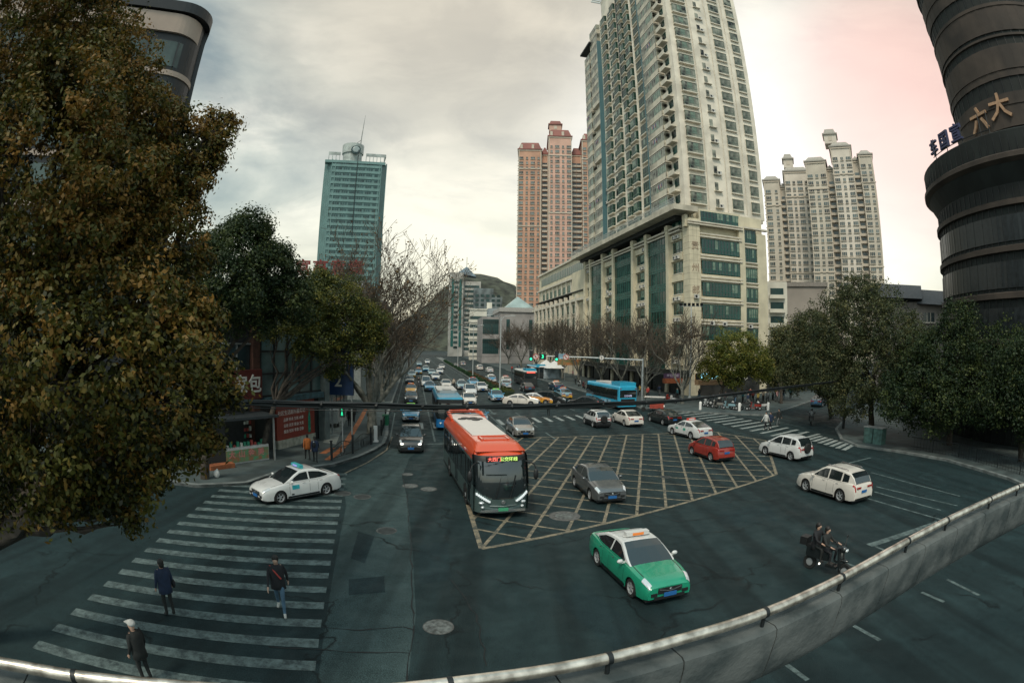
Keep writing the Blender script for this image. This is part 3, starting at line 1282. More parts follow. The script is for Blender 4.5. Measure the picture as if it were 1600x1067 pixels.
for k in range(9):
    m.box(wd + .0, wd + .55, 3 + k * 2.6, 3.3 + k * 2.6, 0, ht - 2)
m.build('facade_trim', M_teal2, t)
tm = MB().box(-1.35, 1.35, -.16, .05, 0, 1.25, 0)
for x in (-.45, .45):
    tm.box(x - .05, x + .05, -.2, -.1, 0, 1.25, 1)
sp = []
for k in range(31):
    z = 4 + k * 3.15 - .1
    for x in (3.4, 7.0, 10.6, 14.2, 17.8):
        sp.append((x, 0, z, 0))
repeat(t, 'window', tm, [M_tealg, M_teal2], sp, 96)
m = MB()
for k in range(31):
    m.box(20.3, 21.8, -.16, .05, 3.9 + k * 3.15, 5.15 + k * 3.15)
    m.box(9.2, 12.0, -.34, -.3, 3.9 + k * 3.15, 5.3 + k * 3.15)
m.split('dark_panel', M_tealg, t)
m = MB()
m.lathe([(4.6, ht - 3), (4.6, ht + 3), (5.2, ht + 3.2), (5.2, ht + 8.2), (4.9, ht + 8.2), (4.9, ht + 3.4)], 14, (9.3, 6, 0))
for a, b in ((-2, 3.6), (15.6, wd - .6)):
    m.box(a, b, .4, .8, ht + .6, ht + 2.2)
    for x in np.arange(a, b, 1.7):
        m.box(x, x + .3, .4, .8, ht - 3, ht + .6)
m.box(wd - .8, wd - .4, .4, 18, ht + .6, ht + 2)
m.build('roof_crown', mat('crown_panels', (.36, .40, .38), .5, var=.15, scale=.4), t)
m = MB().lathe([(2.3, -.4), (2.3, .4)], 20, (10.6, .3, ht + 3.9), 'y')
m.build('dish_housing', M_tealg, t)
m = MB().lathe([(1.7, -.45), (1.3, -.6), (0, -.62)], 18, (10.6, 0, ht + 3.9), 'y')
m.build('dish', mat('dish_grey', (.3, .36, .36), .4, var=.1), t)
m = MB().tube([(12.5, 4, ht + 3), (12.7, 4, ht + 12), (13.4, 4, ht + 26)], [.35, .25, .08], 5)
m.tube([(9, 5, ht + 8), (12.5, 4, ht + 11)], .15, 4)
m.build('mast', M_grey, t)
MB().tube([(11.9, -.5, 60), (11.9, -.5, ht + 4)], .18, 4).build('cable', M_dark, t)

# hill at the end of the street
g = MB()
xs = np.linspace(-900, 500, 60)
n = len(xs)
hs = []
for x in xs:
    a = math.degrees(math.atan2(x, 760))
    e_ = 7.6 * math.exp(-((a + 4.8) / 5.8) ** 2) + 4.2 * math.exp(-((a - 4) / 8) ** 2) + .35 * math.sin(a * 2.1) + .2 * math.sin(a * 5.3)
    hs.append(7.7 + 760 * math.tan(R(max(.6, e_ * .84))))
for j in range(7):
    y = 560 + j * 40
    for i, x in enumerate(xs):
        f = math.sin(j / 6 * PI * .62)
        g.v.append((x, y + 15 * math.sin(i * .7 + j), hs[i] * f + 3 * math.sin(i * 1.3 + j * 2) * (j > 0)))
for j in range(6):
    for i in range(n - 1):
        q = j * n + i
        g.f.append((q, q + 1, q + n + 1, q + n))
        g.m.append(0)
o = struct('hill', g, mat('wooded_hill', (.050, .056, .040), .95, var=.35, scale=.09, bump=1, bscale=.3))

# orange towers
M_or = mat('orange_tile', (.50, .29, .20), .75, var=.1, scale=.15)
M_or2 = mat('salmon_tile', (.58, .36, .28), .75, var=.1, scale=.15)
M_brn = mat('brown_mansard', (.24, .10, .085), .8, var=.1, scale=.2)
M_wd = mat('far_window', (.09, .12, .12), .2, var=.45, scale=.22, spec=.6)
M_wf = mat('far_frame', (.50, .44, .36), .7, var=0)


def win_s(w, h, cols=2):
    m = MB().box(-w / 2, w / 2, -.1, .05, 0, h, 0)
    for i in range(1, cols):
        m.box(-w / 2 + w * i / cols - .05, -w / 2 + w * i / cols + .05, -.14, -.08, 0, h, 1)
    m.box(-w / 2 - .15, w / 2 + .15, -.45, 0, -.2, 0, 1)
    return m


def bal_s(w):
    m = MB().box(-w / 2, w / 2, -1.2, 0, -.15, .05, 1)
    m.box(-w / 2, w / 2, -1.2, -1.1, .05, .9, 1)
    m.box(-w / 2, w / 2, -.1, 0, .1, 2.4, 0)
    return m


def mansard(mb, x0, x1, y0, y1, z, h, ins=1.6):
    a = [(x0 - .6, y0 - .6), (x1 + .6, y0 - .6), (x1 + .6, y1 + .6), (x0 - .6, y1 + .6)]
    mb.prism(a, z, z + .6)
    n = len(mb.v)
    mb.v += [(x0, y0, z + .6), (x1, y0, z + .6), (x1, y1, z + .6), (x0, y1, z + .6), (x0 + ins, y0 + ins, z + h), (x1 - ins, y0 + ins, z + h), (x1 - ins, y1 - ins, z + h), (x0 + ins, y1 - ins, z + h)]
    for q in ((0, 1, 5, 4), (1, 2, 6, 5), (2, 3, 7, 6), (3, 0, 4, 7), (4, 5, 6, 7)):
        mb.f.append(tuple(n + i for i in q))
        mb.m.append(0)


def res_tower(label, loc, rz, wings, cup, walls=(M_or, M_or2), frame=M_wf, roof=None, mh=5, ch=4):
    """wings: (x0, x1, y0, height, wall index, 'w' windows or 'b' balconies); cup: cupola (x0, x1, y0, base)"""
    t = thing('residential_tower', label, 'building', loc, rz)
    wm = [MB(), MB()]
    rf = MB()
    m = MB()
    w2, w1, b3 = win_s(2.3, 1.5, 3), win_s(1.1, 1.4, 2), bal_s(1.0)
    s2, s1, s3 = [], [], []
    for x0, x1, y0, h, k, ty in wings:
        wm[k].box(x0, x1, y0, 22, 0, h)
        mansard(rf, x0, x1, y0, 22, h, mh)
        for z in (h - .8, h - 12, h - 46):
            m.box(x0 - .3, x1 + .3, y0 - .35, y0 + .1, z, z + .5)
        for x in (x0, x1 - .5):
            m.box(x, x + .5, y0 - .2, y0 + .1, 0, h)
        n = max(1, round((x1 - x0) / 3.1))
        for i in range(n):
            x = x0 + (x1 - x0) * (i + .5) / n
            if ty == 'w' and mh > 3 and i % 2 == 0:
                m.box(x - .7, x + .7, y0 + .1, y0 + 2, h + .6, h + 3.4)
            for q in range(int((h - 7) / 3)):
                z = 5 + q * 3.0
                if ty == 'b':
                    s3.append((x, y0, z - .6, 0))
                elif (i + int(x0)) % 2:
                    s1.append((x, y0, z, 0))
                else:
                    s2.append((x, y0, z, 0))
    x0, x1, y0, zb = cup
    wm[1].box(x0, x1, y0, y0 + 7, zb, zb + ch)
    mansard(rf, x0, x1, y0, y0 + 7, zb + ch, ch * .7, .8)
    m.box((x0 + x1) / 2 - .8, (x0 + x1) / 2 + .8, y0 - .12, y0, zb + ch * .3, zb + ch * .8)
    for q in range(int((wings[0][3] - 7) / 3)):
        for y in (7, 12, 17):
            s1.append((0, y, 5 + q * 3, -PI / 2))
    wm[0].build('wall', walls[0], t)
    wm[1].build('centre_wall', walls[1], t)
    rf.build('roof', roof or M_brn, t)
    m.build('cornice_trim', frame, t)
    b3 = MB().box(-1.4, 1.4, -1.2, 0, -.15, .05, 1).box(-1.4, 1.4, -1.2, -1.1, .05, .9, 1).box(-1.4, 1.4, -.1, 0, .1, 2.4, 0)
    repeat(t, 'window', w2, [M_wd, frame], s2, 46)
    repeat(t, 'small_window', w1, [M_wd, frame], s1, 30)
    repeat(t, 'balcony', b3, [M_wd, frame], s3, 24)
    return t


res_tower('orange brown residential tower with dark mansard roofs beside the big cream tower', Vector(polar(.35, 285)), R(-2),
          [(0, 13, 4, 119, 0, 'w'), (13, 17, 6.5, 117, 0, 'b'), (17, 30, 0, 126, 1, 'w'), (30, 36, 6, 117, 0, 'b'), (36, 47, 2, 125, 0, 'w')], (17.5, 24.5, 2, 130.5))
M_pale = mat('pale_residential', (.52, .47, .39), .75, var=.08, scale=.15)
M_pale2 = mat('pale_residential_light', (.62, .56, .48), .75, var=.08, scale=.15)
M_pr = mat('pale_roof', (.36, .34, .30), .8, var=.1)
res_tower('pale residential tower, lower one of the two behind the beige windowless building', Vector(polar(27.9, 235)), R(-30),
          [(0, 7.5, 3, 83, 0, 'w'), (7.5, 10, 5, 80, 0, 'b'), (10, 21.5, 0, 86, 1, 'w')], (10.5, 15, 1.5, 88.5), walls=(M_pale, M_pale2), roof=M_pr, mh=2.6)
res_tower('pale residential tower with a cupola, taller one of the two behind the trees', Vector(polar(32.9, 215)), R(-37),
          [(0, 9, 2.5, 84, 0, 'w'), (9, 12, 5, 81, 0, 'b'), (12, 21, 0, 89, 1, 'w'), (21, 24, 4, 84, 0, 'b'), (24, 30, 1.5, 85.5, 0, 'w')], (10, 15.5, 2, 91.5), walls=(M_pale, M_pale2), roof=M_pr, mh=2.6)

# grey civic building with a pyramid roof
t = thing('civic_building', 'pale grey building with a small glass pyramid roof beyond the cream block', 'building', polar(-1.3, 215), R(8))
MB().box(0, 17, 0, 30, 0, 21).box(-7, 0, 3, 30, 0, 19).build('wall', mat('pale_grey_stone', (.30, .285, .275), .8, var=.1, scale=.3), t)
MB().box(-.6, 17.6, -.6, 31, 21, 22).box(-.4, 17.4, -.4, 31, 22, 22.8).build('cornice', mat('grey_stone2', (.38, .37, .35), .8, var=.1), t)
m = MB()
n = 0
m.v = [(2, 1, 22.8), (14, 1, 22.8), (14, 13, 22.8), (2, 13, 22.8), (8, 7, 28)]
for q in ((0, 1, 4), (1, 2, 4), (2, 3, 4), (3, 0, 4)):
    m.f.append(q)
    m.m.append(0)
m.build('pyramid_roof', mat('pale_glass_roof', (.30, .38, .365), .3, var=.1, scale=.4), t)
wt = MB().box(-.7, .7, -.12, .05, 0, 12).mesh('window', M_tealg)
for x in (3.2, 12.5):
    link('window', wt, t, (x, 0, 6))
wt = MB().box(-.4, .4, -.12, .05, 0, 6).mesh('tall_window', M_tealg)
for k in range(8):
    for z in (4, 12):
        link('tall_window', wt, t, (-6.4 + k * .82, 3, z))
# grey annex
block('annex', 'plain blue grey block beside the pyramid roofed building', polar(-2.6, 240), R(6), (9, 12, 24), mat('blue_grey', (.25, .29, .30), .8, var=.1), [('-y', MB().box(-1, 1, -.1, .05, 0, 1), [M_tealg], (0, 9, 2), (4, 4, 5))])

# white low office
wt = MB().box(-2.5, 2.5, -.1, .05, 0, 1.6, 0).box(-2.6, 2.6, -.4, 0, -1.5, -.1, 1)
M_wh = mat('white_render', (.62, .60, .52), .75, var=.08, scale=.3)
t = block('office_building', 'low white office building with dark window bands at the end of the street', polar(-4.6, 262), R(5), (15.5, 14, 24.5), M_wh, [('-y', wt, [M_tealg, M_wh], (.2, 15.3, 3), (3.5, 4.1, 5)), ('-x', wt, [M_tealg, M_wh], (.5, 13.5, 2), (3.5, 4.1, 5))])
MB().box(-.4, 16, -.4, 14, 24.5, 25.2).box(8.5, 11, 2, 5, 25.2, 28.5).build('roof', M_wh, t)
# mixed towers in front of the hill
M_gw = mat('grey_white', (.40, .40, .37), .75, var=.15, scale=.2)
t = thing('hillside_tower', 'grey white tower with green glass strips and a peaked blue roof before the wooded hill', 'building', polar(-6.9, 330), R(7))
MB().box(0, 9, 0, 14, 0, 52).box(9, 20, 3, 15, 0, 47).build('wall', M_gw, t)
m = MB()
for x in (1.6, 6.4):
    m.box(x, x + 1.6, -.2, .1, 6, 48)
m.split('glass_strip', mat('teal_glass_strip', (.02, .12, .11), .2, var=.2), t)
m = MB()
for k in range(14):
    m.box(3.4, 5.8, -.3, .1, 5 + k * 3.1, 6.4 + k * 3.1)
    m.box(10, 19, 2.8, 3.1, 4 + k * 3.0, 5.5 + k * 3.0)
m.split('window', M_tealg, t, 90)
m = MB()
m.v = [(5, 2, 52), (17, 2, 50), (17, 12, 50), (5, 12, 52), (11, 7, 57)]
for q in ((0, 1, 4), (1, 2, 4), (2, 3, 4), (3, 0, 4)):
    m.f.append(q)
    m.m.append(0)
m.tube([(11, 7, 57), (11, 7, 63)], .25, 4)
m.build('roof', mat('blue_grey_roof', (.16, .22, .26), .6, var=.1), t)
t = thing('hillside_tower', 'dark glass tower stepping down to the right in front of the wooded hill', 'building', polar(-4.2, 325), R(7))
MB().box(0, 12, 0, 12, 0, 42).box(12, 17.5, 0, 12, 0, 37).build('wall', mat('grey_glass', (.16, .20, .21), .35, var=.3, scale=.2), t)
m = MB()
for k in range(13):
    for i in range(5):
        m.box(1 + i * 3.3, 3 + i * 3.3, -.1, .1, 3 + k * 2.8, 4.6 + k * 2.8)
m.split('window', M_tealg, t, 90)

# street row on the left behind the bare trees
for (yy, L_, hh, lab, colr) in ((62, 26, 13, 'grey five storey building behind the bare street trees on the left, nearest of its row', (.22, .22, .20)), (92, 34, 19, 'tan building behind the bare street trees on the left, second of its row', (.27, .23, .18)), (130, 40, 16, 'pale building behind the bare street trees on the left, third of its row', (.32, .32, .29)), (175, 60, 22, 'brown building behind the bare street trees on the left, farthest of its row', (.25, .21, .17))):
    e1 = e + UY * (yy - 43) + UX * -8
    wt = MB().box(-1.1, 1.1, -.1, .05, 0, 1.5, 0).box(-1.2, 1.2, -.3, 0, -.15, -.002, 1)
    t = block('street_building', lab, (e1.x, e1.y, 0), TH, (0, 0, 0), M_grey, [])
    for ch in list(t.children):
        bpy.data.objects.remove(ch)
    wm_ = mat('row_wall_%d' % yy, colr, .85, var=.2, scale=.3)
    MB().box(-14, 0, 0, L_, 0, hh).build('wall', wm_, t)
    MB().box(-14, .3, -.2, L_ + .2, hh, hh + .6).build('roof', M_grey, t)
    sp = [(0, 2 + i * 3.2, 5 + k * 3.1, PI / 2) for i in range(int(L_ / 3.2)) for k in range(int((hh - 5) / 3.1))]
    sp += [(-12 + i * 3.2, 0, 5 + k * 3.1, 0) for i in range(4) for k in range(int((hh - 5) / 3.1))]
    repeat(t, 'window', wt, [M_win, M_cream2], sp, 90)
    MB().box(-.1, 1.2, 0, L_, 3.2, 4.2).build('fascia', mat('fascia_%d' % yy, (.25, .06, .04) if yy == 92 else (.05, .10, .14), .5, var=.3), t)

# roof with red characters
hp = at(462, 430, 72)
t = thing('hotel_building', 'pale building with big red characters on its roof behind the left street trees', 'building', (hp.x, hp.y, 0), TH)
MB().box(-8, 9.3, 0, 16, 0, hp.z - .6).build('wall', mat('pale_block', (.30, .33, .32), .75, var=.1), t)
m = MB()
for i, ch in enumerate('富高意章'):
    m.add(text_mb(ch, 2.3, .25, .04), Matrix.Translation((.9 + i * 2.45, .3, hp.z + .9)))
m.build('roof_letters', mat('red_letters', (.20, .03, .025), .6, var=.1), t)
m = MB()
for x in np.arange(0, 9, 1.2):
    m.box(x, x + .06, .5, .56, hp.z - .6, hp.z + 1.4)
m.build('sign_lattice', M_dark, t)

# right-hand background
block('plain_building', 'plain beige windowless building behind the trees right of the cream block', polar(28.6, 128), R(-29), (12.5, 14, 22.3), mat('beige_render', (.30, .27, .24), .85, var=.1, scale=.15), [], trims=())
t = S.objects['plain_building']
MB().box(-.4, 13, -.4, 14, 22.3, 23.3).build('parapet', mat('beige_parapet', (.24, .22, .2), .85, var=.1), t)
wt = MB().box(-1.6, 1.6, -.1, .05, 0, 1.5, 0).box(-1.9, 1.9, -.9, 0, -.9, -.05, 1)
block('balcony_block', 'white apartment block with dark balconies squeezed between the cream block and the beige building', polar(27.6, 124), R(-20), (5, 10, 23), M_wh, [('-y', wt, [M_tealg, M_wh], (.5, 4.5, 1), (4, 3.2, 6))])
M_apt = mat('old_apartment', (.25, .22, .2), .85, var=.2, scale=.3)
t = block('old_apartments', 'old apartment building with sloping dark roofs on the right behind the trees', polar(39.5, 92), R(-44), (24, 12, 15.5), M_apt, [('-y', win_s(2.0, 1.5, 3), [M_win, M_wf], (1, 23, 6), (3, 3.1, 4)), ('-x', win_s(1.5, 1.5, 2), [M_win, M_wf], (1, 11, 3), (3, 3.1, 4))])
m = MB()
for x0, x1, z in ((-1, 9, 18.8), (8, 17, 17.6), (16, 25, 16.6)):
    n = len(m.v)
    m.v += [(x0, -1.2, z - 2.4), (x1, -1.2, z - 2.9), (x1, 6, z), (x0, 6, z + .6), (x1, 13, z - 3), (x0, 13, z - 3)]
    for q in ((0, 1, 2, 3), (3, 2, 4, 5), (0, 3, 5), (1, 4, 2)):
        m.f.append(tuple(n + i for i in q))
        m.m.append(0)
m.build('roof', mat('dark_tile_roof', (.05, .055, .06), .7, var=.2), t)

# ---- left: rounded corner building high above the trees
t = thing('corner_building', 'tall dark building with a rounded corner and cream bands behind the huge left tree', 'building', (-27.0, 34.0, 0), R(42))


def rrect(x0, x1, y0, y1, r, n=10):
    pts = [(x0, y1), (x0, y0)]
    for i in range(n + 1):
        a = -PI / 2 + PI / 2 * i / n
        pts.append((x1 - r + r * math.cos(a), y0 + r + r * math.sin(a)))
    pts.append((x1, y1))
    return pts


M_bc = mat('pinkish_band', (.42, .33, .27), .7, var=.06, scale=.3)
M_bd = mat('dark_slab', (.012, .014, .016), .5, var=.1)
MB().prism(rrect(-40, 0, 0, 28, 3), 0, 35.8).build('wall', M_bd, t)
MB().prism(rrect(-40.2, .5, -.5, 28.2, 3.3), 35.8, 36.9).build('roof_slab', M_bd, t)
m = MB()
m.prism(rrect(-40.1, -.15, -.3, 28.1, 3), 33.6, 35.6)
for z in (29.4, 25.4, 21.4, 17.4, 13.4, 9.4):
    m.prism(rrect(-40.1, .05, -.12, 28.1, 3), z, z + .5)
m.build('cream_band', M_bc, t)
m = MB()
for z in (30.3, 26.3, 22.3, 18.3, 14.3, 10.3):
    m.prism(rrect(-40.1, -.3, -.06, 28.05, 2.8), z, z + 2.5)
    for x in np.arange(-30, -4, 3.1):
        m.box(x, x + .12, -.12, -.05, z, z + 2.5, 1)
    for a in (.3, .8, 1.3):
        cx, cy = -3.1 + 2.82 * math.cos(-PI / 2 + a), 2.8 + 2.9 * math.sin(-PI / 2 + a)
        m.box(cx - .06, cx + .06, cy - .06, cy + .06, z, z + 2.5, 1)
m.build('window_band', [mat('grey_green_glass', (.07, .10, .09), .15, var=.3, scale=.3), M_bd], t)
MB().box(-.2, .35, 2.5, 28, 0, 35.7).build('corner_pier', M_bd, t)

# ---- right: dark round building
t = thing('round_building', 'dark round building with a wide curved parapet and characters on it at the right edge', 'building', (53.2, 30.3, 0))
MR = mat('dark_stone_round', (.013, .017, .016), .85, var=.25, scale=.4)
MR2 = mat('dark_brown_stone', (.05, .038, .03), .8, var=.25, scale=.3)
MB().lathe([(13.4, 0), (13.4, 21.5), (14.3, 23.0), (14.5, 25.7), (14.1, 25.9), (14.1, 25.2), (0, 25.2)], 72).build('lower_wall', MR, t)
MB().lathe([(9.2, 25.2), (9.2, 62), (0, 62)], 64).build('upper_wall', MR, t)
m = MB()
for z in (4.4, 8.2, 12, 15.8, 19.6):
    m.lathe([(13.42, z), (13.75, z + .05), (13.75, z + .5), (13.42, z + .6)], 72)
m.lathe([(14.32, 23.0), (14.75, 23.3), (14.75, 23.7), (14.4, 23.9)], 72)
m.build('ring_band', MR2, t)
m = MB()
for k in range(34):
    a = PI * .62 + k * (PI * .95 / 34)
    ca, sa = math.cos(a), math.sin(a)
    for z in (5.4, 9.2, 13.0, 16.8):
        c = Vector((13.45 * ca, 13.45 * sa, z + 1))
        m.obox(c, Vector((ca, sa, 0)) * .06, Vector((-sa, ca, 0)) * .9, (0, 0, 1.1))
m.split('window', mat('dim_round_glass', (.012, .016, .018), .35, var=.2), t)
m = MB()
for k in range(22):
    a = PI * .62 + k * (PI * .95 / 22)
    ca, sa = math.cos(a), math.sin(a)
    for z in (28, 33, 38, 43, 48, 53):
        m.obox((9.25 * ca, 9.25 * sa, z + 1.6), Vector((ca, sa, 0)) * .07, Vector((-sa, ca, 0)) * .75, (0, 0, 1.7))
m.split('upper_window', MR2, t)
for ch, az_, el_, rr in (('大', 195, 29.9, 9.45), ('六', 176, 29.4, 9.45)):
    a = R(az_)
    o = text_mb(ch, 2.8, .2, .04).build('letter', mat('bronze_letters', (.40, .24, .14), .5, var=.1), t, (rr * math.cos(a), rr * math.sin(a), el_))
    o.rotation_euler.z = a + PI / 2
for ch, az_ in (('宣', 177), ('国', 168.5), ('车', 159)):
    a = R(az_)
    o = text_mb(ch, 1.8, .25, .03).build('roof_letter', mat('navy_letters', (.03, .035, .10), .5, var=0), t, (14.2 * math.cos(a), 14.2 * math.sin(a), 26.95))
    o.rotation_euler.z = a + PI / 2
MB().lathe([(13.6, 3.6), (17.2, 3.9), (17.3, 4.5), (13.6, 4.7)], 72).build('canopy', MR, t)
m = MB()
for k in range(60):
    a = PI * .55 + k * (PI * 1.1 / 60)
    ca, sa = math.cos(a), math.sin(a)
    m.obox((14.42 * ca, 14.42 * sa, 24.5), Vector((ca, sa, 0)) * .05, Vector((-sa, ca, 0)) * .025, (0, 0, 1.1))
    m.obox((13.42 * ca, 13.42 * sa, 10.8), Vector((ca, sa, 0)) * .05, Vector((-sa, ca, 0)) * .03, (0, 0, 10.6))
    if k % 2:
        m.obox((9.22 * ca, 9.22 * sa, 43), Vector((ca, sa, 0)) * .04, Vector((-sa, ca, 0)) * .03, (0, 0, 18))
m.build('joint', M_black, t)
m = MB()
for k in range(9):
    z_ = 30 + k * 3.6
    m.lathe([(9.2, z_), (9.42, z_ + .05), (9.42, z_ + .3), (9.2, z_ + .35)], 64)
m.build('band_trim', MR2, t)
m = MB()
for az_ in (160, 170, 180, 190, 194):
    a = R(az_)
    m.tube([(14.25 * math.cos(a), 14.25 * math.sin(a), 25.8), (14.25 * math.cos(a), 14.25 * math.sin(a), 27.9)], .05, 5)
m.tube([(14.3 * math.cos(R(158 + i * 3)), 14.3 * math.sin(R(158 + i * 3)), 26.15) for i in range(13)], .05, 5)
m.build('sign_lattice', M_dark, t)

# ---- left: glass fronted building, kiosk, billboard
M_gl = mat('teal_window_glass', (.10, .17, .17), .12, var=.3, scale=.3, spec=.7)
t = thing('shop_building', 'low dark building with a teal glass front on the left corner', 'building', (-16.2, 33.6, 0), R(-69.5 + 90))
# local -y... the glass front runs from the kiosk to the big post
a = Vector((-16.6, 32.2, 0))
b = Vector((-14.5, 38.9, 0))
u = (b - a).normalized()
ang = math.atan2(u.y, u.x)
t.location = a
t.rotation_euler.z = ang
L_ = (b - a).length
MB().box(-3.5, L_, .35, 22, 0, 10.3).build('wall', mat('dark_wall_left', (.02, .022, .022), .8, var=.2), t)
MB().box(0, L_, 0, .3, 3.9, 9.9).build('glass_front', M_gl, t)
m = MB()
for i in range(6):
    x = L_ * i / 5
    m.box(x - .07, x + .07, -.08, .02, 3.9, 9.9)
for z in (3.9, 5.4, 6.9, 8.4, 9.8):
    m.box(0, L_, -.07, .02, z, z + .13)
m.build('mullions', M_dark, t)
MB().box(-3.6, L_ + .4, -.4, 22, 10.3, 10.6).build('roof', mat('pale_roof_edge', (.35, .36, .34), .7, var=.1), t)
MB().box(-.75, -.1, -.1, .33, 0, 10.2).build('brown_column', mat('brown_wood', (.07, .03, .02), .7, var=.2), t)
MB().box(L_ - .25, L_ + .35, -.45, .2, 0, 9.6).build('corner_post', mat('grey_post', (.10, .13, .13), .5, var=.1), t)
MB().box(-3.4, -.8, .2, .33, 4.9, 7.4).build('dark_window', M_win, t)
m = MB().box(-3.4, -.8, .1, .2, 7.4, 7.5).box(-2.1, -2.05, .1, .2, 5, 7.4)
m.build('window_frame', M_metal, t)
m = MB()
m.box(.1, L_ - .4, -.5, .0, 3.5, 3.9)
m.build('glass_sill', mat('dim_teal_shelf', (.03, .08, .10), .6, var=.3), t)
# billboard wall leaning along the pavement
bb = thing('billboard', 'dark red billboard wall with white lettering and a green bottle on the left pavement', 'billboard', Vector((-16.1, 33.75, 0)), math.atan2(38.3 - 33.75, -14.85 + 16.1))
LB = 4.55
MB().box(0, LB, 0, .2, .75, 3.5).build('panel', mat('dark_red_panel', (.20, .035, .022), .5, var=.1), bb)
MB().box(0, LB, -.08, .25, .15, .75).build('base', mat('pale_base', (.34, .34, .28), .8, var=.15), bb)
wht = mat('sign_white', (.62, .6, .56), .5, var=0)
m = MB()
m.add(text_mb('社区生活超市服务站', .36, .01), Matrix.Translation((1.75, -.012, 2.62)))
m.add(text_mb('joy', .42, .01), Matrix.Translation((3.45, -.012, 3.0)))
for j, row in enumerate(('品牌 特卖 生鲜 水果', '日用 百货 粮油 文具', '烟酒 饮料 零食 日杂')):
    m.add(text_mb(row, .27, .01), Matrix.Translation((1.95, -.012, 2.12 - j * .42)))
m.build('lettering', wht, bb)
m = MB().lathe([(.17, .9), (.17, 2.0), (.06, 2.5), (.055, 2.95), (0, 2.95)], 14)
m = MB().add(m, Matrix.Translation((3.85, -.02, 0)) @ Matrix.Scale(.15, 4, (0, 1, 0)))
m.build('bottle', mat('bottle_green', (.02, .20, .13), .25, var=.1), bb)

# kiosk
k0, k1 = Vector((-17.0, 27.9, 0)), Vector((-15.1, 30.9, 0))
t = thing('kiosk', 'dark pavement kiosk with a lit counter and a green snack banner', 'kiosk', k0, math.atan2(k1.y - k0.y, k1.x - k0.x))
L_ = (k1 - k0).length
m = MB()
m.box(-1.4, L_ - .25, 2.2, 2.3, .15, 2.9)
m.box(-1.4, -1.3, 0, 2.2, .15, 2.9)
m.box(-1.4, 0, 0, .1, .15, 2.9)
m.box(L_ - .35, L_ - .25, .3, 2.2, .15, 2.9)
m.box(-1.4, L_ - .3, .1, 2.2, .15, .25)
m.build('wall', mat('kiosk_dark', (.02, .022, .022), .7, var=.1), t)
MB().box(-1.6, L_ + .2, -.55, 2.5, 2.9, 3.05).build('roof', mat('kiosk_roof', (.02, .028, .032), .6, var=.1), t)
MB().box(L_ - .15, L_ - .05, -.4, -.3, .15, 2.9).build('post', M_metal, t)
MB().box(0, L_ - .3, .05, .6, .15, 1.15).build('counter', mat('counter_white', (.5, .5, .48), .5, var=.05), t)
MB().box(0, L_ - .35, -.0, .045, .25, 1.0).build('banner', mat('snack_banner', (.05, .20, .10), .6, var=.4, scale=3, col2=(.30, .12, .06)), t)
m = MB()
for i, ch in enumerate('大山金美'):
    m.add(text_mb(ch, .5, .01, .01), Matrix.Translation((.45 + i * .72, -.012, .72)))
m.build('banner_lettering', mat('pink_letters', (.55, .20, .18), .5, var=0), t)
m = MB()
for i in range(12):
    x = .2 + i * .26
    m.box(x, x + .16, .25, .4, 1.15, 1.15 + random.uniform(.1, .35), random.randrange(3))
for j in range(3):
    for i in range(14):
        x = .05 + i * .22
        m.box(x, x + .15, 1.95, 2.15, 1.3 + j * .45, 1.5 + j * .45 + random.random() * .12, random.randrange(3))
m.split('goods', [mat('goods_green', (.03, .2, .12), .5, var=0), mat('goods_white', (.5, .5, .45), .5, var=0), mat('goods_red', (.3, .05, .04), .5, var=0)], t)
MB().box(.2, L_ - .5, 1.2, 1.3, 2.75, 2.8).build('strip_light', mat('strip_light', (.6, .8, .7), .5, var=0, emit=1.2), t)
MB().box(-1.5, .2, -.8, -.2, .15, .42).build('step', mat('orange_brick', (.25, .08, .03), .8, var=.2), t)
# sign above the kiosk
t = thing('shop_sign', 'dark red shop sign with big white characters above the kiosk', 'sign', Vector((-16.9, 30.2, 0)), ang)
MB().box(-2.2, 1.9, 0, .25, 3.9, 5.8).build('board', mat('maroon_board', (.10, .015, .012), .5, var=.1), t)
m = MB()
for i, ch in enumerate('一家包'):
    m.add(text_mb(ch, 1.25, .03, .02), Matrix.Translation((-1.5 + i * 1.35, -.02, 4.8)))
m.build('lettering', wht, t)
m = MB().box(-2.3, -2.2, -.02, .3, 0, 5.85)
m.build('frame', M_dark, t)
# vertical navy sign
t = thing('vertical_sign', 'tall navy blue vertical sign with pale characters beside the grey corner post', 'sign', Vector((-14.6, 41.2, 0)), R(4))
MB().box(-.1, 1.9, 0, .35, 3.4, 9.2).build('board', mat('navy_board', (.01, .035, .10), .4, var=.1), t)
m = MB()
m.add(text_mb('宅', 1.2, .03, .02), Matrix.Translation((.75, -.02, 5.9)))
m.add(text_mb('2', 1.3, .03, .02), Matrix.Translation((.65, -.02, 4.5)))
m.build('lettering', mat('cream_letters', (.5, .48, .4), .5, var=0), t)
MB().box(.0, .12, .1, .25, 0, 3.4).box(1.7, 1.8, .1, .25, 0, 3.4).build('post', M_metal, t)
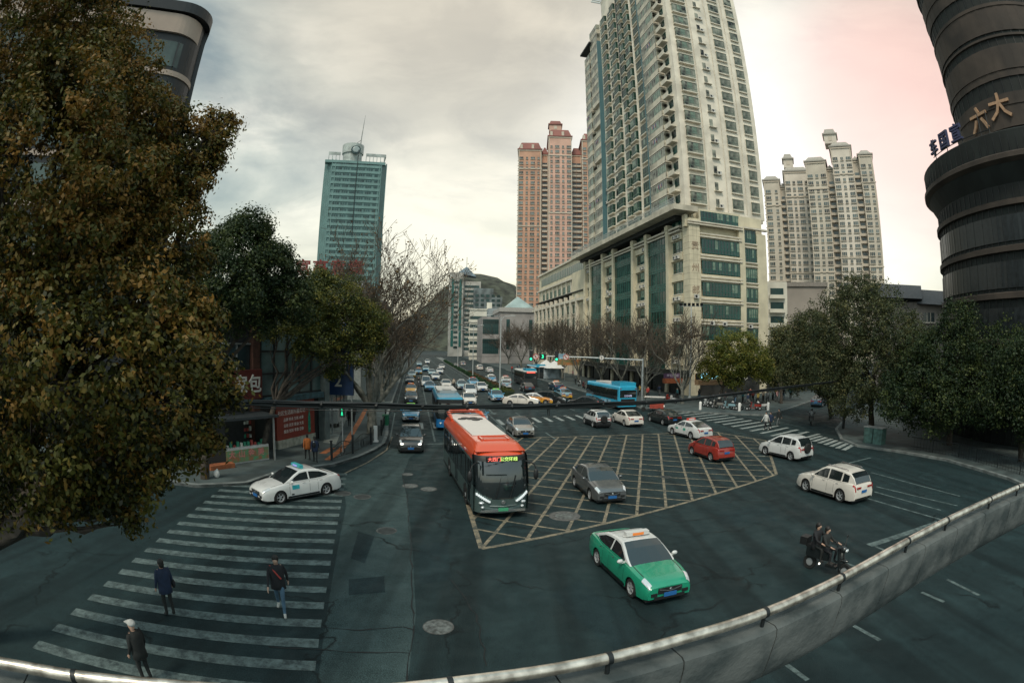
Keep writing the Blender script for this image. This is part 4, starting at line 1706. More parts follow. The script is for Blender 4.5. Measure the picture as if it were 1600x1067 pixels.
# low building further along
t = thing('shop_row', 'narrow shopfronts with bright signs behind the tall navy sign', 'shop row', Vector((-16.6, 45.5, 0)), TH)
MB().box(-9, 0, 0, 16, 0, 8.5).build('wall', mat('dim_shop_wall', (.09, .10, .09), .8, var=.3, scale=.5), t)
for i, (c, z, hh) in enumerate((((.42, .10, .05), 4.6, 1.3), ((.10, .22, .42), 4.4, 1.0), ((.45, .30, .10), 3.6, .7), ((.5, .5, .48), 3.2, .9), ((.28, .06, .05), 5.2, 2))):
    MB().box(-.02, .5, .3 + i * 3, 2.9 + i * 3, z, z + hh).build('sign_panel', mat('row_sign_%d' % i, c, .5, var=.2), t)
    MB().box(-.01, .08, .4 + i * 3, 2.8 + i * 3, .2, 3).build('shop_front', M_win, t)
# white van-like market cart by the post
# ------------------------------------------------------------------ trees
rng = np.random.default_rng(11)
L_near = leafmat('near_leaves', (.007, .012, .004), (.072, .076, .012), (.22, .12, .025))
L_olive = leafmat('olive_leaves', (.014, .030, .010), (.065, .082, .016), (.19, .17, .03))
L_dark = leafmat('dark_leaves', (.008, .022, .010), (.026, .046, .015), (.08, .10, .025))
L_camph = leafmat('camphor_leaves', (.020, .036, .018), (.070, .085, .036), (.15, .14, .055))
L_yel = leafmat('yellow_green_leaves', (.04, .07, .015), (.13, .145, .025), (.26, .22, .04))
L_brown = leafmat('withered_leaves', (.06, .035, .015), (.12, .07, .03), (.20, .12, .04))
L_hedge = leafmat('hedge_leaves', (.008, .03, .012), (.02, .07, .022), (.05, .13, .03))
M_bark = mat('bark', (.055, .045, .035), .9, var=.25, scale=4, bump=.5, bscale=14)
M_plane = mat('plane_bark', (.14, .14, .12), .85, var=.3, scale=2.5, col2=(.055, .06, .05), bump=.3, bscale=10)
M_twig = mat('twig_bark', (.075, .06, .044), .9, var=.2, scale=2)


def leaf_mesh(name, P, Nn, size, tint, mat_):
    """P: leaf centres, Nn: outward directions; builds one pointed folded leaf of four corners at each"""
    n = len(P)
    rnd = rng.normal(size=(n, 3))
    u = np.cross(Nn + rnd * .9, rng.normal(size=(n, 3)))
    u /= np.linalg.norm(u, axis=1)[:, None] + 1e-9
    w_ = np.cross(Nn + rnd * .55, u)
    w_ /= np.linalg.norm(w_, axis=1)[:, None] + 1e-9
    s = (size * rng.uniform(.6, 1.35, n))[:, None]
    v = np.stack([P - w_ * s * .62, P + u * s * .36, P + w_ * s * .62, P - u * s * .36], 1).reshape(-1, 3)
    me = bpy.data.meshes.new(name)
    me.vertices.add(4 * n)
    me.loops.add(4 * n)
    me.polygons.add(n)
    me.vertices.foreach_set('co', v.astype(np.float32).ravel())
    me.loops.foreach_set('vertex_index', np.arange(4 * n, dtype=np.int32))
    me.polygons.foreach_set('loop_start', np.arange(0, 4 * n, 4, dtype=np.int32))
    me.update(calc_edges=True)
    at_ = me.attributes.new('tint', 'FLOAT', 'FACE')
    at_.data.foreach_set('value', np.clip(tint, 0, 1).astype(np.float32))
    me.materials.append(mat_)
    return me


def crown(name, lobes, nclump, per, leaf, spread, mat_, warm=None, inner=.62):
    """lobes: (centre, radius) list"""
    cs = np.array([l[0][:] for l in lobes], float)
    rs = np.array([l[1] for l in lobes], float)
    wgt = rs ** 2 / (rs ** 2).sum()
    idx = rng.choice(len(lobes), nclump, p=wgt)
    d = rng.normal(size=(nclump, 3))
    d /= np.linalg.norm(d, axis=1)[:, None]
    rr = rs[idx] * (inner + (1.02 - inner) * rng.random(nclump) ** .5)
    # lumpy radius
    ph = rng.uniform(0, 6.28, (len(lobes), 3))
    rr = rr * np.where(rng.random(nclump) < .07, rng.uniform(1.08, 1.28, nclump), 1)
    lump = 1 + .15 * np.sin(d[:, 0] * 5 + ph[idx, 0]) + .16 * np.sin(d[:, 1] * 6 + ph[idx, 1]) + .10 * np.sin(d[:, 2] * 7 + ph[idx, 2])
    cp = cs[idx] + d * (rr * lump)[:, None] * np.array([1, 1, .9])
    # drop clumps deep inside other lobes
    keep = np.ones(nclump, bool)
    for c, r in zip(cs, rs):
        keep &= ~(np.linalg.norm(cp - c, axis=1) < r * .5)
    cp, d = cp[keep], d[keep]
    m = len(cp)
    ct = rng.normal(.42, .22, m)
    if warm is not None:
        ct += warm(cp)
    off = rng.normal(size=(m * per, 3)) * np.array([1, 1, .8])
    sz = np.repeat(rng.uniform(.6, 1.25, m), per)[:, None]
    P = np.repeat(cp, per, 0) + off * spread * sz
    Nn = off * .55 + np.repeat(d, per, 0) * .35 + np.array([0, 0, .45])
    tint = np.repeat(ct, per) + rng.normal(0, .14, m * per)
    return leaf_mesh(name, P, Nn, leaf, tint, mat_)


def limb(mb, a, b, r0, r1, n=7, wob=.12, seg=5, sag=0):
    wob = wob * .5
    a, b = Vector(a), Vector(b)
    L_ = (b - a).length
    pts, rad = [], []
    for i in range(seg + 1):
        t = i / seg
        p = a.lerp(b, t)
        if 0 < i < seg:
            p += Vector((random.gauss(0, 1), random.gauss(0, 1), random.gauss(0, .6))) * L_ * wob * .35
        p.z += sag * math.sin(t * PI) * L_
        pts.append(p)
        rad.append(r0 + (r1 - r0) * t)
    mb.tube(pts, rad, n)
    return pts


def leafy_tree(label, base, lobes, nclump, per, leaf, spread, mat_, tr=.22, fork=.35, group=None, name='broadleaf_tree', warm=None, inner=.62):
    base = Vector(base)
    t = thing(name, label, 'tree', base, 0, group)
    L0 = [(Vector(c) - base, r) for c, r in lobes]
    me = crown('crown', L0, nclump, per, leaf, spread, mat_, warm, inner)
    link('crown', me, t)
    mb = MB()
    top = sum((l[0] for l in L0), Vector()) / len(L0)
    f = Vector((top.x * .25, top.y * .25, max(1.6, top.z * fork)))
    limb(mb, (0, 0, -.05), f, tr * 1.15, tr * .8, 9, .06)
    for c, r in L0:
        k = limb(mb, f, c, tr * .55, tr * .12, 6, .16, 6, .04)
        for _ in range(5):
            q = c + Vector((random.gauss(0, 1), random.gauss(0, 1), random.gauss(0, 1))).normalized() * r * .85
            limb(mb, k[random.choice((3, 4, 5))], q, tr * .14, .012, 4, .2, 4)
    mb.build('trunk', M_bark, t, smooth=60)
    return t


def lob(px, py, dist, rpx):
    p = at(px, py, dist)
    return (p, rpx / LF * (p - Vector((0, 0, H))).length)


# the near tree that fills the left edge
nl = [lob(*a) for a in ((10, 30, 12.5, 165), (95, 60, 12.5, 100), (150, 150, 12.5, 95), (205, 190, 12.5, 72), (200, 130, 12.6, 40), (262, 205, 12.8, 48), (305, 232, 12.8, 40), (343, 215, 13, 26), (362, 188, 13, 15), (330, 182, 13, 16), (315, 258, 13, 26), (345, 250, 13, 14),
                        (180, 300, 12, 105), (265, 300, 12.2, 42), (292, 340, 12.2, 26), (30, 280, 11.5, 200), (245, 395, 11.5, 66), (100, 420, 10.5, 140), (300, 400, 12, 30), (300, 290, 12.4, 26),
                        (235, 470, 10.5, 72), (285, 500, 10.5, 56), (322, 545, 10.2, 34), (318, 600, 10, 52), (352, 628, 10, 26), (372, 612, 10, 14), (345, 580, 10, 20), (250, 640, 9.6, 88), (110, 580, 9.5, 180), (160, 715, 9.2, 85), (50, 700, 9.2, 110), (195, 775, 9.3, 42), (205, 812, 9.3, 18), (285, 690, 9.8, 42), (320, 680, 9.8, 22), (322, 500, 10.3, 26), (240, 730, 9.5, 30), (120, 770, 9.2, 50))]


def warm_near(cp):
    z = cp[:, 2]
    az_ = np.degrees(np.arctan2(cp[:, 0] - 13.5, cp[:, 1] + 6.0))
    flare_tint = np.clip((z - 6.5) / 3, 0, 1) * .24  # upper leaves more orange: lens flare put into their tint
    return flare_tint + np.where(rng.random(len(z)) < .25, .22, 0) - np.where(rng.random(len(z)) < .3, .22, 0)


leafy_tree('huge brownish green broadleaf tree filling the left edge of the picture', (-13.5, 6.0, 0), nl, 6800, 40, .082, .125, L_near, .34, .3, warm=warm_near, inner=.55)
# next ones
leafy_tree('dark green tree rising behind the huge left tree', (-16.5, 24.5, .15), [lob(*a) for a in ((375, 400, 27, 62), (345, 440, 26, 62), (420, 425, 28, 48), (335, 385, 27, 28), (400, 358, 28, 22), (452, 465, 28, 40), (375, 355, 27, 20), (395, 480, 28, 40), (330, 480, 26, 50), (440, 400, 28, 20))], 2500, 32, .11, .20, L_dark, .24, .45, warm=lambda c: .12 * (rng.random(len(c)) < .4))
leafy_tree('olive green street tree spreading over the glass fronted shops', (-16.0, 30.4, .15), [lob(*a) for a in ((475, 480, 35, 46), (525, 470, 36, 44), (545, 505, 36, 42), (580, 500, 37, 26), (430, 500, 33, 34), (500, 530, 35, 32), (560, 548, 36, 28), (520, 575, 36, 18), (470, 545, 34, 14), (585, 530, 37, 20), (500, 440, 36, 20))], 2100, 32, .11, .20, L_olive, .20, .42, warm=lambda c: .2 * (rng.random(len(c)) < .35))
# right hand camphor cluster
leafy_tree('big dark camphor tree in the middle of the right hand clump', (34.5, 41.5, .15), [lob(*a) for a in ((1345, 490, 52, 55), (1310, 520, 52, 48), (1385, 520, 50, 55), (1340, 455, 52, 28), (1300, 570, 52, 45), (1370, 580, 50, 55), (1420, 560, 48, 50), (1330, 620, 50, 34))], 2600, 32, .15, .27, L_camph, .3, .35, group='dark trees on the right corner')
leafy_tree('grey green camphor tree at the left of the right hand clump', (36.5, 52, .15), [lob(*a) for a in ((1275, 540, 62, 36), (1250, 560, 62, 30), (1290, 580, 62, 40), (1265, 510, 62, 28), (1240, 590, 62, 22), (1300, 600, 60, 26))], 1900, 28, .17, .29, L_camph, .26, .4, group='dark trees on the right corner', warm=lambda c: .1)
leafy_tree('very dark tree before the round building in the right hand clump', (35.5, 31.0, .15), [lob(*a) for a in ((1440, 600, 45, 60), (1480, 560, 46, 60), (1405, 630, 43, 32), (1470, 635, 43, 40), (1530, 610, 44, 50), (1500, 500, 46, 30), (1560, 560, 46, 50))], 2300, 28, .16, .28, L_dark, .28, .35, group='dark trees on the right corner')
leafy_tree('low dark tree nearest the camera on the far side pavement', (35.5, 22.5, .15), [lob(*a) for a in ((1575, 620, 40, 40), (1600, 570, 40, 45), (1620, 650, 40, 40), (1540, 640, 41, 26))], 1200, 22, .17, .36, L_dark, .25, .4, group='dark trees on the right corner')
leafy_tree('bright yellow green round tree before the cream building corner', (28.4, 68.5, .15), [lob(*a) for a in ((1150, 545, 74, 30), (1120, 560, 74, 24), (1175, 560, 74, 26), (1145, 575, 74, 28), (1190, 575, 74, 18), (1105, 578, 74, 16))], 2000, 20, .18, .30, L_yel, .22, .4, name='round_crowned_tree', inner=.75)
leafy_tree('mid green tree between the yellow green tree and the camphor clump', (37.5, 66.5, .15), [lob(*a) for a in ((1225, 530, 80, 22), (1215, 560, 80, 22), (1235, 580, 80, 22), (1205, 585, 80, 16))], 800, 18, .28, .55, L_camph, .22, .4, warm=lambda c: .2)

# ---- bare plane trees


def bare(seed, height, spread, stems, r0, leaves=260, levels=4, rmin=.012, dens=0):
    random.seed(seed)
    mb = MB()
    tips = []

    def grow(p, d, L_, r, lv):
        seg = 4 if lv > 1 else 3
        pts, rad = [p.copy()], [r]
        q = p.copy()
        for i in range(seg):
            d = (d + Vector((random.gauss(0, .13), random.gauss(0, .13), random.gauss(0, .09) + .05))).normalized()
            q = q + d * L_ / seg
            pts.append(q.copy())
            rad.append(max(rmin, r * (1 - .55 * (i + 1) / seg)))
        mb.tube(pts, rad, (8, 6, 5, 4, 3)[min(4, levels - lv)], 0 if lv >= levels - 1 else 1, cap=False)
        if lv == 0:
            tips.append(q)
            return
        kids = (random.choice((3, 4)) if lv > 1 else random.choice((4, 5, 6))) + dens
        for k in range(kids):
            t = random.uniform(.3, 1.0) if k else 1.0
            i = min(seg - 1, int(t * seg))
            b = pts[i].lerp(pts[i + 1], min(1, t * seg - i))
            a = Vector((random.gauss(0, 1), random.gauss(0, 1), random.gauss(.1, .5))).normalized()
            nd = (d * .95 + a * (.62 if lv > 1 else .8)).normalized()
            nd.z = max(nd.z, -.12)
            grow(b, nd, L_ * random.uniform(.5, .78), max(rmin, rad[i] * random.uniform(.45, .68)), lv - 1)
    f = height * .17
    mb.tube([(0, 0, -.05), (.03, 0, f * .5), (0, .02, f)], [r0 * 1.25, r0, r0 * 1.05], 10)
    for s in range(stems):
        a = 2 * PI * s / stems + random.uniform(-.4, .4)
        lean = spread * random.uniform(.55, 1.15)
        grow(Vector((math.cos(a) * r0 * .4, math.sin(a) * r0 * .4, f * .85)), Vector((math.cos(a) * lean, math.sin(a) * lean, 1)).normalized(), height * .40, r0 * .55, levels)
    me = mb.mesh('trunk', [M_plane, M_twig], 0)
    P = np.array([t[:] for t in random.choices(tips, k=leaves)]) + rng.normal(0, .12, (leaves, 3))
    lm = leaf_mesh('crown', P, np.tile([0, 0, 1.], (leaves, 1)), .16, rng.random(leaves), L_brown)
    print('bare', len(tips), len(mb.f))
    return me, lm


B1 = bare(3, 14.6, .66, 7, .36, levels=4, leaves=3200, rmin=.014, dens=1)
B2 = bare(5, 13.0, .62, 6, .24, levels=3, leaves=350, rmin=.022, dens=1)
B3 = bare(9, 12.6, .7, 6, .22, levels=3, leaves=350, rmin=.022, dens=2)


def place_bare(B, x, y, rz, sc, label, group='bare plane trees along the street', sz=None):
    t = thing('plane_tree', label, 'tree', (x, y, .12), rz, group)
    t.scale = (sc, sc, sz or sc)
    link('trunk', B[0], t)
    link('crown', B[1], t)
    return t


p = gp(588, 682)
place_bare(B1, p.x - .5, p.y + .5, 1.0, 1.08, 'big many stemmed bare plane tree just left of the street, nearest of its row')
for i, (d, sc) in enumerate(((13, .86), (25, .9), (39, .85), (56, .9), (78, .9), (105, 1.0))):
    q = e + UY * d + UX * -1.4
    place_bare((B1, B2)[i % 2] if i < 3 else B3, q.x, q.y, i * 1.7, sc * (1.15 if i % 2 else .92), ['bare plane tree on the left pavement, second from the camera', 'bare plane tree on the left pavement, third from the camera', 'bare plane tree on the left pavement, fourth from the camera', 'bare plane tree on the left pavement, fifth from the camera', 'bare plane tree on the left pavement, sixth from the camera', 'bare plane tree on the left pavement, farthest of its row'][i])
for i, (px, dist, hs_) in enumerate(((1068, 73, 1.0), (1010, 80, 1.05), (972, 92, 1.08), (940, 100, 1.1), (905, 112, 1.1), (880, 124, 1.15), (858, 138, 1.15), (838, 156, 1.2), (815, 178, 1.2), (795, 205, 1.25), (770, 235, 1.25))):
    q = at(px, 540, dist)
    od = ('first', 'second', 'third', 'fourth', 'fifth', 'sixth', 'seventh', 'eighth', 'ninth', 'tenth', 'last')[i]
    place_bare((B2, B3)[i % 2], q.x, q.y, i * 2.1, hs_ * .98, 'bare plane tree before the cream building, %s from the corner lamp' % od)
random.seed(21)

# median hedge: clipped shrub strip and brownish low strip beside it
m0, m1 = Vector((-2.3, 81, 0)), Vector((-46.7, 312, 0))


def hedge(label, a, b, wid, h, mat_, dens, leaf):
    a, b = Vector(a), Vector(b)
    L_ = (b - a).length
    u = (b - a) / L_
    s = Vector((-u.y, u.x, 0))
    n = int(L_ * dens)
    x = rng.random(n) * L_
    face = rng.random(n)
    y = np.where(face < .5, (rng.random(n) - .5) * wid, np.sign(rng.random(n) - .5) * wid / 2)
    z = np.where(face < .5, h, rng.random(n) * h) + rng.normal(0, .06, n)
    P = np.outer(x, u) + np.outer(y, s)
    P[:, 2] = z + .1 * np.sin(x * .9)
    t = thing('hedge', label, 'hedge', a)
    link('foliage', leaf_mesh('foliage', P, np.tile([0, 0, 1.], (n, 1)), leaf, rng.random(n) * .7 + .15 * np.sin(x * .5), mat_), t)
    MB().obox(u * L_ / 2 + Vector((0, 0, h * .4)), u * (L_ / 2 - .1), s * (wid / 2 - .12), (0, 0, h * .42)).build('core', mat('hedge_core', (.012, .03, .012), .9, var=.2), t)
    return t


hm0 = Vector((-1.2, 79.5, 0))
hedge('long low dark green clipped hedge along the middle of the main street', hm0, hm0 + UY * 150, .9, .8, L_hedge, 90, .16)
hedge('brownish red low shrub strip on the far side of the green hedge', hm0 + UX * 1.3 + UY * 14, hm0 + UX * 1.3 + UY * 60, 1.0, .7, L_brown, 90, .16)
hedge('leafy shrub bed with yellowish tops at the near end of the street hedge', hm0 + UX * .7 + UY * -1.5, hm0 + UX * .7 + UY * 9, 1.6, .9, L_olive, 170, .16)
g = MB()
a = hm0 - UY * 2.5
g.prism([(p_.x, p_.y) for p_ in (a - UX * .7, a + UX * 2.2, a + UX * 2.2 + UY * 220, a - UX * .7 + UY * 220)], -.02, .15)
struct('median_kerb', g, M_kerb)
# ------------------------------------------------------------------ cars
def lerpk(x, ks):
    if x <= ks[0][0]:
        return ks[0][1]
    for (a, va), (b, vb) in zip(ks, ks[1:]):
        if x <= b:
            t = (x - a) / (b - a)
            return va + (vb - va) * t
    return ks[-1][1]


KIND = {
    'sedan': dict(L=4.65, W=1.80, r=.325, wb=(1.40, -1.32), top=[(-2.33, .66), (-2.28, .93), (-2.1, 1.02), (-1.6, 1.04), (-1, .98), (.9, .97), (1.4, .92), (1.95, .83), (2.2, .74), (2.33, .64)],
                  roof=[(-1.95, 1.03), (-1.5, 1.20), (-1.0, 1.385), (-.6, 1.44), (-.2, 1.46), (.15, 1.43), (.5, 1.28), (1.12, .94)], rf=(-.95, .18), side=(-1.45, .75), pil=(-.28, -.36)),
    'suv': dict(L=4.55, W=1.86, r=.36, wb=(1.38, -1.30), top=[(-2.28, .70), (-2.22, 1.0), (-2.0, 1.10), (-1, 1.06), (.95, 1.05), (1.4, 1.02), (1.95, .92), (2.18, .80), (2.28, .58)],
                roof=[(-2.16, 1.08), (-2.0, 1.36), (-1.75, 1.55), (-1.2, 1.63), (-.4, 1.67), (.1, 1.64), (.4, 1.50), (1.12, 1.03)], rf=(-1.72, .12), side=(-1.72, .8), pil=(-.22, -.30), pil2=(-1.2, -1.3)),
    'hatch': dict(L=4.0, W=1.70, r=.31, wb=(1.22, -1.20), top=[(-2.0, .66), (-1.95, .95), (-1.7, 1.05), (-.8, 1.0), (.85, .98), (1.3, .93), (1.7, .82), (1.92, .70), (2.0, .55)],
                  roof=[(-1.9, 1.03), (-1.78, 1.28), (-1.55, 1.45), (-1.0, 1.53), (-.3, 1.56), (.1, 1.52), (.4, 1.38), (1.15, .95)], rf=(-1.52, .12), side=(-1.5, .85), pil=(-.22, -.30), pil2=(-1.05, -1.13)),
    'van': dict(L=4.7, W=1.80, r=.32, wb=(1.45, -1.35), top=[(-2.35, .66), (-2.32, 1.0), (-1, 1.05), (1.2, 1.03), (1.6, .98), (2.05, .86), (2.35, .58)],
                roof=[(-2.32, 1.05), (-2.25, 1.5), (-2.1, 1.72), (-1.2, 1.80), (.2, 1.80), (.6, 1.70), (1.65, 1.0)], rf=(-2.08, .5), side=(-2.0, 1.2), pil=(.1, .02), pil2=(-1.1, -1.2)),
}


class Shape:
    def __init__(s, kind):
        s.k = KIND[kind]
        s.L, s.W = s.k['L'], s.k['W']

    def w(s, x):
        h = s.L / 2
        t = max(0, abs(x) - h * .55) / (h * .45)
        return s.W / 2 * (1 - (.19 if x > 0 else .14) * t ** 2.3)

    def zb(s, x):
        z = .21
        R_ = s.k['r'] + .045
        for xw in s.k['wb']:
            if abs(x - xw) < R_:
                z = max(z, s.k['r'] + math.sqrt(R_ * R_ - (x - xw) ** 2))
        if abs(x) > s.L / 2 - .25:
            z = max(z, .21 + (abs(x) - s.L / 2 + .25) * .25)
        return z

    def ring(s, x):
        """half section from the bottom edge up to the centre line"""
        w_, zt, zb = s.w(x), lerpk(x, s.k['top']), s.zb(x)
        raw = [(w_ * .975, zb), (w_, max(zb, .36)), (w_ * 1.0, max(zb, zt * .62)), (w_ * .985, max(zb + .01, zt * .84)), (w_ * .94, zt - .045), (w_ * .84, zt - .008), (w_ * .55, zt + .012), (0, zt + .02)]
        out_ = []
        z_ = 0
        for y, z in raw:
            z = max(z, z_)
            z_ = z
            out_.append((y, z))
        return out_

    def surf(s, x, t):
        r = s.ring(x)
        n = len(r) - 1
        i = min(n - 1, int(t * n))
        f = t * n - i
        return Vector((x, r[i][0] + (r[i + 1][0] - r[i][0]) * f, r[i][1] + (r[i + 1][1] - r[i][1]) * f))

    def patch(s, mb, x0, x1, t0, t1, sgn=1, off=.012, n=4, m=0, slant=0):
        base = len(mb.v)
        for i in range(n + 1):
            for j in range(n + 1):
                tt = t0 + (t1 - t0) * j / n
                x = x0 + (x1 - x0) * i / n + slant * (tt - t0)
                x = max(-s.L / 2 + .001, min(s.L / 2 - .001, x))
                p = s.surf(x, tt)
                a = s.surf(x, min(1, tt + .02)) - s.surf(x, max(0, tt - .02))
                b = s.surf(min(x + .02, s.L / 2), tt) - s.surf(max(x - .02, -s.L / 2), tt)
                nn = b.cross(a)
                if nn.length > 1e-9:
                    nn.normalize()
                    if nn.y < 0 and tt < .8:
                        nn = -nn
                    if tt >= .8 and nn.z < 0:
                        nn = -nn
                    p = p + nn * off
                mb.v.append((p.x, p.y * sgn, p.z))
        for i in range(n):
            for j in range(n):
                q = base + i * (n + 1) + j
                mb.f.append((q, q + 1, q + n + 2, q + n + 1))
                mb.m.append(m)


CACHE = {}


def car_parts(kind, cols):
    """cols: upper body, lower body, roof materials. Returns list of (name, mesh, parent index)"""
    key = (kind,) + tuple(m.name for m in cols)
    if key in CACHE:
        return CACHE[key]
    s = Shape(kind)
    k = s.k
    L_, W_ = s.L, s.W
    P = []
    body = MB()
    xs = sorted(set([round(v, 3) for v in np.arange(-L_ / 2, L_ / 2 + .001, .085)] + [L_ / 2] + [xw + a for xw in k['wb'] for a in (-k['r'] - .05, -k['r'] - .04, k['r'] + .04, k['r'] + .05)]))
    rings = []
    for x in xs:
        r = s.ring(x)
        rings.append([(x, y, z) for y, z in r] + [(x, -y, z) for y, z in r[-2::-1]])
    n = len(rings[0])
    base = 0
    for r in rings:
        body.v += r
    for i in range(len(xs) - 1):
        for j in range(n - 1):
            q = i * n + j
            body.f.append((q, q + 1, q + n + 1, q + n))
            zc = (body.v[q][2] + body.v[q + 1][2]) / 2
            body.m.append(1 if zc < .56 else 0)
    for e_, rv in ((0, 1), (len(xs) - 1, 0)):
        f = list(range(e_ * n, e_ * n + n))
        body.f.append(tuple(f[::-1] if rv else f))
        body.m.append(1)
    # greenhouse
    rk = k['roof']
    x0, x1 = rk[0][0], rk[-1][0]
    gx = sorted(set([x0 + (x1 - x0) * i / 34 for i in range(35)] + [a for a, _ in rk] + list(k['rf']) + list(k['side']) + list(k['pil']) + list(k.get('pil2', ()))))
    hr = max(v for _, v in rk)
    zbelt = lerpk(0, k['top'])
    front, rear, side = MB(), MB(), [MB(), MB()]
    cols_g = []
    for x in gx:
        zt = lerpk(x, k['top']) - .02
        zr = max(lerpk(x, rk), zt + .005)
        yb = s.w(x) * .93
        # taper of the cabin in plan
        yb *= 1 - .10 * max(0, (x - .4) / 1.0) ** 2 - .10 * max(0, (-.9 - x) / 1.2) ** 2
        yt0 = W_ / 2 * .70

        def yy(z):
            t = min(1, max(0, (z - zbelt) / (hr - zbelt)))
            return yb + (yt0 - yb) * t ** 1.15
        h = zr - zt
        zs = [zt, zt + min(.05, h * .3), zr - min(.10, h * .45), zr - min(.04, h * .18)]
        row = [(x, yy(z), z) for z in zs] + [(x, yy(zr) * .93, zr), (x, yy(zr) * .5, zr + .014), (x, 0, zr + .02)]
        cols_g.append(row)
    for i in range(len(gx) - 1):
        xm = (gx[i] + gx[i + 1]) / 2
        a, b = cols_g[i], cols_g[i + 1]
        for j in range(6):
            for sg in (1, -1):
                q = [a[j], a[j + 1], b[j + 1], b[j]]
                q = [(p[0], p[1] * sg, p[2]) for p in q]
                if sg < 0:
                    q = q[::-1]
                tgt, mm = body, 2
                inpil = any(p1 <= xm <= p0 for p0, p1 in (k['pil'], k.get('pil2', (9, 9.1)[::-1])) if p1 < p0)
                if j == 1:
                    mm = 2
                    if k['side'][0] < xm < k['side'][1] and not inpil and (a[2][2] - a[1][2]) > .02:
                        tgt, mm = side[0 if sg > 0 else 1], 0
                elif j in (0,):
                    mm = 0
                elif j >= 4:
                    if xm > k['rf'][1]:
                        tgt, mm = front, 0
                    elif xm < k['rf'][0]:
                        tgt, mm = rear, 0
                tgt.quad(q, mm)
    P.append(('body', body.mesh('body', list(cols), 32), -1))
    P.append(('windscreen', front.mesh('windscreen', M_glass, 32), -1))
    P.append(('rear_window', rear.mesh('rear_window', M_glass, 32), -1))
    for m_ in side:
        P.append(('side_window', m_.mesh('side_window', M_glass, 32), -1))
    # dark underbody and arches
    ub = MB()
    ub.box(-L_ / 2 + .12, L_ / 2 - .12, -W_ / 2 * .82, W_ / 2 * .82, .14, .5)
    ub.box(k['wb'][1] + k['r'] + .05, k['wb'][0] - k['r'] - .05, -W_ / 2 * .97, W_ / 2 * .97, .16, .23)
    P.append(('underbody', ub.mesh('underbody', M_black), -1))
    # front face
    f = MB()
    xf = L_ / 2
    wf = s.w(xf)
    zf = lerpk(xf, k['top'])
    f.box(xf - .02, xf + .03, -wf * .56, wf * .56, zf - .21, zf - .02)
    f.box(xf - .02, xf + .035, -wf * .72, wf * .72, .25, .34)
    for sg in (1, -1):
        f.obox((xf + .005, sg * wf * .74, .42), (.03, 0, 0), (0, .10, .0), (0, 0, .05))
    P.append(('grille', f.mesh('grille', M_black), -1))
    f = MB()
    f.obox((xf + .036, -wf * .26, zf - .10), (.006, 0, 0), (0, wf * .27, -.05), (0, .002, .012))
    f.obox((xf + .036, wf * .26, zf - .10), (.006, 0, 0), (0, wf * .27, .05), (0, .002, .012))
    f.ball((xf + .045, 0, zf - .08), (.015, .05, .05), 10)
    P.append(('badge', f.mesh('badge', M_chrome), -1))
    for nm, xx, zz in (('number_plate', xf + .05, .40), ('number_plate', -xf - .03, .66 if kind != 'sedan' else .62)):
        f = MB().box(xx - .01, xx + .01, -.22, .22, zz - .07, zz + .07)
        P.append((nm, f.mesh(nm, M_plateb), -1))
    for sg in (1, -1):
        f = MB()
        s.patch(f, xf - .38, xf - .02, .53, .74, sg, .012, 5, 0, -.3)
        P.append(('headlight', f.mesh('headlight', M_lamp, 60), -1))
        f = MB()
        s.patch(f, -xf + .01, -xf + .22, .52, .66, sg, .012, 4, 0, -.15)
        f.box(-xf - .02, -xf + .02, sg * wf * .62 - .17, sg * wf * .62 + .17, lerpk(-xf + .1, k['top']) - .19, lerpk(-xf + .1, k['top']) - .10)
        P.append(('taillight', f.mesh('taillight', M_red, 60), -1))
        f = MB()
        f.ball((.78 if kind != 'van' else 1.25, sg * (W_ / 2 + .10), zbelt + .05), (.07, .11, .075), 10)
        f.box(.74 if kind != 'van' else 1.2, .80 if kind != 'van' else 1.26, min(sg * (W_ / 2 - .1), sg * (W_ / 2 + .08)), max(sg * (W_ / 2 - .1), sg * (W_ / 2 + .08)), zbelt - .03, zbelt + .02)
        P.append(('mirror', f.mesh('mirror', cols[2] if cols[2] is not M_black else cols[0], 50), -1))
    # door gaps, handles, sill line
    f = MB()
    for sg in (1, -1):
        for xx in (.86, (k['pil'][0] + k['pil'][1]) / 2, k['wb'][1] + k['r'] + .18):
            s.patch(f, xx - .008, xx + .008, .10, .56, sg, .004, 3)
        s.patch(f, 1.0, L_ / 2 - .5, .735, .75, sg, .004, 3)
        s.patch(f, k['wb'][1] + k['r'] + .1, k['wb'][0] - k['r'] - .1, .01, .10, sg, .006, 6)
    f.box(-L_ / 2 + .02, -L_ / 2 - .012, -s.w(-L_ / 2) * .9, s.w(-L_ / 2) * .9, .28, .34)
    P.append(('door_seam_trim', f.mesh('door_seam_trim', M_trim), -1))
    for sg in (1, -1):
        for xx in (.02, -1.0 if kind != 'hatch' else -.85):
            f = MB()
            s.patch(f, xx - .09, xx + .09, .475, .50, sg, .03, 2)
            P.append(('door_handle', f.mesh('door_handle', M_chrome), -1))
    # wheels
    r = k['r']
    ty = MB().lathe([(r * .62, -.10), (r * .95, -.10), (r, -.06), (r, .06), (r * .95, .10), (r * .62, .10)], 28, axis='y', cap=False)
    rm = MB().lathe([(0, .075), (r * .12, .082), (r * .14, .07)], 14, axis='y')
    rm.lathe([(r * .56, .02), (r * .58, .09), (r * .65, .104), (r * .66, .02)], 28, axis='y', cap=False)
    rm.lathe([(0, .0), (r * .6, .0)], 20, axis='y', m=1)
    for i in range(5):
        a = 2 * PI * i / 5
        c, sn = math.cos(a), math.sin(a)
        rm.obox((c * r * .34, .068, sn * r * .34), (c * r * .26, 0, sn * r * .26), (0, .014, 0), (-sn * r * .075, 0, c * r * .075))
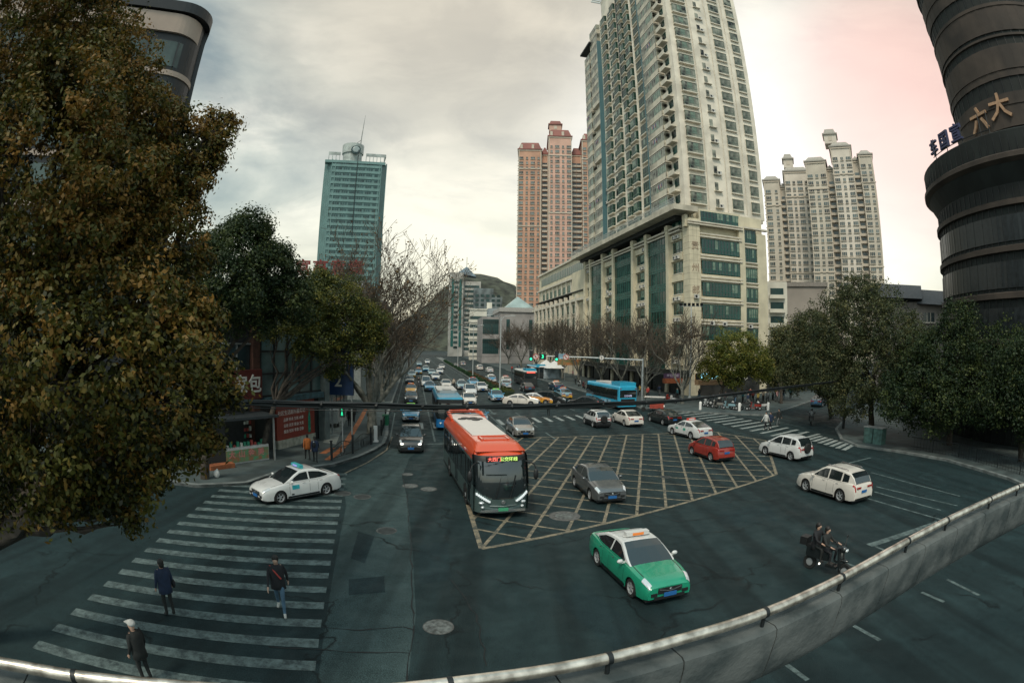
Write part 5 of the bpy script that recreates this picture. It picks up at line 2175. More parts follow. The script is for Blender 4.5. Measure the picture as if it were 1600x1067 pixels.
    tm, rmm = ty.mesh('wheel', M_tyre, 40), rm.mesh('rim', [M_rim, M_trim], 40)
    wl = []
    for xw in k['wb']:
        for sg in (1, -1):
            wl.append((xw, sg * (W_ / 2 - .125), r, sg))
    CACHE[key] = (P, tm, rmm, wl, s)
    return CACHE[key]


def roof_sign(mb_parent, z, col1, col2, x=-.1, long=False):
    m = MB()
    m.prism([(-.11, -.42), (.11, -.42), (.14, 0), (.11, .42), (-.11, .42)], 0, .13)
    m.box(-.05, .05, -.5, .5, -.03, .0)
    o = m.build('roof_sign', col1, mb_parent, (x, 0, z))
    m = MB().box(.1, .145, -.2, .2, .02, .11).box(-.118, -.1, -.3, .3, .02, .11)
    q = m.build('sign_face', col2, o)
    return o


def pm(name, c, **kw):
    a = dict(rough=.30, var=.05, scale=1.4, coat=.9, spec=.5)
    a.update(kw)
    return mat(name, c, **a)


PC = dict(white=pm('white_paint', (.60, .61, .60)), pearl=pm('pearl_paint', (.66, .62, .56)), black=pm('black_paint', (.012, .015, .016)), grey=pm('grey_paint', (.13, .14, .145), metal=.5, rough=.35),
          silver=pm('champagne_paint', (.36, .34, .31), metal=.5, rough=.35), green=pm('taxi_green', (.012, .26, .15)), blue=pm('taxi_blue', (.03, .27, .46)), red=pm('dark_red_paint', (.28, .028, .018)),
          yellow=pm('taxi_yellow', (.62, .33, .03)), navy=pm('navy_paint', (.012, .05, .09)), pblue=pm('pale_blue_paint', (.22, .37, .42)), orange=pm('orange_paint', (.6, .24, .03)), dgrey=pm('dark_grey_paint', (.04, .05, .05)))
SG_W = mat('sign_box_white', (.6, .6, .58), .4, var=0)
SG_R = mat('sign_box_red', (.5, .06, .04), .4, var=0, emit=.15)
SG_G = mat('sign_box_green', (.25, .6, .1), .4, var=0, emit=.3)
SG_O = mat('sign_box_orange', (.7, .2, .04), .4, var=0, emit=.2)
SG_T = mat('sign_box_teal', (.05, .35, .38), .4, var=0)
SG_B = mat('sign_face_lilac', (.30, .30, .70), .4, var=0, emit=.3)


def car(name, label, kind, cols, x, y, hd, cat='car', group=None, sign=None, sc=1, detail=1):
    cols = [PC[c] if isinstance(c, str) else c for c in cols]
    P, tm, rmm, wl, s = car_parts(kind, cols)
    t = thing(name, label, cat, (x, y, .002), hd, group)
    t.scale = (sc, sc, sc)
    for nm, me, _ in P:
        if not detail and nm in ('door_seam_trim', 'door_handle', 'badge', 'underbody'):
            if nm != 'underbody':
                continue
        link(nm, me, t)
    for xw, yw, zw, sg in wl:
        o = link('wheel', tm, t, (xw, yw, zw))
        if sg < 0:
            o.rotation_euler.z = PI
        link('rim', rmm, o)
    if sign:
        z = max(v for _, v in s.k['roof']) + .045
        roof_sign(t, z, sign[0], sign[1], -.15)
    return t, s


def by_wheels(kind, fpx, rpx, side, W_=None):
    """pose of a car from the ground contact pixels of its near front and rear wheels"""
    k = KIND[kind]
    a, b = gp(*fpx), gp(*rpx)
    u = (a - b).normalized()
    left = Vector((-u.y, u.x, 0))
    off = k['W'] / 2 - .1
    mid = (a + b) / 2 - left * (off if side == 'L' else -off)
    mid -= u * (k['wb'][0] + k['wb'][1]) / 2
    print('wheelbase', kind, round((a - b).length, 2))
    return mid.x, mid.y, math.atan2(u.y, u.x)


TO = TH - PI / 2          # heading towards the camera along the main street
AW = TH + PI / 2

t, s = car('taxi', 'white taxi with teal door badges turning over the near left crossing', 'sedan', ('white', 'white', 'white'), *by_wheels('sedan', (440, 786.5), (508, 773.5), 'L'), cat='taxi', sign=(SG_T, SG_B))
m = MB()
s.patch(m, .30, .72, .30, .44, 1, .009, 5)
m.split('door_badge', mat('teal_badge', (.03, .38, .44), .4, var=0), t)
m = MB()
s.patch(m, .62, .78, .14, .18, 1, .009, 2)
m.build('side_lettering', M_black, t)
t, s = car('taxi', 'green taxi with a white roof coming towards the bottom of the picture', 'sedan', ('green', 'green', 'white'), *by_wheels('sedan', (986, 931), (935, 883), 'R'), cat='taxi', sign=(SG_W, SG_O))
car('saloon_car', 'dark grey saloon car crossing the yellow box right of the bus', 'sedan', ('grey', 'grey', 'grey'), *by_wheels('sedan', (924, 783), (898, 759.5), 'R'))
car('saloon_car', 'champagne silver saloon car behind the orange roofed bus', 'sedan', ('silver', 'silver', 'silver'), *by_wheels('sedan', (805, 683.5), (791.5, 672), 'R'))


def spare(t, s, z=.85):
    m = MB().lathe([(.18, -.12), (.33, -.11), (.34, .0), (0, .01)], 22, (-s.L / 2 - .14, 0, z), 'x')
    m = MB().lathe([(0, .16), (.30, .15), (.34, .10), (.34, 0)], 22, (0, 0, 0), 'x')
    o = m.build('spare_wheel', M_tyre, t, (-s.L / 2 + .02, 0, z), smooth=40)
    o.rotation_euler.z = PI


t, s = car('compact_suv', 'white compact SUV with a black spare wheel on its tail, left of the white saloon', 'hatch', ('white', M_black, 'white'), *by_wheels('hatch', (913.5, 661.5), (928, 668), 'L'), cat='suv', sc=1.02)
spare(t, s)
car('saloon_car', 'cream white saloon car right of the SUV with the spare wheel', 'sedan', ('pearl', 'pearl', 'pearl'), *by_wheels('sedan', (959, 659.5), (976.5, 666), 'L'))
car('saloon_car', 'black saloon car with bright roof rails following the cream white saloon', 'sedan', ('black', 'black', 'black'), *by_wheels('sedan', (1014.7, 658), (1037.5, 664.5), 'L'))
t, s = car('taxi', 'white taxi with a red roof sign behind the dark red hatchback', 'sedan', ('white', 'white', 'white'), *by_wheels('sedan', (1051.4, 679), (1079.4, 686), 'L'), cat='taxi', sign=(SG_R, SG_W))
m = MB()
s.patch(m, -.55, -.2, .30, .46, 1, .009, 4)
s.patch(m, .5, .85, .32, .42, 1, .009, 4)
m.split('door_badge', mat('green_badge', (.05, .3, .22), .4, var=0), t)
car('hatchback', 'dark red hatchback crossing the far corner of the yellow box', 'hatch', ('red', 'red', 'red'), *by_wheels('hatch', (1081.6, 710.5), (1111, 720.5), 'L'))
t, s = car('compact_suv', 'white SUV with a white spare wheel cover, farther of the two at the right', 'hatch', ('white', 'white', 'white'), *by_wheels('hatch', (1198.6, 711), (1233.8, 719), 'L'), cat='suv', sc=1.06)
spare(t, s)
t, s = car('suv', 'large pearl white SUV with a roof rail, nearest of the cars at the right', 'suv', ('pearl', 'pearl', 'pearl'), *by_wheels('suv', (1258.3, 767.5), (1312, 784.5), 'L'), cat='suv')
m = MB()
for sg in (1, -1):
    m.tube([(-1.5, sg * .60, 1.66), (-1.4, sg * .60, 1.70), (.0, sg * .60, 1.73), (.15, sg * .6, 1.68)], .022, 5)
m.build('roof_rail', M_chrome, t)
g = gp(642, 709)
t, s = car('suv', 'black car with lit headlamps waiting at the stop line left of the bus', 'suv', ('black', 'black', 'black'), g.x - UY.x * -2.2, g.y + 2.2, TO, cat='car')
m = MB()
for sg in (1, -1):
    m.ball((s.L / 2 - .02, sg * .62, .70), (.05, .13, .06), 10)
m.build('lit_lamp', M_lampon, t)

# ---- queue on the main street: (base centre pixel x, y, kind, cols, toward camera, sign, label)
QG = 'cars queuing on the main street'


def front_at(px, py, hd, L_):
    g_ = gp(px, py)
    return g_.x - math.cos(hd) * L_ / 2, g_.y - math.sin(hd) * L_ / 2


Q = [(642, 660, 'sedan', ('blue', 'white', 'blue'), 1, (SG_G, SG_W), 'taxi', 'bright blue taxi with a white bumper behind the black car'),
     (750, 664, 'sedan', ('blue', 'blue', 'blue'), 1, (SG_O, SG_W), 'taxi', 'blue taxi with an orange roof sign directly behind the orange roofed bus'),
     (735, 634, 'sedan', ('pearl', 'pearl', 'pearl'), 1, None, 'saloon_car', 'white saloon half hidden right behind the blue bus'),
     (642, 631, 'sedan', ('black', 'black', 'black'), 1, None, 'saloon_car', 'black saloon right behind the cable in the left lane'),
     (642, 617, 'sedan', ('yellow', 'yellow', 'dgrey'), 1, (SG_O, SG_W), 'taxi', 'yellow taxi with a dark roof in the left lane'),
     (672, 612, 'sedan', ('blue', 'dgrey', 'blue'), 1, (SG_W, SG_W), 'taxi', 'blue taxi just beyond the blue bus roof'),
     (666, 604.5, 'van', ('white', 'white', 'white'), 1, None, 'van', 'white van beyond the blue bus in the second lane'),
     (698, 607.5, 'sedan', ('pearl', 'pearl', 'pearl'), 1, None, 'saloon_car', 'white saloon over the blue bus roof, beside the person in the road'),
     (723, 609, 'sedan', ('pblue', 'white', 'pblue'), 1, (SG_W, SG_W), 'taxi', 'pale blue taxi in the middle of the queue'),
     (736.5, 619, 'suv', ('white', 'white', 'white'), 1, None, 'suv', 'white SUV in the queue right of the blue bus'),
     (741, 604, 'sedan', ('blue', 'white', 'blue'), 1, (SG_R, SG_W), 'taxi', 'blue taxi with a red roof sign left of a white saloon'),
     (754.5, 612.5, 'sedan', ('white', 'white', 'white'), 1, None, 'saloon_car', 'white saloon in the queue just left of the street hedge'),
     (779, 628, 'sedan', ('blue', 'white', 'blue'), 1, (SG_G, SG_W), 'taxi', 'blue and white taxi with a green roof sign beside the hedge end'),
     (681, 594, 'sedan', ('white', 'white', 'white'), 1, None, 'saloon_car', 'white saloon with dark bonnet lines, third in the middle lane'),
     (675, 587, 'sedan', ('pblue', 'pblue', 'pblue'), 1, None, 'saloon_car', 'pale grey blue saloon tucked behind a white one'),
     (687.5, 584.5, 'sedan', ('white', 'white', 'white'), 1, None, 'saloon_car', 'white saloon far up the street, nearer of a close pair'),
     (690.5, 577, 'sedan', ('pearl', 'white', 'white'), 1, None, 'saloon_car', 'white saloon far up the street, farther of a close pair'),
     (668, 568.5, 'suv', ('white', 'white', 'white'), 1, None, 'suv', 'white SUV farthest up the street in the middle of the road'),
     (665.5, 580.5, 'sedan', ('pblue', 'blue', 'pblue'), 1, (SG_W, SG_W), 'taxi', 'pale blue taxi far up the street in the second lane'),
     (654, 585, 'sedan', ('blue', 'yellow', 'dgrey'), 1, (SG_O, SG_W), 'taxi', 'dark taxi with a yellow bumper far up the left lane'),
     (643.5, 590.5, 'sedan', ('pblue', 'yellow', 'pblue'), 1, (SG_W, SG_W), 'taxi', 'pale blue taxi with a yellow bumper under the bare branches'),
     (655, 572, 'sedan', ('pblue', 'pblue', 'pblue'), 1, None, 'saloon_car', 'pale blue saloon far up the left lane under the branches'),
     (640, 600, 'sedan', ('dgrey', 'dgrey', 'dgrey'), 1, None, 'saloon_car', 'dark saloon under the bare branches left of the white van'),
     (724, 571, 'sedan', ('navy', 'pearl', 'pearl'), 0, None, 'saloon_car', 'navy and white car driving away far up beyond the hedge'),
     (713.5, 575, 'sedan', ('grey', 'grey', 'grey'), 0, None, 'saloon_car', 'grey saloon beside the far end of the hedge'),
     (750.5, 578.5, 'suv', ('pearl', 'pearl', 'pearl'), 0, None, 'suv', 'cream SUV driving away beyond the hedge'),
     (766.5, 582.5, 'sedan', ('white', 'white', 'white'), 0, None, 'saloon_car', 'white saloon driving away beyond the hedge, left of the lamp post'),
     (769.5, 597.5, 'sedan', ('blue', 'white', 'white'), 0, (SG_W, SG_W), 'taxi', 'white roofed pale blue taxi left of the lamp post beyond the hedge'),
     (793, 600.5, 'sedan', ('white', 'pblue', 'pearl'), 0, (SG_R, SG_W), 'taxi', 'cream roofed taxi with a red sign right of the lamp post'),
     (792, 607.5, 'sedan', ('pblue', 'white', 'pblue'), 0, (SG_W, SG_W), 'taxi', 'pale blue taxi just before the cream roofed taxi by the lamp post'),
     (828, 613, 'sedan', ('black', 'black', 'black'), 0, None, 'saloon_car', 'black saloon below the dark blue roofed bus'),
     (874, 610.5, 'sedan', ('navy', 'navy', 'pearl'), 0, (SG_O, SG_W), 'taxi', 'dark navy taxi with a pale roof near the shops'),
     (886, 624.5, 'sedan', ('pblue', 'yellow', 'blue'), 0, (SG_O, SG_W), 'taxi', 'blue taxi with a yellow tail beside the black SUV')]
for px, py, kind, cols, tw_, sign, nm, lab in Q:
    hd = TO if tw_ else AW
    L_ = KIND[kind]['L']
    if tw_:
        x, y = front_at(px, py, hd, L_)
    else:
        x, y = front_at(px, py, hd + PI, L_)
    car(nm, lab, kind, cols, x, y, hd, cat={'saloon_car': 'car'}.get(nm, nm), group=QG, sign=sign, detail=int(py > 600))
# crossing the junction mouth
g = gp(815, 634)
car('coupe', 'low white car crossing the mouth of the main street by the hedge end', 'sedan', ('pearl', 'pearl', 'pearl'), g.x, g.y + .8, R(-14), cat='car')
g = gp(843, 634)
car('taxi', 'yellow taxi partly hidden between the low white car and the black SUV', 'sedan', ('orange', 'yellow', 'white'), g.x - .3, g.y + 2.6, R(-14), cat='taxi')
g = gp(863, 632)
car('suv', 'black SUV beside the traffic officer', 'suv', ('black', 'black', 'black'), g.x, g.y + .8, R(-28), cat='suv')
g = gp(916, 637)
car('saloon_car', 'black saloon behind the cable in front of the bright blue bus', 'sedan', ('black', 'black', 'black'), g.x, g.y + .6, R(-38) + PI, cat='car')
g = gp(1291, 636)
car('saloon_car', 'dark car entering the side street before the right hand trees', 'sedan', ('navy', 'navy', 'black'), g.x, g.y + 2, R(45), cat='car')

# ------------------------------------------------------------------ buses
M_bglass = mat('bus_glass', (.014, .02, .022), .05, var=0, ior=1.95)


def bus(label, kind, x, y, hd, cols, L_=11.5, W_=2.52, Ht=3.0, curved=0, name='bus'):
    """cols: side body, front/lower, roof"""
    t = thing(name, label, 'bus', (x, y, .002), hd)
    nz, na = 46, 96
    zs = [.28 + (Ht - .28) * i / nz for i in range(nz + 1)] 

    def outline(z):
        """plan outline at height z as points from rear-left round the front"""
        if curved:
            xf = L_ / 2 - .02 - .10 * max(0, (.95 - z)) - .42 * max(0, (z - 1.2) / 1.8) ** 2 - .35 * max(0, (z - 2.75) / .3) ** 2
            bulge, r = .30, .42
        else:
            xf = L_ / 2 - .05 - .16 * max(0, (z - 1.0) / 2.0) ** 1.5 - .12 * max(0, (z - 2.75) / .3) ** 2
            bulge, r = .10, .22
        xr = -L_ / 2 + .1 * max(0, (z - 2.7) / .3) ** 2
        w_ = W_ / 2 * (1 - .012 * max(0, z - 1.2)) - .16 * max(0, (z - (Ht - .28)) / .28) ** 2
        pts = []
        # rear edge centre -> left side -> front -> right side
        for i in range(5):
            pts.append((xr, w_ * .9 * (i / 4)))
        pts.append((xr + .1, w_))
        for i in range(40):
            pts.append((xr + .2 + (xf - r - xr - .2) * (i / 39), w_))
        for i in range(1, 8):
            a = PI / 2 * i / 8
            pts.append((xf - bulge - r + r * math.sin(a) + bulge * (1 - ((w_ - r + r * math.cos(a)) / w_) ** 2), w_ - r + r * math.cos(a)))
        yy0 = w_ - r
        for i in range(11):
            y_ = yy0 * (1 - i / 10)
            pts.append((xf - bulge + bulge * (1 - (y_ / w_) ** 2), y_))
        full = pts + [(a, -b) for a, b in pts[-2:0:-1]]
        return full
    rings = [outline(z) for z in zs]
    n = len(rings[0])
    parts = {'body': MB(), 'windscreen': MB(), 'side_window': MB(), 'rear_window': MB()}
    side_w2 = MB()
    hw = W_ / 2
    nwin = 7
    for i in range(nz):
        for j in range(n):
            j2 = (j + 1) % n
            q = [(*rings[i][j], zs[i]), (*rings[i][j2], zs[i]), (*rings[i + 1][j2], zs[i + 1]), (*rings[i + 1][j], zs[i + 1])]
            cx = sum(p[0] for p in q) / 4
            cy = sum(p[1] for p in q) / 4
            cz = sum(p[2] for p in q) / 4
            front = cx > L_ / 2 - (1.05 if curved else .55)
            tgt, m_ = 'body', 0
            fr = (cy / hw) ** 2
            if front and (abs(cy) < hw - .02 or curved):
                lo = (.92 + .55 * fr ** 1.3) if curved else .95 + .12 * fr
                hi = 2.62 if curved else 2.42
                if lo < cz < hi:
                    tgt = 'windscreen'
                elif cz <= lo:
                    m_ = 1
                elif curved and cz < 2.86:
                    m_ = 3
                elif not curved and cz < 2.8:
                    m_ = 3
            elif abs(cy) > hw - .2 and -L_ / 2 + .5 < cx:
                if 1.18 < cz < 2.5:
                    u_ = ((cx + L_ / 2 - .5) / (L_ - 1.4)) * nwin
                    tgt, m_ = 'side_window', 0
                elif curved and cz < 2.62:
                    m_ = 1
                elif not curved and cz < .62:
                    m_ = 1
            elif cx < -L_ / 2 + .12 and 1.5 < cz < 2.45 and abs(cy) < hw * .82:
                tgt = 'rear_window'
            if cz > Ht - (.42 if curved else .22) and tgt == 'body' and m_ != 3:
                m_ = 2
            if cz < .42:
                m_ = 4 if not front else m_
            # wheel arches
            for xw in (L_ / 2 - 2.6, -L_ / 2 + 2.9):
                if abs(cy) > hw - .1 and (cx - xw) ** 2 + (cz - .5) ** 2 < .60 ** 2:
                    tgt, m_ = 'body', 4
            parts[tgt].quad(q, m_)
    for r_, z_, rv in ((rings[-1], zs[-1], 0), (rings[0], zs[0], 1)):
        f = [(*p, z_) for p in r_]
        parts['body'].quad(f[::-1] if rv else f, 2 if not rv else 4)
    mats = [cols[0], cols[1], cols[2], M_black, M_black]
    for nm, m_ in parts.items():
        if m_.f:
            o = m_.build(nm, mats if nm == 'body' else M_bglass, t, smooth=38)
    # window bars and doors
    m_ = MB()
    for sg in (1, -1):
        for k in range(nwin + 1):
            xx = -L_ / 2 + .6 + (L_ - 1.9) * k / nwin
            m_.box(xx - .03, xx + .03, *sorted((sg * (hw - .06), sg * (hw + .006))), 1.18, 2.5)
    for xx in (L_ / 2 - 1.35, L_ / 2 - 1.9, .35, -.35):
        m_.box(xx - .02, xx + .02, -hw - .012, -hw + .05, .4, 2.45)
    m_.build('window_bar', M_trim, t)
    m_ = MB()
    for xx in (L_ / 2 - 1.88, .0):
        m_.box(xx + .04, xx + .5, -hw - .008, -hw + .02, .5, 1.2)
        m_.box(xx - .33 if xx == 0 else xx + .04, xx + .02 if xx == 0 else xx + .5, -hw - .008, -hw + .02, .5, 1.2)
    m_.build('door_glass', M_bglass, t)
    for xw in (L_ / 2 - 2.6, -L_ / 2 + 2.9):
        for sg in (1, -1):
            w_ = MB().lathe([(.28, -.13), (.46, -.13), (.49, -.09), (.49, .10), (.46, .13), (.28, .13)], 26, axis='y', cap=False)
            o = w_.build('wheel', M_tyre, t, (xw, sg * (hw - .12), .49), smooth=40, rz=0 if sg > 0 else PI)
            MB().lathe([(0, .12), (.10, .13), (.14, .10), (.22, .06), (.29, .10), (.30, .05)], 22, axis='y', cap=False).build('rim', M_rim, o, smooth=40)
    for sg in (1, -1):
        m_ = MB()
        xm = L_ / 2 - .15
        m_.tube([(xm - .35, sg * (hw - .15), 2.55), (xm + .05, sg * (hw + .12), 2.5), (xm + .08, sg * (hw + .2), 2.3)], .035, 6)
        m_.ball((xm + .06, sg * (hw + .22), 2.02), (.09, .12, .27), 12)
        m_.build('mirror', M_black, t, smooth=50)
    return t


BRT_T = mat('brt_grey_green', (.10, .15, .145), .3, .4, var=0, coat=.6)
BRT_O = mat('brt_orange', (.62, .078, .025), .28, var=0, coat=.7)
BRT_W = mat('brt_white', (.62, .58, .54), .35, var=.03, scale=1)
f0, r0_ = Vector((-.25, 22.6, 0)), Vector((-3.65, 36.0, 0))
u = (f0 - r0_).normalized()
L_ = 11.3
c = f0 - u * L_ / 2
HB = math.atan2(u.y, u.x)
t = bus('grey green city bus with a bright orange and white roof', 'brt', c.x, c.y, HB, (BRT_T, BRT_T, BRT_O), L_, 2.52, 3.02, 1)
hw = 1.26
# orange roof fairing, rounded, with white middle panel
m = MB()
prof = []
nx, ny = 26, 16


def rz_(x, y):
    ex = min(1, max(0, (L_ / 2 - .62 - x) / .9)) ** .5
    ey = max(0, 1 - abs(y / 1.13) ** 5) ** .35
    er = min(1, max(0, (x + L_ / 2 - .15) / .3))
    return 3.0 + .30 * ex * ey * er


for i in range(nx + 1):
    x = -L_ / 2 + .15 + (L_ - .77) * i / nx
    for j in range(ny + 1):
        y = -1.13 + 2.26 * j / ny
        m.v.append((x, y, rz_(x, y)))
for i in range(nx):
    for j in range(ny):
        q = i * (ny + 1) + j
        m.f.append((q, q + ny + 1, q + ny + 2, q + 1))
        xc = -L_ / 2 + .15 + (L_ - .77) * (i + .5) / nx
        m.m.append(0)
m.build('roof_fairing', BRT_O, t, smooth=50)
m = MB()
m.prism([(-L_ / 2 + .4, -1.0), (2.5, -.84), (2.75, 0), (2.5, .84), (-L_ / 2 + .4, 1.0), (-L_ / 2 + .3, 0)], 3.2, 3.325)
m.build('roof_panel', BRT_W, t)
m = MB()
for i, (xx, yy) in enumerate(((-2.9, -.5), (-2.9, 0), (-2.9, .5), (-3.3, -.25), (-3.3, .25), (-2.5, .25))):
    m.lathe([(.24, 3.33), (.24, 3.36), (.1, 3.37)], 14, (xx, yy, 0))
m.build('roof_vent', M_dark, t)
m = MB()
m.tube([(-L_ / 2 + 2.3, -1.0, 3.2), (-L_ / 2 + .7, -1.02, 3.42), (-L_ / 2 + .25, -.75, 3.52), (-L_ / 2 + .18, 0, 3.55), (-L_ / 2 + .25, .75, 3.52), (-L_ / 2 + .7, 1.02, 3.42), (-L_ / 2 + 2.3, 1.0, 3.2)], [.10, .14, .15, .15, .15, .14, .10], 10)
m.build('roof_hoop', BRT_O, t, smooth=60)
m = MB()
m.prism([(3.05, -.62), (3.85, -.50), (3.85, .50), (3.05, .62)], 3.29, 3.345)
m.build('roof_hatch', mat('brt_orange_dark', (.48, .06, .02), .35, var=0), t)
m = MB().box(3.0, 3.1, -.68, .68, 3.28, 3.39).box(3.8, 3.9, -.55, .55, 3.28, 3.36)
m.box(3.05, 3.9, -.66, -.58, 3.28, 3.37).box(3.05, 3.9, .58, .66, 3.28, 3.37)
m.build('hatch_rim', BRT_O, t)
# led display, wiper, headlights, bumper detail
xf = L_ / 2
m = MB().box(xf - .50, xf - .30, -.72, .72, 2.58, 2.80)
m.build('display_panel', M_black, t)
o = text_mb('大西门', .20, .012, .004)
q = o.build('display_lettering', mat('led_red', (.9, .16, .12), .4, var=0, emit=.75), t, (xf - .285, -.36, 2.70))
q.rotation_euler.z = PI / 2
q = text_mb('公交环线', .20, .012, .004).build('display_lettering', mat('led_green', (.5, .75, .18), .4, var=0, emit=.7), t, (xf - .285, .28, 2.70))
q.rotation_euler.z = PI / 2
m = MB()
for yy in (-.36, .30):
    m.tube([(xf + .02, yy, 1.0), (xf - .02, yy + .15, 1.5), (xf - .12, yy + .28, 2.0)], .018, 5)
m.build('wiper', M_black, t)
for sg in (1, -1):
    m = MB()
    for i in range(8):
        a = i / 7
        yy = sg * (.62 + .5 * a)
        m.obox((xf - .07 - .30 * a ** 2, yy, .84 + .30 * a), (.05, 0, 0), (0, .045, .0), (0, 0, .035 + .02 * a))
    m.build('light_strip', mat('daylight_strip', (.75, .8, .82), .2, var=0, emit=.25), t)
    m = MB()
    m.ball((xf - .20, sg * .94, .76), (.10, .13, .07), 12)
    m.ball((xf - .17, sg * .90, .56), (.08, .08, .06), 12)
    m.build('headlight', M_lamp, t, smooth=60)
m = MB().box(xf - .04, xf + .02, -.22, .22, .40, .54)
m.build('number_plate', M_plateg, t)
m = MB().box(xf - .09, xf - .01, -1.0, 1.0, .36, .46).lathe([(.10, .0), (.09, .03), (0, .035)], 14, (xf - .01, 0, .80), 'x')
m.tube([(xf - .05, -.6, .66), (xf + .0, 0, .62), (xf - .05, .6, .66)], .02, 5)
m.build('chrome_trim', M_chrome, t)
m = MB()
m.box(xf - .6, xf - .45, -.5, -.1, .95, 1.35).box(xf - .75, xf - .6, .1, .6, 1.0, 1.5)
m.build('dashboard', mat('dash_grey', (.12, .13, .13), .6, var=0), t)

BB = mat('bus_blue', (.03, .36, .56), .32, var=.03, coat=.5)
BB2 = mat('bus_blue_deep', (.015, .16, .40), .32, var=.03, coat=.5)
# left blue bus facing the camera
g = gp(703.5, 673)
t = bus('blue city bus with a white roof unit behind the orange roofed bus', 'blue', g.x - math.cos(TO) * 5.3, g.y - math.sin(TO) * 5.3, TO, (BB2, BB2, BB), 10.6, 2.5, 2.95)
m = MB()
m.prism([(-4.6, -.95), (.6, -.95), (1.0, -.7), (1.0, .7), (.6, .95), (-4.6, .95)], 2.94, 3.22)
m.build('roof_unit', BRT_W, t)
m = MB().prism([(.0, -.45), (.9, -.40), (.9, .40), (.0, .45)], 3.2, 3.28)
m.build('roof_hatch', mat('hatch_beige', (.4, .37, .34), .5, var=0), t)
m = text_mb('43路', .24, .012).build('display_lettering', mat('led_amber', (.8, .9, .2), .4, var=0, emit=1.3), t, (5.12, 0, 2.55))
m.rotation_euler.z = PI / 2
for sg in (1, -1):
    MB().ball((5.18, sg * .85, .68), (.08, .16, .08), 10).build('headlight', M_lamp, t, smooth=60)
# right blue bus, seen from behind
g = (gp(968, 641) + gp(993, 640)) / 2
L_ = 10.6
t = bus('bright blue city bus seen from behind before the bare trees', 'blue', g.x + math.cos(AW + .07) * L_ / 2, g.y + math.sin(AW + .07) * L_ / 2, AW + .07, (BB, BB, BB), L_, 2.5, 2.95)
m = MB().prism([(-L_ / 2 + .1, -1.1), (-L_ / 2 + 2.6, -1.1), (-L_ / 2 + 2.9, -.9), (-L_ / 2 + 2.9, .9), (-L_ / 2 + 2.6, 1.1), (-L_ / 2 + .1, 1.1)], 2.94, 3.36)
m.build('roof_unit', BB, t)
MB().prism([(-1.6, -.9), (2.6, -.9), (2.9, 0), (2.6, .9), (-1.6, .9)], 2.94, 3.12).build('roof_panel', BRT_W, t)
m = MB().box(-L_ / 2 - .02, -L_ / 2 + .05, -.95, .95, 1.1, 1.35).box(-L_ / 2 - .02, -L_ / 2 + .05, -.95, .95, .62, .95)
m.build('engine_grille', M_black, t)
m = MB()
for sg in (1, -1):
    m.box(-L_ / 2 - .03, -L_ / 2 + .02, sg * 1.02 - .1, sg * 1.02 + .1, .6, .9)
    m.box(-L_ / 2 - .03, -L_ / 2 + .02, sg * 1.02 - .08, sg * 1.02 + .08, 2.55, 2.65)
m.build('taillight', M_red, t)
m = MB().box(-L_ / 2 - .035, -L_ / 2 - .015, -.35, .35, .70, .85)
m.build('number_plate', M_plateg, t)
m = text_mb('公交43路', .26, .01).build('rear_lettering', mat('led_lilac', (.6, .6, .85), .4, var=0, emit=.4), t, (-L_ / 2 - .03, 0, 1.72))
m.rotation_euler.z = -PI / 2
m = MB()
for xx in (-.4, -1.5, -2.6):
    m.box(xx - .42, xx + .42, 1.255, 1.268, .62, 1.05)
m.build('side_panel', mat('bus_advert', (.30, .5, .62), .4, var=.2, scale=3), t)
# far dark bus
g = gp(829, 604)
t = bus('dark sided bus with a blue roof farther up the street beside the traffic lights', 'blue', g.x + math.cos(AW) * 5, g.y + math.sin(AW) * 5, AW, (mat('bus_dark', (.03, .035, .035), .4, var=0), M_black, mat('bus_pale_roof', (.45, .47, .45), .4, var=.05)), 10.4, 2.5, 2.95)
MB().prism([(-5.1, -1.0), (-2.6, -1.0), (-2.6, 1.0), (-5.1, 1.0)], 2.94, 3.35).build('roof_unit', BB, t)
q = MB().box(-5.24, -5.19, -.8, .8, 2.52, 2.76).build('display_panel', mat('led_red2', (.9, .12, .08), .4, var=0, emit=.8), t)
g = gp(845, 592)
t = bus('farthest bus with a bright blue roof box behind the dark sided bus', 'blue', g.x + math.cos(AW) * 5, g.y + math.sin(AW) * 5, AW, (mat('bus_dark'  , (.03, .035, .035)), BB, BB), 10.4, 2.5, 2.95)
MB().prism([(-5.1, -1.0), (-2.6, -1.0), (-2.6, 1.0), (-5.1, 1.0)], 2.94, 3.35).build('roof_unit', BB, t)

# red cargo tricycle
g = gp(1018, 643)
t = thing('cargo_tricycle', 'red cargo tricycle with a pale canopy behind the black saloon', 'tricycle', g, R(160))
MB().box(-1.5, .2, -.6, .6, .45, 1.1).build('cargo_box', mat('trike_red', (.32, .05, .03), .5, var=.1), t)
MB().box(-1.6, .9, -.62, .62, 1.75, 1.82).build('canopy', BRT_W, t)
m = MB()
for xx, yy in ((-1.5, -.55), (-1.5, .55), (.8, -.4), (.8, .4)):
    m.tube([(xx, yy, .6), (xx, yy, 1.78)], .025, 5)
m.tube([(.9, 0, .3), (.7, 0, 1.0)], .04, 6)
m.tube([(.7, -.3, 1.02), (.7, .3, 1.02)], .025, 6)
m.box(.1, .5, -.25, .25, .6, .7)
m.build('frame', M_dark, t)
for xx, yy in ((-1.0, .6), (-1.0, -.6), (1.0, 0)):
    MB().lathe([(.12, -.05), (.27, -.05), (.27, .05), (.12, .05)], 18, axis='y').build('wheel', M_tyre, t, (xx, yy, .27))
MB().box(-1.53, -1.49, .2, .45, .65, .85).build('rear_lamp', M_lampon, t)
# ------------------------------------------------------------------ people (one continuous skinned body each)
M_skin = mat('skin', (.42, .27, .20), .6, var=0)
M_hair = mat('dark_hair', (.012, .011, .010), .6, var=0)


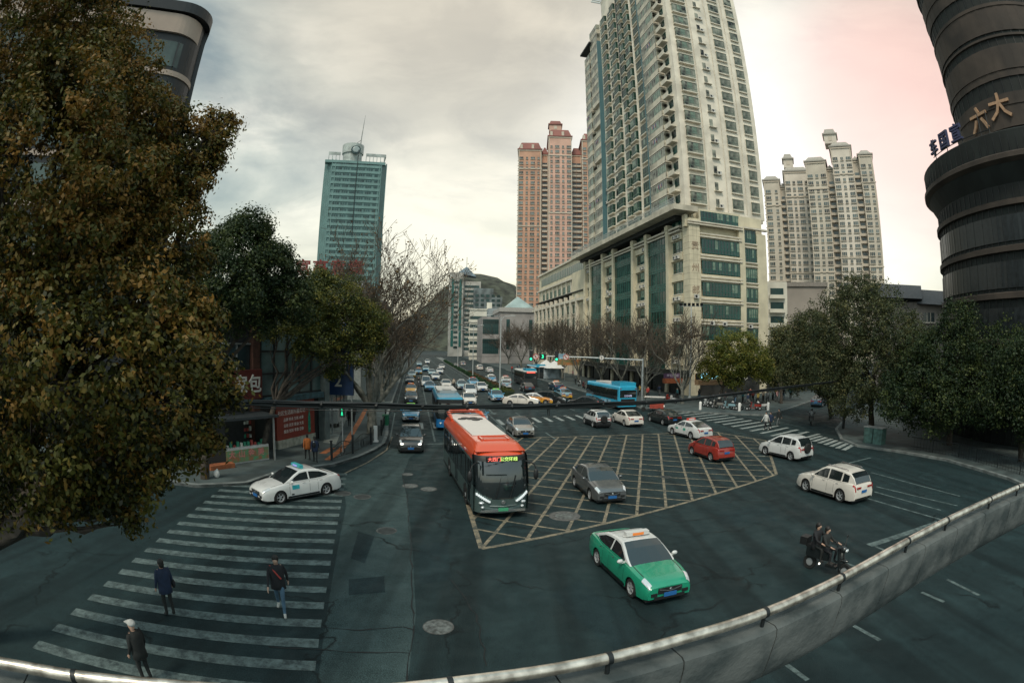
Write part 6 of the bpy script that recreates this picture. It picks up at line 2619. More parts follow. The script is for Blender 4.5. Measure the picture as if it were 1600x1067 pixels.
def cloth(name, c):
    return mat('cloth_' + name, c, .85, var=.12, scale=6)


CL = dict(black=cloth('black', (.012, .013, .016)), navy=cloth('navy', (.012, .025, .06)), jeans=cloth('jeans', (.06, .12, .18)), orange=cloth('orange', (.42, .12, .025)), white=cloth('white', (.55, .56, .54)),
          dark=cloth('dark', (.015, .018, .018)), grey=cloth('grey', (.15, .16, .16)), red=cloth('red', (.35, .05, .04)), beige=cloth('beige', (.38, .33, .26)), teal=cloth('teal', (.04, .16, .18)), yellow=cloth('yellow', (.5, .36, .1)), shoe=cloth('shoe', (.45, .45, .42)), dshoe=cloth('dshoe', (.02, .02, .02)), pink=cloth('pink', (.5, .28, .28)))


def skin_mesh(joints, edges, rad, root, sub=1):
    me = bpy.data.meshes.new('body')
    names = list(joints)
    me.from_pydata([joints[n_] for n_ in names], [(names.index(a), names.index(b)) for a, b in edges], [])
    o = bpy.data.objects.new('body', me)
    C.objects.link(o)
    md = o.modifiers.new('skin', 'SKIN')
    md.use_smooth_shade = True
    sv = me.skin_vertices[0].data
    for i, n_ in enumerate(names):
        r = rad[n_]
        sv[i].radius = r if hasattr(r, '__len__') else (r, r)
        sv[i].use_root = n_ == root
    o.modifiers.new('sub', 'SUBSURF').levels = sub
    o.modifiers['sub'].render_levels = sub
    dg = bpy.context.evaluated_depsgraph_get()
    dg.update()
    ev = o.evaluated_get(dg)
    m2 = bpy.data.meshes.new_from_object(ev, depsgraph=dg)
    bpy.data.objects.remove(o)
    return m2


def pose_joints(pose, hgt=1.72):
    k = hgt / 1.72
    J = dict(pel=(0, 0, .93), waist=(0, 0, 1.08), chest=(.0, 0, 1.30), neck=(0, 0, 1.46), head0=(.02, 0, 1.55), head1=(.03, 0, 1.66), nose=(.115, 0, 1.575))
    st = dict(walk=(.30, -.28), stand=(.04, -.02), carry=(.18, -.14), ride=(0, 0))[pose]
    for s_, sg in (('l', 1), ('r', -1)):
        f = st[0] if s_ == 'l' else st[1]
        J['hip' + s_] = (0, sg * .09, .90)
        if pose == 'ride':
            J['hip' + s_] = (0, sg * .11, .92)
            J['knee' + s_] = (.42, sg * .22, .86)
            J['ank' + s_] = (.40, sg * .20, .46)
            J['toe' + s_] = (.56, sg * .20, .42)
        else:
            J['knee' + s_] = (f * .62 + .05, sg * .10, .49)
            lift = .08 if f < -.1 else 0
            J['ank' + s_] = (f, sg * .10, .08 + lift)
            J['toe' + s_] = (f + .17, sg * .115, .035 + lift * .3)
        J['sh' + s_] = (0, sg * .18, 1.40)
        a = -f * .8 if pose in ('walk', 'carry') else .03
        if pose == 'ride':
            J['el' + s_] = (.18, sg * .30, 1.16)
            J['wr' + s_] = (.42, sg * .30, 1.10)
        elif pose == 'carry' and s_ == 'r':
            J['el' + s_] = (.02, sg * .25, 1.12)
            J['wr' + s_] = (.24, sg * .12, 1.15)
        else:
            J['el' + s_] = (a * .45 - .02, sg * .245, 1.13)
            J['wr' + s_] = (a + .06, sg * .26, .90)
        e_, w__ = Vector(J['el' + s_]), Vector(J['wr' + s_])
        d = (w__ - e_).normalized()
        J['palm' + s_] = tuple(w__ + d * .06)
        side = Vector((1, 0, 0)) if abs(d.x) < .8 else Vector((0, -sg, 0))
        for i in range(4):
            o_ = side * (.026 - .017 * i)
            J['f%d%s' % (i, s_)] = tuple(w__ + d * (.115 - .004 * abs(i - 1)) + o_ * 1.1)
            J['g%d%s' % (i, s_)] = tuple(w__ + d * (.165 - .01 * abs(i - 1)) + o_ * 1.1 + Vector((0, -sg * .02, 0)))
        J['t0' + s_] = tuple(w__ + d * .07 + side * .045)
        J['t1' + s_] = tuple(w__ + d * .11 + side * .06)
    E = [('pel', 'waist'), ('waist', 'chest'), ('chest', 'neck'), ('neck', 'head0'), ('head0', 'head1'), ('head0', 'nose')]
    for s_ in 'lr':
        E += [('pel', 'hip' + s_), ('hip' + s_, 'knee' + s_), ('knee' + s_, 'ank' + s_), ('ank' + s_, 'toe' + s_), ('chest', 'sh' + s_), ('sh' + s_, 'el' + s_), ('el' + s_, 'wr' + s_), ('wr' + s_, 'palm' + s_), ('palm' + s_, 't0' + s_), ('t0' + s_, 't1' + s_)]
        for i in range(4):
            E += [('palm' + s_, 'f%d%s' % (i, s_)), ('f%d%s' % (i, s_), 'g%d%s' % (i, s_))]
    rad = {}
    for n_ in J:
        b = n_[:-1] if n_[-1] in 'lr' and n_ not in ('pel',) else n_
        rad[n_] = {'pel': (.155, .12), 'waist': (.15, .115), 'chest': (.17, .125), 'neck': .06, 'head0': (.078, .09), 'head1': (.082, .092), 'nose': .016, 'hip': .095, 'knee': .062, 'ank': .045, 'toe': .04,
                   'sh': .075, 'el': .048, 'wr': .032, 'palm': (.036, .02), 't0': .012, 't1': .009}.get(b, .010)
    return {n_: tuple(c * k for c in v) for n_, v in J.items()}, E, rad


BODY = {}


def body_mesh(pose, top, legs, shoe, far=False):
    key = (pose, top.name, legs.name, shoe.name, far)
    if key in BODY:
        return BODY[key]
    J, E, rad = pose_joints(pose)
    if far:
        E = [e_ for e_ in E if not any(x[:1] in 'fgt' and x[1:2] in '0123' for x in e_)]
        J = {n_: v for n_, v in J.items() if any(n_ in e_ for e_ in E)}
    me = skin_mesh(J, E, rad, 'pel', 0 if far else 1)
    me.materials.clear()
    for m_ in (top, legs, shoe, M_skin):
        me.materials.append(m_)
    segs = []
    for a, b in E:
        na = a + b
        if 'toe' in na:
            mi = 2
        elif 'knee' in na or 'hip' in na:
            mi = 1
        elif any(x in na for x in ('palm', 'head', 'nose')) or a[0] in 'fgt' and a[1] in '0123':
            mi = 3
        else:
            mi = 0
        segs.append((np.array(J[a]), np.array(J[b]), mi))
    cc = np.array([p.center[:] for p in me.polygons])
    best = np.full(len(cc), 9.0)
    idx = np.zeros(len(cc), int)
    for a, b, mi in segs:
        d = b - a
        t = np.clip(((cc - a) @ d) / (d @ d), 0, 1)
        dist = np.linalg.norm(cc - a - t[:, None] * d, axis=1)
        if mi == 3:
            dist = dist * .9
        s_ = dist < best
        best[s_] = dist[s_]
        idx[s_] = mi
    me.polygons.foreach_set('material_index', idx.astype(np.int32))
    me.shade_smooth()
    me.update()
    BODY[key] = me
    return me


HAIRB = MB().ball((-.005, 0, 1.64), (.108, .095, .10), 14)
HAIRB.ball((-.045, 0, 1.58), (.07, .085, .10), 12)
hair_me = HAIRB.mesh('hair', M_hair, 80)
coat_cache = {}


def coat(top, length=.75):
    if top.name in coat_cache:
        return coat_cache[top.name]
    m = MB()
    rings = [(1.47, .075, .065), (1.43, .17, .11), (1.32, .225, .15), (1.1, .20, .145), (.92, .205, .15), (length, .215, .16), (length - .01, .19, .14)]
    n = 18
    for z, ry, rx in rings:
        for k in range(n):
            a = 2 * PI * k / n
            wr = 1 + .03 * math.sin(a * 5 + z * 9)
            m.v.append((rx * math.cos(a) * wr, ry * math.sin(a) * wr, z))
    for i in range(len(rings) - 1):
        for k in range(n):
            q = i * n + k
            m.f.append((q, q + n, (q + n) if 0 else i * n + n + (k + 1) % n, i * n + (k + 1) % n))
            m.m.append(0)
    coat_cache[top.name] = m.mesh('coat', top, 80)
    return coat_cache[top.name]


def person(label, x, y, hd, pose, top, legs, shoe='dshoe', z=0, far=False, hgt=1.72, group=None, hair=True, wear=True):
    t = thing('person', label, 'person', (x, y, z), hd, group)
    k = hgt / 1.72
    t.scale = (k, k, k)
    link('body', body_mesh(pose, CL[top], CL[legs], CL[shoe], far), t)
    if hair:
        link('hair', hair_me, t)
    if wear and not far:
        link('coat', coat(CL[top]), t)
    return t


def toward(a, b):
    a, b = gp(*a), gp(*b)
    return math.atan2(b.y - a.y, b.x - a.x)


g = gp(441, 955)
t = person('man in a black jacket and blue jeans walking over the near crossing', g.x, g.y, R(-70), 'walk', 'black', 'jeans', 'shoe', hgt=1.82)
m = MB().tube([(.02, -.17, 1.44), (.155, -.03, 1.30), (.17, .12, 1.10)], .022, 5)
m.build('strap', CL['red'], t)
m = MB()
for sg in (1, -1):
    m.ball((.098, sg * .032, 1.605), (.01, .012, .008), 6)
m.build('eyes', M_hair, t)
g = gp(268, 962)
t = person('person in a dark blue jacket standing on the near crossing', g.x, g.y, R(150), 'stand', 'navy', 'dark', hgt=1.80)
m = MB().ball((.0, -.28, .95), (.08, .06, .14), 10)
m.build('handbag', CL['black'], t)
g = gp(205, 975, 1.62)
t = person('person in dark clothes with a white cap at the bottom left of the crossing', g.x, g.y, R(170), 'stand', 'dark', 'dark', hair=False)
MB().ball((0, 0, 1.66), (.115, .105, .085), 14).box(.05, .20, -.07, .07, 1.635, 1.65).build('cap', CL['white'], t, smooth=60)
g = gp(481, 719, .15)
t = person('person in an orange coat walking away beside the red billboard', g.x, g.y, R(120), 'walk', 'orange', 'dark', z=.15, hgt=1.7)
MB().ball((-.02, .30, 1.0), (.13, .08, .17), 10).build('shoulder_bag', CL['black'], t)
g = gp(493, 723, .15)
t = person('person in a dark teal coat with a white bag strap beside the one in orange', g.x, g.y, R(110), 'walk', 'navy', 'dark', z=.15, hgt=1.68)
MB().ball((-.17, .04, 1.2), (.09, .13, .19), 10).build('backpack', CL['black'], t)
MB().tube([(-.14, .08, 1.44), (-.18, .02, 1.25)], .04, 5).build('scarf', CL['white'], t)
g = gp(546, 667, .15)
t = person('person in black carrying a white bag on the left pavement', g.x, g.y, R(95), 'carry', 'black', 'dark', z=.15, hgt=1.75)
MB().box(-.03, .15, .22, .34, .62, .80).build('bag', CL['white'], t)
g = gp(553, 660, .15)
person('person in dark clothes walking ahead on the left pavement', g.x, g.y, R(95), 'walk', 'dark', 'black', z=.15, hgt=1.75)
g = gp(857, 650)
t = person('traffic officer in dark uniform with white gloves in front of the black SUV', g.x, g.y, R(-100), 'carry', 'dark', 'dark', hgt=1.75)
MB().ball((.0, 0, 1.68), (.12, .115, .06), 12).build('cap', CL['dark'], t)
MB().ball((.25, -.10, 1.16), (.06, .05, .05), 8).ball((.2, .1, 1.25), (.06, .05, .05), 8).build('gloves', CL['white'], t)
g = gp(709, 606.5)
person('person in a brownish coat standing in the road between queuing cars', g.x, g.y, R(-90), 'stand', 'beige', 'dark', far=True)
g = gp(1196, 671)
person('person in a white top crossing the far right zebra crossing', g.x, g.y, R(200), 'walk', 'white', 'black', 'shoe')
g = gp(1203, 671)
person('person in a dark jacket crossing beside the one in the white top', g.x, g.y, R(200), 'walk', 'navy', 'black', 'shoe')
g = gp(1216, 665)
person('person in dark top and pale trousers crossing behind the pair', g.x, g.y, R(190), 'walk', 'dark', 'grey')

PG = 'people on the far right pavement'
rnd = random.Random(4)
look = [('white', 'dark'), ('beige', 'dark'), ('red', 'black'), ('teal', 'dark'), ('pink', 'grey'), ('grey', 'black'), ('yellow', 'dark'), ('navy', 'grey'), ('black', 'jeans')]
spots = [(1124, 633), (1133, 630), (1148, 632), (1160, 630), (1168, 634), (1176, 628), (1184, 631), (1192, 627), (1199, 630), (1207, 625), (1214, 628), (1224, 624), (1235, 622), (1246, 620), (1172, 624), (1212, 621)]
names_ = dict(white='white', beige='beige', red='red', teal='teal', pink='pink', grey='grey', yellow='yellow', navy='navy', black='black')
where = ['first from the left', 'second from the left', 'third from the left', 'fourth from the left', 'fifth from the left', 'sixth from the left', 'seventh from the left', 'eighth from the left', 'ninth from the left', 'tenth from the left', 'eleventh from the left', 'twelfth from the left', 'thirteenth from the left', 'rightmost', 'behind the fifth', 'behind the eleventh']
for i, (px, py) in enumerate(spots):
    g = gp(px, py, .15)
    tp_, lg = look[(i * 4) % len(look)]
    person('person in a %s top on the far right pavement, %s' % (tp_, where[i]), g.x, g.y, rnd.uniform(0, 6.28), rnd.choice(('walk', 'stand')), tp_, lg, z=.15, far=True, group=PG)
PG = 'people on the pavement before the shops'
sp2 = [(800, 581), (808, 579), (817, 583), (812, 576), (895, 590), (903, 592), (855, 580), (861, 583), (1000, 618), (1012, 622), (1030, 618), (1058, 624), (1092, 626)]
w2 = ['left of the far buses, first', 'left of the far buses, second', 'left of the far buses, third', 'left of the far buses, farthest', 'left of the bright blue bus, first', 'left of the bright blue bus, second', 'before the white tents, first', 'before the white tents, second', 'right of the bright blue bus, first', 'right of the bright blue bus, second', 'right of the bright blue bus, third', 'left of the tall floodlight pole', 'right of the tall floodlight pole']
for i, (px, py) in enumerate(sp2):
    g = gp(px, py, .15)
    tp_, lg = look[(i * 5 + 2) % len(look)]
    person('person in a %s top before the shops, %s' % (tp_, w2[i]), g.x, g.y, rnd.uniform(0, 6.28), 'walk', tp_, lg, z=.15, far=True, group=PG)


# ------------------------------------------------------------------ scooters
def scooter(label, x, y, hd, col, group=None, z=0, sc=1):
    t = thing('scooter', label, 'scooter', (x, y, z), hd, group)
    t.scale = (sc, sc, sc)
    key = 'scoot' + col
    if key not in CACHE:
        pm_ = PC[col]
        b = MB()
        b.prism([(-.75, -.10), (-.35, -.17), (.15, -.15), (.15, .15), (-.35, .17), (-.75, .10)], .48, .78)
        b.prism([(.1, -.16), (.5, -.14), (.5, .14), (.1, .16)], .28, .36)
        b.obox((.56, 0, .66), (.05, 0, -.10 * .5), (0, .17, 0), (-.06, 0, .32))
        b.ball((.62, 0, .95), (.14, .13, .12), 10)
        b.ball((.72, 0, .58), (.17, .07, .06), 10)
        s_ = MB().prism([(-.78, -.12), (-.3, -.16), (.1, -.12), (.1, .12), (-.3, .16), (-.78, .12)], .78, .87)
        h = MB().tube([(.50, -.36, 1.06), (.58, -.15, 1.03), (.58, .15, 1.03), (.50, .36, 1.06)], .02, 6)
        for sg in (1, -1):
            h.tube([(.52, sg * .30, 1.06), (.50, sg * .38, 1.22)], .01, 5)
            h.ball((.50, sg * .40, 1.26), (.02, .07, .045), 8)
        h.tube([(.58, 0, 1.02), (.80, 0, .28)], .03, 6)
        wv = MB().lathe([(.13, -.05), (.24, -.055), (.255, 0), (.24, .055), (.13, .05)], 20, axis='y', cap=False)
        rv = MB().lathe([(0, -.045), (.14, -.03), (.14, .03), (0, .045)], 14, axis='y')
        l_ = MB().ball((.74, 0, .93), (.05, .10, .06), 10)
        k_ = MB().box(-1.02, -.74, -.17, .17, .82, 1.08)
        CACHE[key] = [('body', b.mesh('body', pm_, 50)), ('seat', s_.mesh('seat', M_black, 40)), ('handlebar', h.mesh('handlebar', M_black, 50)), ('headlight', l_.mesh('headlight', M_lamp, 60)), ('top_box', k_.mesh('top_box', M_black)), ('wheel', wv.mesh('wheel', M_tyre, 50)), ('rim', rv.mesh('rim', M_rim, 50))]
    c = CACHE[key]
    for nm, me in c[:5]:
        link(nm, me, t)
    for xx in (-.58, .80):
        o = link('wheel', c[5][1], t, (xx, 0, .255))
        link('rim', c[6][1], o)
    return t


a, b = gp(1270, 886), gp(1302, 902)
hd = R(-62)
g = (a + b) / 2
t = scooter('dark scooter carrying two riders near the curved rail', g.x, g.y, hd, 'black', sc=1.1)
MB().ball((-.1, -.22, .36), (.035, .03, .035), 8).build('side_lamp', M_lampon, t)
u = Vector((math.cos(hd), math.sin(hd), 0))
q = person('rider in dark clothes steering the scooter near the curved rail', g.x - u.x * .12, g.y - u.y * .12, hd, 'ride', 'dark', 'black', z=.03, hgt=1.68)
q = person('passenger in dark clothes sitting behind the scooter rider', g.x - u.x * .52, g.y - u.y * .52, hd, 'ride', 'black', 'dark', z=.05, hgt=1.72)
for (px, py, lab, c_) in ((1267, 664, 'scooter with a rider crossing towards the side street at the right', 'dgrey'), (654, 604, 'scooter with a rider between the queuing cars in the left lanes', 'black')):
    g = gp(px, py)
    hd = R(60) if px > 1000 else TO
    scooter(lab, g.x, g.y, hd, c_)
    person('rider of the ' + lab.replace('with a rider ', ''), g.x - math.cos(hd) * .15, g.y - math.sin(hd) * .15, hd, 'ride', 'grey' if px > 1000 else 'dark', 'dark', z=.02, far=True)
# parked scooters on both pavements
for i, (px, py, c_) in enumerate(((905, 603, 'white'), (911, 606, 'red'), (899, 600, 'dgrey'), (917, 609, 'silver'), (1045, 628, 'red'), (1052, 630, 'white'), (1100, 634, 'dgrey'), (1107, 636, 'white'), (1114, 637, 'black'), (1122, 638, 'silver'), (1140, 640, 'pblue'), (1152, 640, 'white'), (1160, 641, 'dgrey'), (1180, 641, 'red'), (1191, 640, 'white'))):
    g = gp(px, py, .15)
    pos = ['left of the bright blue bus', 'by the corner lamp', 'on the far right pavement'][0 if i < 4 else (1 if i < 6 else 2)]
    cn = dict(white='white', red='red', dgrey='dark grey', silver='silver', black='black', pblue='pale blue')[c_]
    lab = 'parked %s scooter %s' % (cn, pos)
    if (i, c_) in ((11, 'white'), (14, 'white'), (7, 'white'), (6, 'dgrey'), (12, 'dgrey')):
        lab += {11: ', second white one', 14: ', last white one', 7: ', first white one', 6: ', nearest the lamp', 12: ', near the crossing'}[i]
    scooter(lab, g.x, g.y, R(70 + i * 7), c_, group='scooters parked along the shops', z=.15)
g = gp(579, 662, .15)
scooter('scooter parked by the plane tree on the left pavement', g.x, g.y, R(95), 'black', z=.15)

# ------------------------------------------------------------------ street furniture
# left railing with curved top panels
fp = [P2(523, 724), P2(556, 713), P2(584, 698), P2(600, 684), P2(606, 664)]
fp = [(x - .25, y + .15) for x, y in fp]
fz = .15
fence_posts = []
t = thing('railing', 'black iron railing with arched panels round the left corner kerb', 'railing', (*fp[0], 0))
o0 = Vector((*fp[0], 0))
for i, (x, y) in enumerate(fp):
    m = MB().box(-.06, .06, -.06, .06, 0, 1.25).box(-.08, .08, -.08, .08, 1.25, 1.3)
    m.build('post', M_dark, t, (x - o0.x, y - o0.y, fz))
for (x0, y0), (x1, y1) in zip(fp, fp[1:]):
    a, b = Vector((x0, y0, 0)) - o0, Vector((x1, y1, 0)) - o0
    m = MB()
    L_ = (b - a).length
    n = int(L_ / .14)
    topz = lambda s_: .80 + .28 * math.sin(PI * s_) ** 2
    m.tube([a.lerp(b, i / 16) + Vector((0, 0, fz + topz(i / 16))) for i in range(17)], .025, 6)
    m.tube([a + Vector((0, 0, fz + .12)), b + Vector((0, 0, fz + .12))], .02, 6)
    m.tube([a + Vector((0, 0, fz + .70)), b + Vector((0, 0, fz + .70))], .018, 6)
    for i in range(1, n):
        q = a.lerp(b, i / n)
        if .3 < i / n < .7 and i % 2:
            continue
        m.tube([q + Vector((0, 0, fz + .12)), q + Vector((0, 0, fz + topz(i / n)))], .010, 4, cap=False)
    c = a.lerp(b, .5)
    u_ = (b - a).normalized()
    for rr in (.30, .22):
        m.tube([c + u_ * rr * math.cos(2 * PI * k / 18) + Vector((0, 0, fz + .42 + rr * math.sin(2 * PI * k / 18))) for k in range(19)], .014, 4)
    m.build('panel', M_dark, t)

# pedestrian signal
g = gp(536, 706, .15)
t = thing('pedestrian_signal', 'pedestrian signal showing green figures on the left corner', 'traffic light', g, R(-80) + PI / 2)
MB().tube([(0, 0, 0), (0, 0, 2.5)], .045, 8).build('post', M_metal, t)
MB().box(-.17, .17, -.12, .12, 2.45, 3.25).build('housing', M_black, t)
M_gon = mat('lit_green', (.03, .9, .42), .4, var=0, emit=1.2)
m = MB()
m.tube([(0, -.135, 2.78), (0, -.135, 2.66), (-.06, -.135, 2.56)], .018, 5)
m.tube([(0, -.135, 2.66), (.06, -.135, 2.56)], .018, 5)
m.tube([(-.07, -.135, 2.68), (0, -.135, 2.75), (.07, -.135, 2.68)], .015, 5)
m.ball((0, -.135, 2.82), (.03, .01, .03), 8)
for sg in (0,):
    m.tube([(.05, -.135, 3.14), (-.03, -.135, 3.14), (-.03, -.135, 2.96), (.05, -.135, 2.96)], .014, 5)
    m.tube([(-.03, -.135, 3.05), (.04, -.135, 3.05)], .014, 5)
m.build('lit_figure', M_gon, t)

# green litter bin, white stand
g = gp(603, 664, .15)
t = thing('litter_bin', 'green litter bin behind the railing on the left', 'litter bin', g)
MB().box(-.25, .25, -.22, .22, 0, .85).box(-.28, .28, -.25, .25, .85, .98).build('bin', mat('bin_green', (.02, .16, .08), .5, var=.1), t)
g = gp(587, 690, .15)
t = thing('notice_stand', 'narrow white notice stand at the railing on the left', 'notice stand', g)
MB().box(-.14, .14, -.05, .05, .1, 1.25).box(-.2, .2, -.14, .14, 0, .1).build('board', M_letter, t)
# white covered three-wheeler / tarp on the pavement
g = gp(517, 667, .15)
t = thing('covered_vehicle', 'small white covered three wheeler parked behind the grey corner post', 'three wheeler', (g.x, g.y + .8, .15), R(100))
m = MB()
m.v = []
prof = [(-1.0, .35), (-1.0, 1.5), (-.3, 1.75), (.7, 1.6), (1.1, .9), (1.15, .35)]
n = len(prof)
for sg in (-.55, .55):
    m.v += [(x, sg, z) for x, z in prof]
m.f = [tuple(range(n)), tuple(range(2 * n - 1, n - 1, -1))] + [(i, (i + 1) % n, n + (i + 1) % n, n + i) for i in range(n)]
m.m = [0] * len(m.f)
m.build('shell', mat('trike_white', (.45, .48, .46), .4, var=.05), t)
MB().box(.3, .72, -.56, .56, 1.05, 1.5).build('window', M_bglass, t)
for xx, yy in ((-.6, .5), (-.6, -.5), (.85, 0)):
    MB().lathe([(0, -.05), (.24, -.05), (.24, .05), (0, .05)], 16, axis='y').build('wheel', M_tyre, t, (xx, yy, .24))
# white bag on the kerb
g = gp(339, 746, .15)
t = tag(MB().ball((0, 0, .22), (.2, .18, .24), 10).ball((.05, 0, .42), (.08, .07, .1), 8).build('rubbish_bag', CL['white'], None, g, smooth=70), 'white plastic bag on the kerb under the big left tree', 'bag')


# street lamps
def lamp(label, base, h, arms=1, name='street_lamp', head=.9, group=None):
    t = thing(name, label, 'street lamp', base, TH, group)
    MB().tube([(0, 0, 0), (0, 0, h * .5), (0, 0, h)], [.13, .10, .065], 10).lathe([(.2, 0), (.2, .3), (.13, .4)], 10).build('pole', mat('lamp_pole', (.50, .53, .52), .45, .3, var=.05), t, smooth=60)
    m = MB()
    for sg in ((1, -1) if arms == 2 else (1,)):
        m.tube([(0, 0, h - .6), (sg * .5, 0, h + .1), (sg * 1.5, 0, h + .25)], .04, 6)
    m.build('arm', M_metal, t)
    for sg in ((1, -1) if arms == 2 else (1,)):
        MB().ball((sg * 1.9, 0, h + .25), (head * .55, .16, .08), 10).build('lamp_head', mat('lamp_head_grey', (.5, .52, .5), .4, var=0), t, smooth=60)
    return t


q = hm0 + UX * .4 + UY * 3
g = at(781, 600, 84)
lamp('pale street lamp post rising from the hedge end, nearest of its row', (g.x, g.y, .15), 11.9, 2)
g = at(738.5, 600, 118)
lamp('pale street lamp post in the street hedge, second of its row', (g.x, g.y, .15), 11.5, 2)
g = at(715, 590, 160)
lamp('pale street lamp post in the street hedge, third of its row', (g.x, g.y, .15), 11.5, 2)
# floodlight mast
g = at(1077.5, 620, 78.5)
t = thing('floodlight_mast', 'tall pale mast with a crossbar of six floodlights before the cream building corner', 'floodlight mast', (g.x, g.y, .15), R(-19) + .0)
MB().tube([(0, 0, 0), (0, 0, 7), (0, 0, 13.6)], [.16, .13, .09], 12).lathe([(.25, 0), (.25, .4), (.16, .5)], 12).build('pole', mat('lamp_pole', (.5, .5, .5)), t, smooth=60)
MB().box(-1.75, 1.75, -.05, .05, 13.55, 13.68).build('crossbar', M_metal, t)
for i in range(6):
    x = -1.55 + i * .62
    MB().obox((x, -.12, 13.85), (.21, 0, 0), (0, .14, .05), (0, -.06, .17)).build('floodlight', M_dark, t)

# traffic light gantry
g = Vector((16.6, 66.0, .15))
e_ = at(826, 558, 66.5)
t = thing('traffic_light_gantry', 'traffic light gantry with green lamps and round signs over the main street mouth', 'traffic light', g)
d = Vector((e_.x - g.x, e_.y - g.y, 0))
zt = 6.15
u_ = d.normalized()
side = Vector((u_.y, -u_.x, 0))
if side.y > 0:
    side = -side
MB().tube([(0, 0, 0), (0, 0, zt - .05)], [.16, .12], 10).build('pole', M_metal, t)
MB().tube([(0, 0, zt - .25), tuple(d * .5 + Vector((0, 0, zt))), tuple(d + Vector((0, 0, zt + .1)))], [.10, .08, .05], 8).build('arm', M_metal, t)


def onarm(px):
    # position along the arm seen at this pixel column
    best = min(range(101), key=lambda i: abs(math.atan2((g + d * i / 100).x, (g + d * i / 100).y) - math.atan2(dr(px, 560).x, dr(px, 560).y)))
    return d * best / 100 + Vector((0, 0, zt))


for px in (829, 870):
    p_ = onarm(px)
    m = MB().obox(p_ + Vector((0, 0, .1)) + side * .15, u_ * .22, side * .12, (0, 0, .62))
    m.build('signal_housing', M_black, t)
    MB().lathe([(.15, 0), (.15, .03), (0, .035)], 16, axis='y').build('green_light', M_gon, t, p_ + Vector((0, 0, -.3)) + side * .30, rz=math.atan2(-side.x, side.y))
p_ = onarm(848)
MB().obox(p_ + side * .15, u_ * .42, side * .06, (0, 0, .36)).build('countdown_box', M_black, t)
o = text_mb('3', .62, .02, .01).build('countdown_digit', M_gon, t, p_ + side * .24)
o.rotation_euler.z = math.atan2(side.x * 1, -side.y)
for px, kind in ((837, 1), (884, 1), (940, 0)):
    p_ = onarm(px)
    rz_s = math.atan2(side.x, -side.y)
    o = MB().lathe([(.36, 0), (.36, -.03), (0, -.03)], 24, axis='y').build('round_sign', mat('sign_face_pale', (.62, .60, .56), .5, var=0), t, p_ + side * .16)
    o.rotation_euler.z = rz_s
    m = MB().tube([(.33 * math.cos(2 * PI * i / 24), -.045, .33 * math.sin(2 * PI * i / 24)) for i in range(25)], .035, 5)
    if kind:
        m.obox((0, -.045, 0), (.24, 0, -.24), (0, .005, 0), (.03, 0, .03))
    q = m.build('sign_ring', mat('sign_red', (.5, .06, .05), .5, var=0) if kind else M_dark, o)
    o2 = MB().box(-.03, .03, -.05, -.04, -.15, .15).build('sign_mark', M_black, o)
p_ = onarm(877)
MB().obox(p_ + side * .12 + Vector((0, 0, .1)), u_ * .55, side * .03, (0, 0, .3)).build('name_panel', mat('sign_blue_pale', (.25, .42, .52), .5, var=.2), t)

# small far signal at the right
# bollards and shop bits on the right pavement
for px, py, lab in ((1094, 640, 'white bollard nearest the mast on the right pavement kerb'), (1155, 642, 'white bollard in the middle of the right pavement kerb'), (1200, 641, 'white bollard at the right end of the right pavement kerb')):
    g = gp(px, py, .15)
    tag(MB().lathe([(.17, 0), (.17, .9), (.12, 1.0), (0, 1.02)], 14).build('bollard', M_letter, None, g, smooth=60), lab, 'bollard')
# shop signs under the cream block and along the side street
SR = Matrix.Rotation(TH, 3, 'Z')


def shop(label, px, py, dist, w_, h_, board, text=None, tcol=None, size=.8, rz=TH, band=None, lit=0):
    p_ = at(px, py, dist)
    t = thing('shop_sign', label, 'sign', p_, rz)
    MB().box(-w_ / 2, w_ / 2, 0, .25, -h_ / 2, h_ / 2).build('board', board, t)
    if text:
        text_mb(text, size, .03, .015).build('lettering', tcol, t, (0, -.03, 0))
    if band:
        MB().box(-w_ / 2 - .2, w_ / 2 + .2, -.6, .2, -h_ / 2 - .75, -h_ / 2 - .05).build('band', band, t)
    return t


M_bd_ = mat('night_board', (.012, .016, .02), .5, var=0)
shop('black shop sign with glowing blue white characters above a peach band', 1109, 588, 79, 4.6, .9, M_bd_, '让茶小菜', mat('lit_cyan', (.35, .85, 1), .5, var=0, emit=1.6), .85, band=mat('peach_band', (.50, .30, .17), .6, var=.1))
shop('orange square shop sign left of the glowing blue white one', 1091, 590, 78.6, .8, 1.1, mat('orange_board', (.52, .22, .04), .5, var=.1), '鱼', M_bd_, .6)
shop('dark shop sign with scattered white characters right of the peach band', 1152, 586, 84, 5.4, 1.1, M_bd_, '鱼小州', M_letter, .9, rz=R(-10))
shop('small dark sign with two pairs of white characters lower right', 1160, 592, 83.5, 2.6, .5, M_bd_, '中餐 茶屋', M_letter, .42, rz=R(-10))
shop('dull purple shop sign over a red orange band left of the mast', 1051, 587, 82, 2.9, .7, mat('purple_board', (.14, .08, .16), .5, var=.1), '贵州小吃店', mat('lilac_letters', (.45, .4, .5), .5, var=0), .42, band=mat('red_orange_band', (.34, .10, .04), .6, var=.1))
shop('long orange and green street sign board behind the gantry', 890, 566, 112, 5.2, 1.2, mat('orange_green_board', (.40, .16, .06), .6, var=.3, scale=1, col2=(.12, .2, .1)))
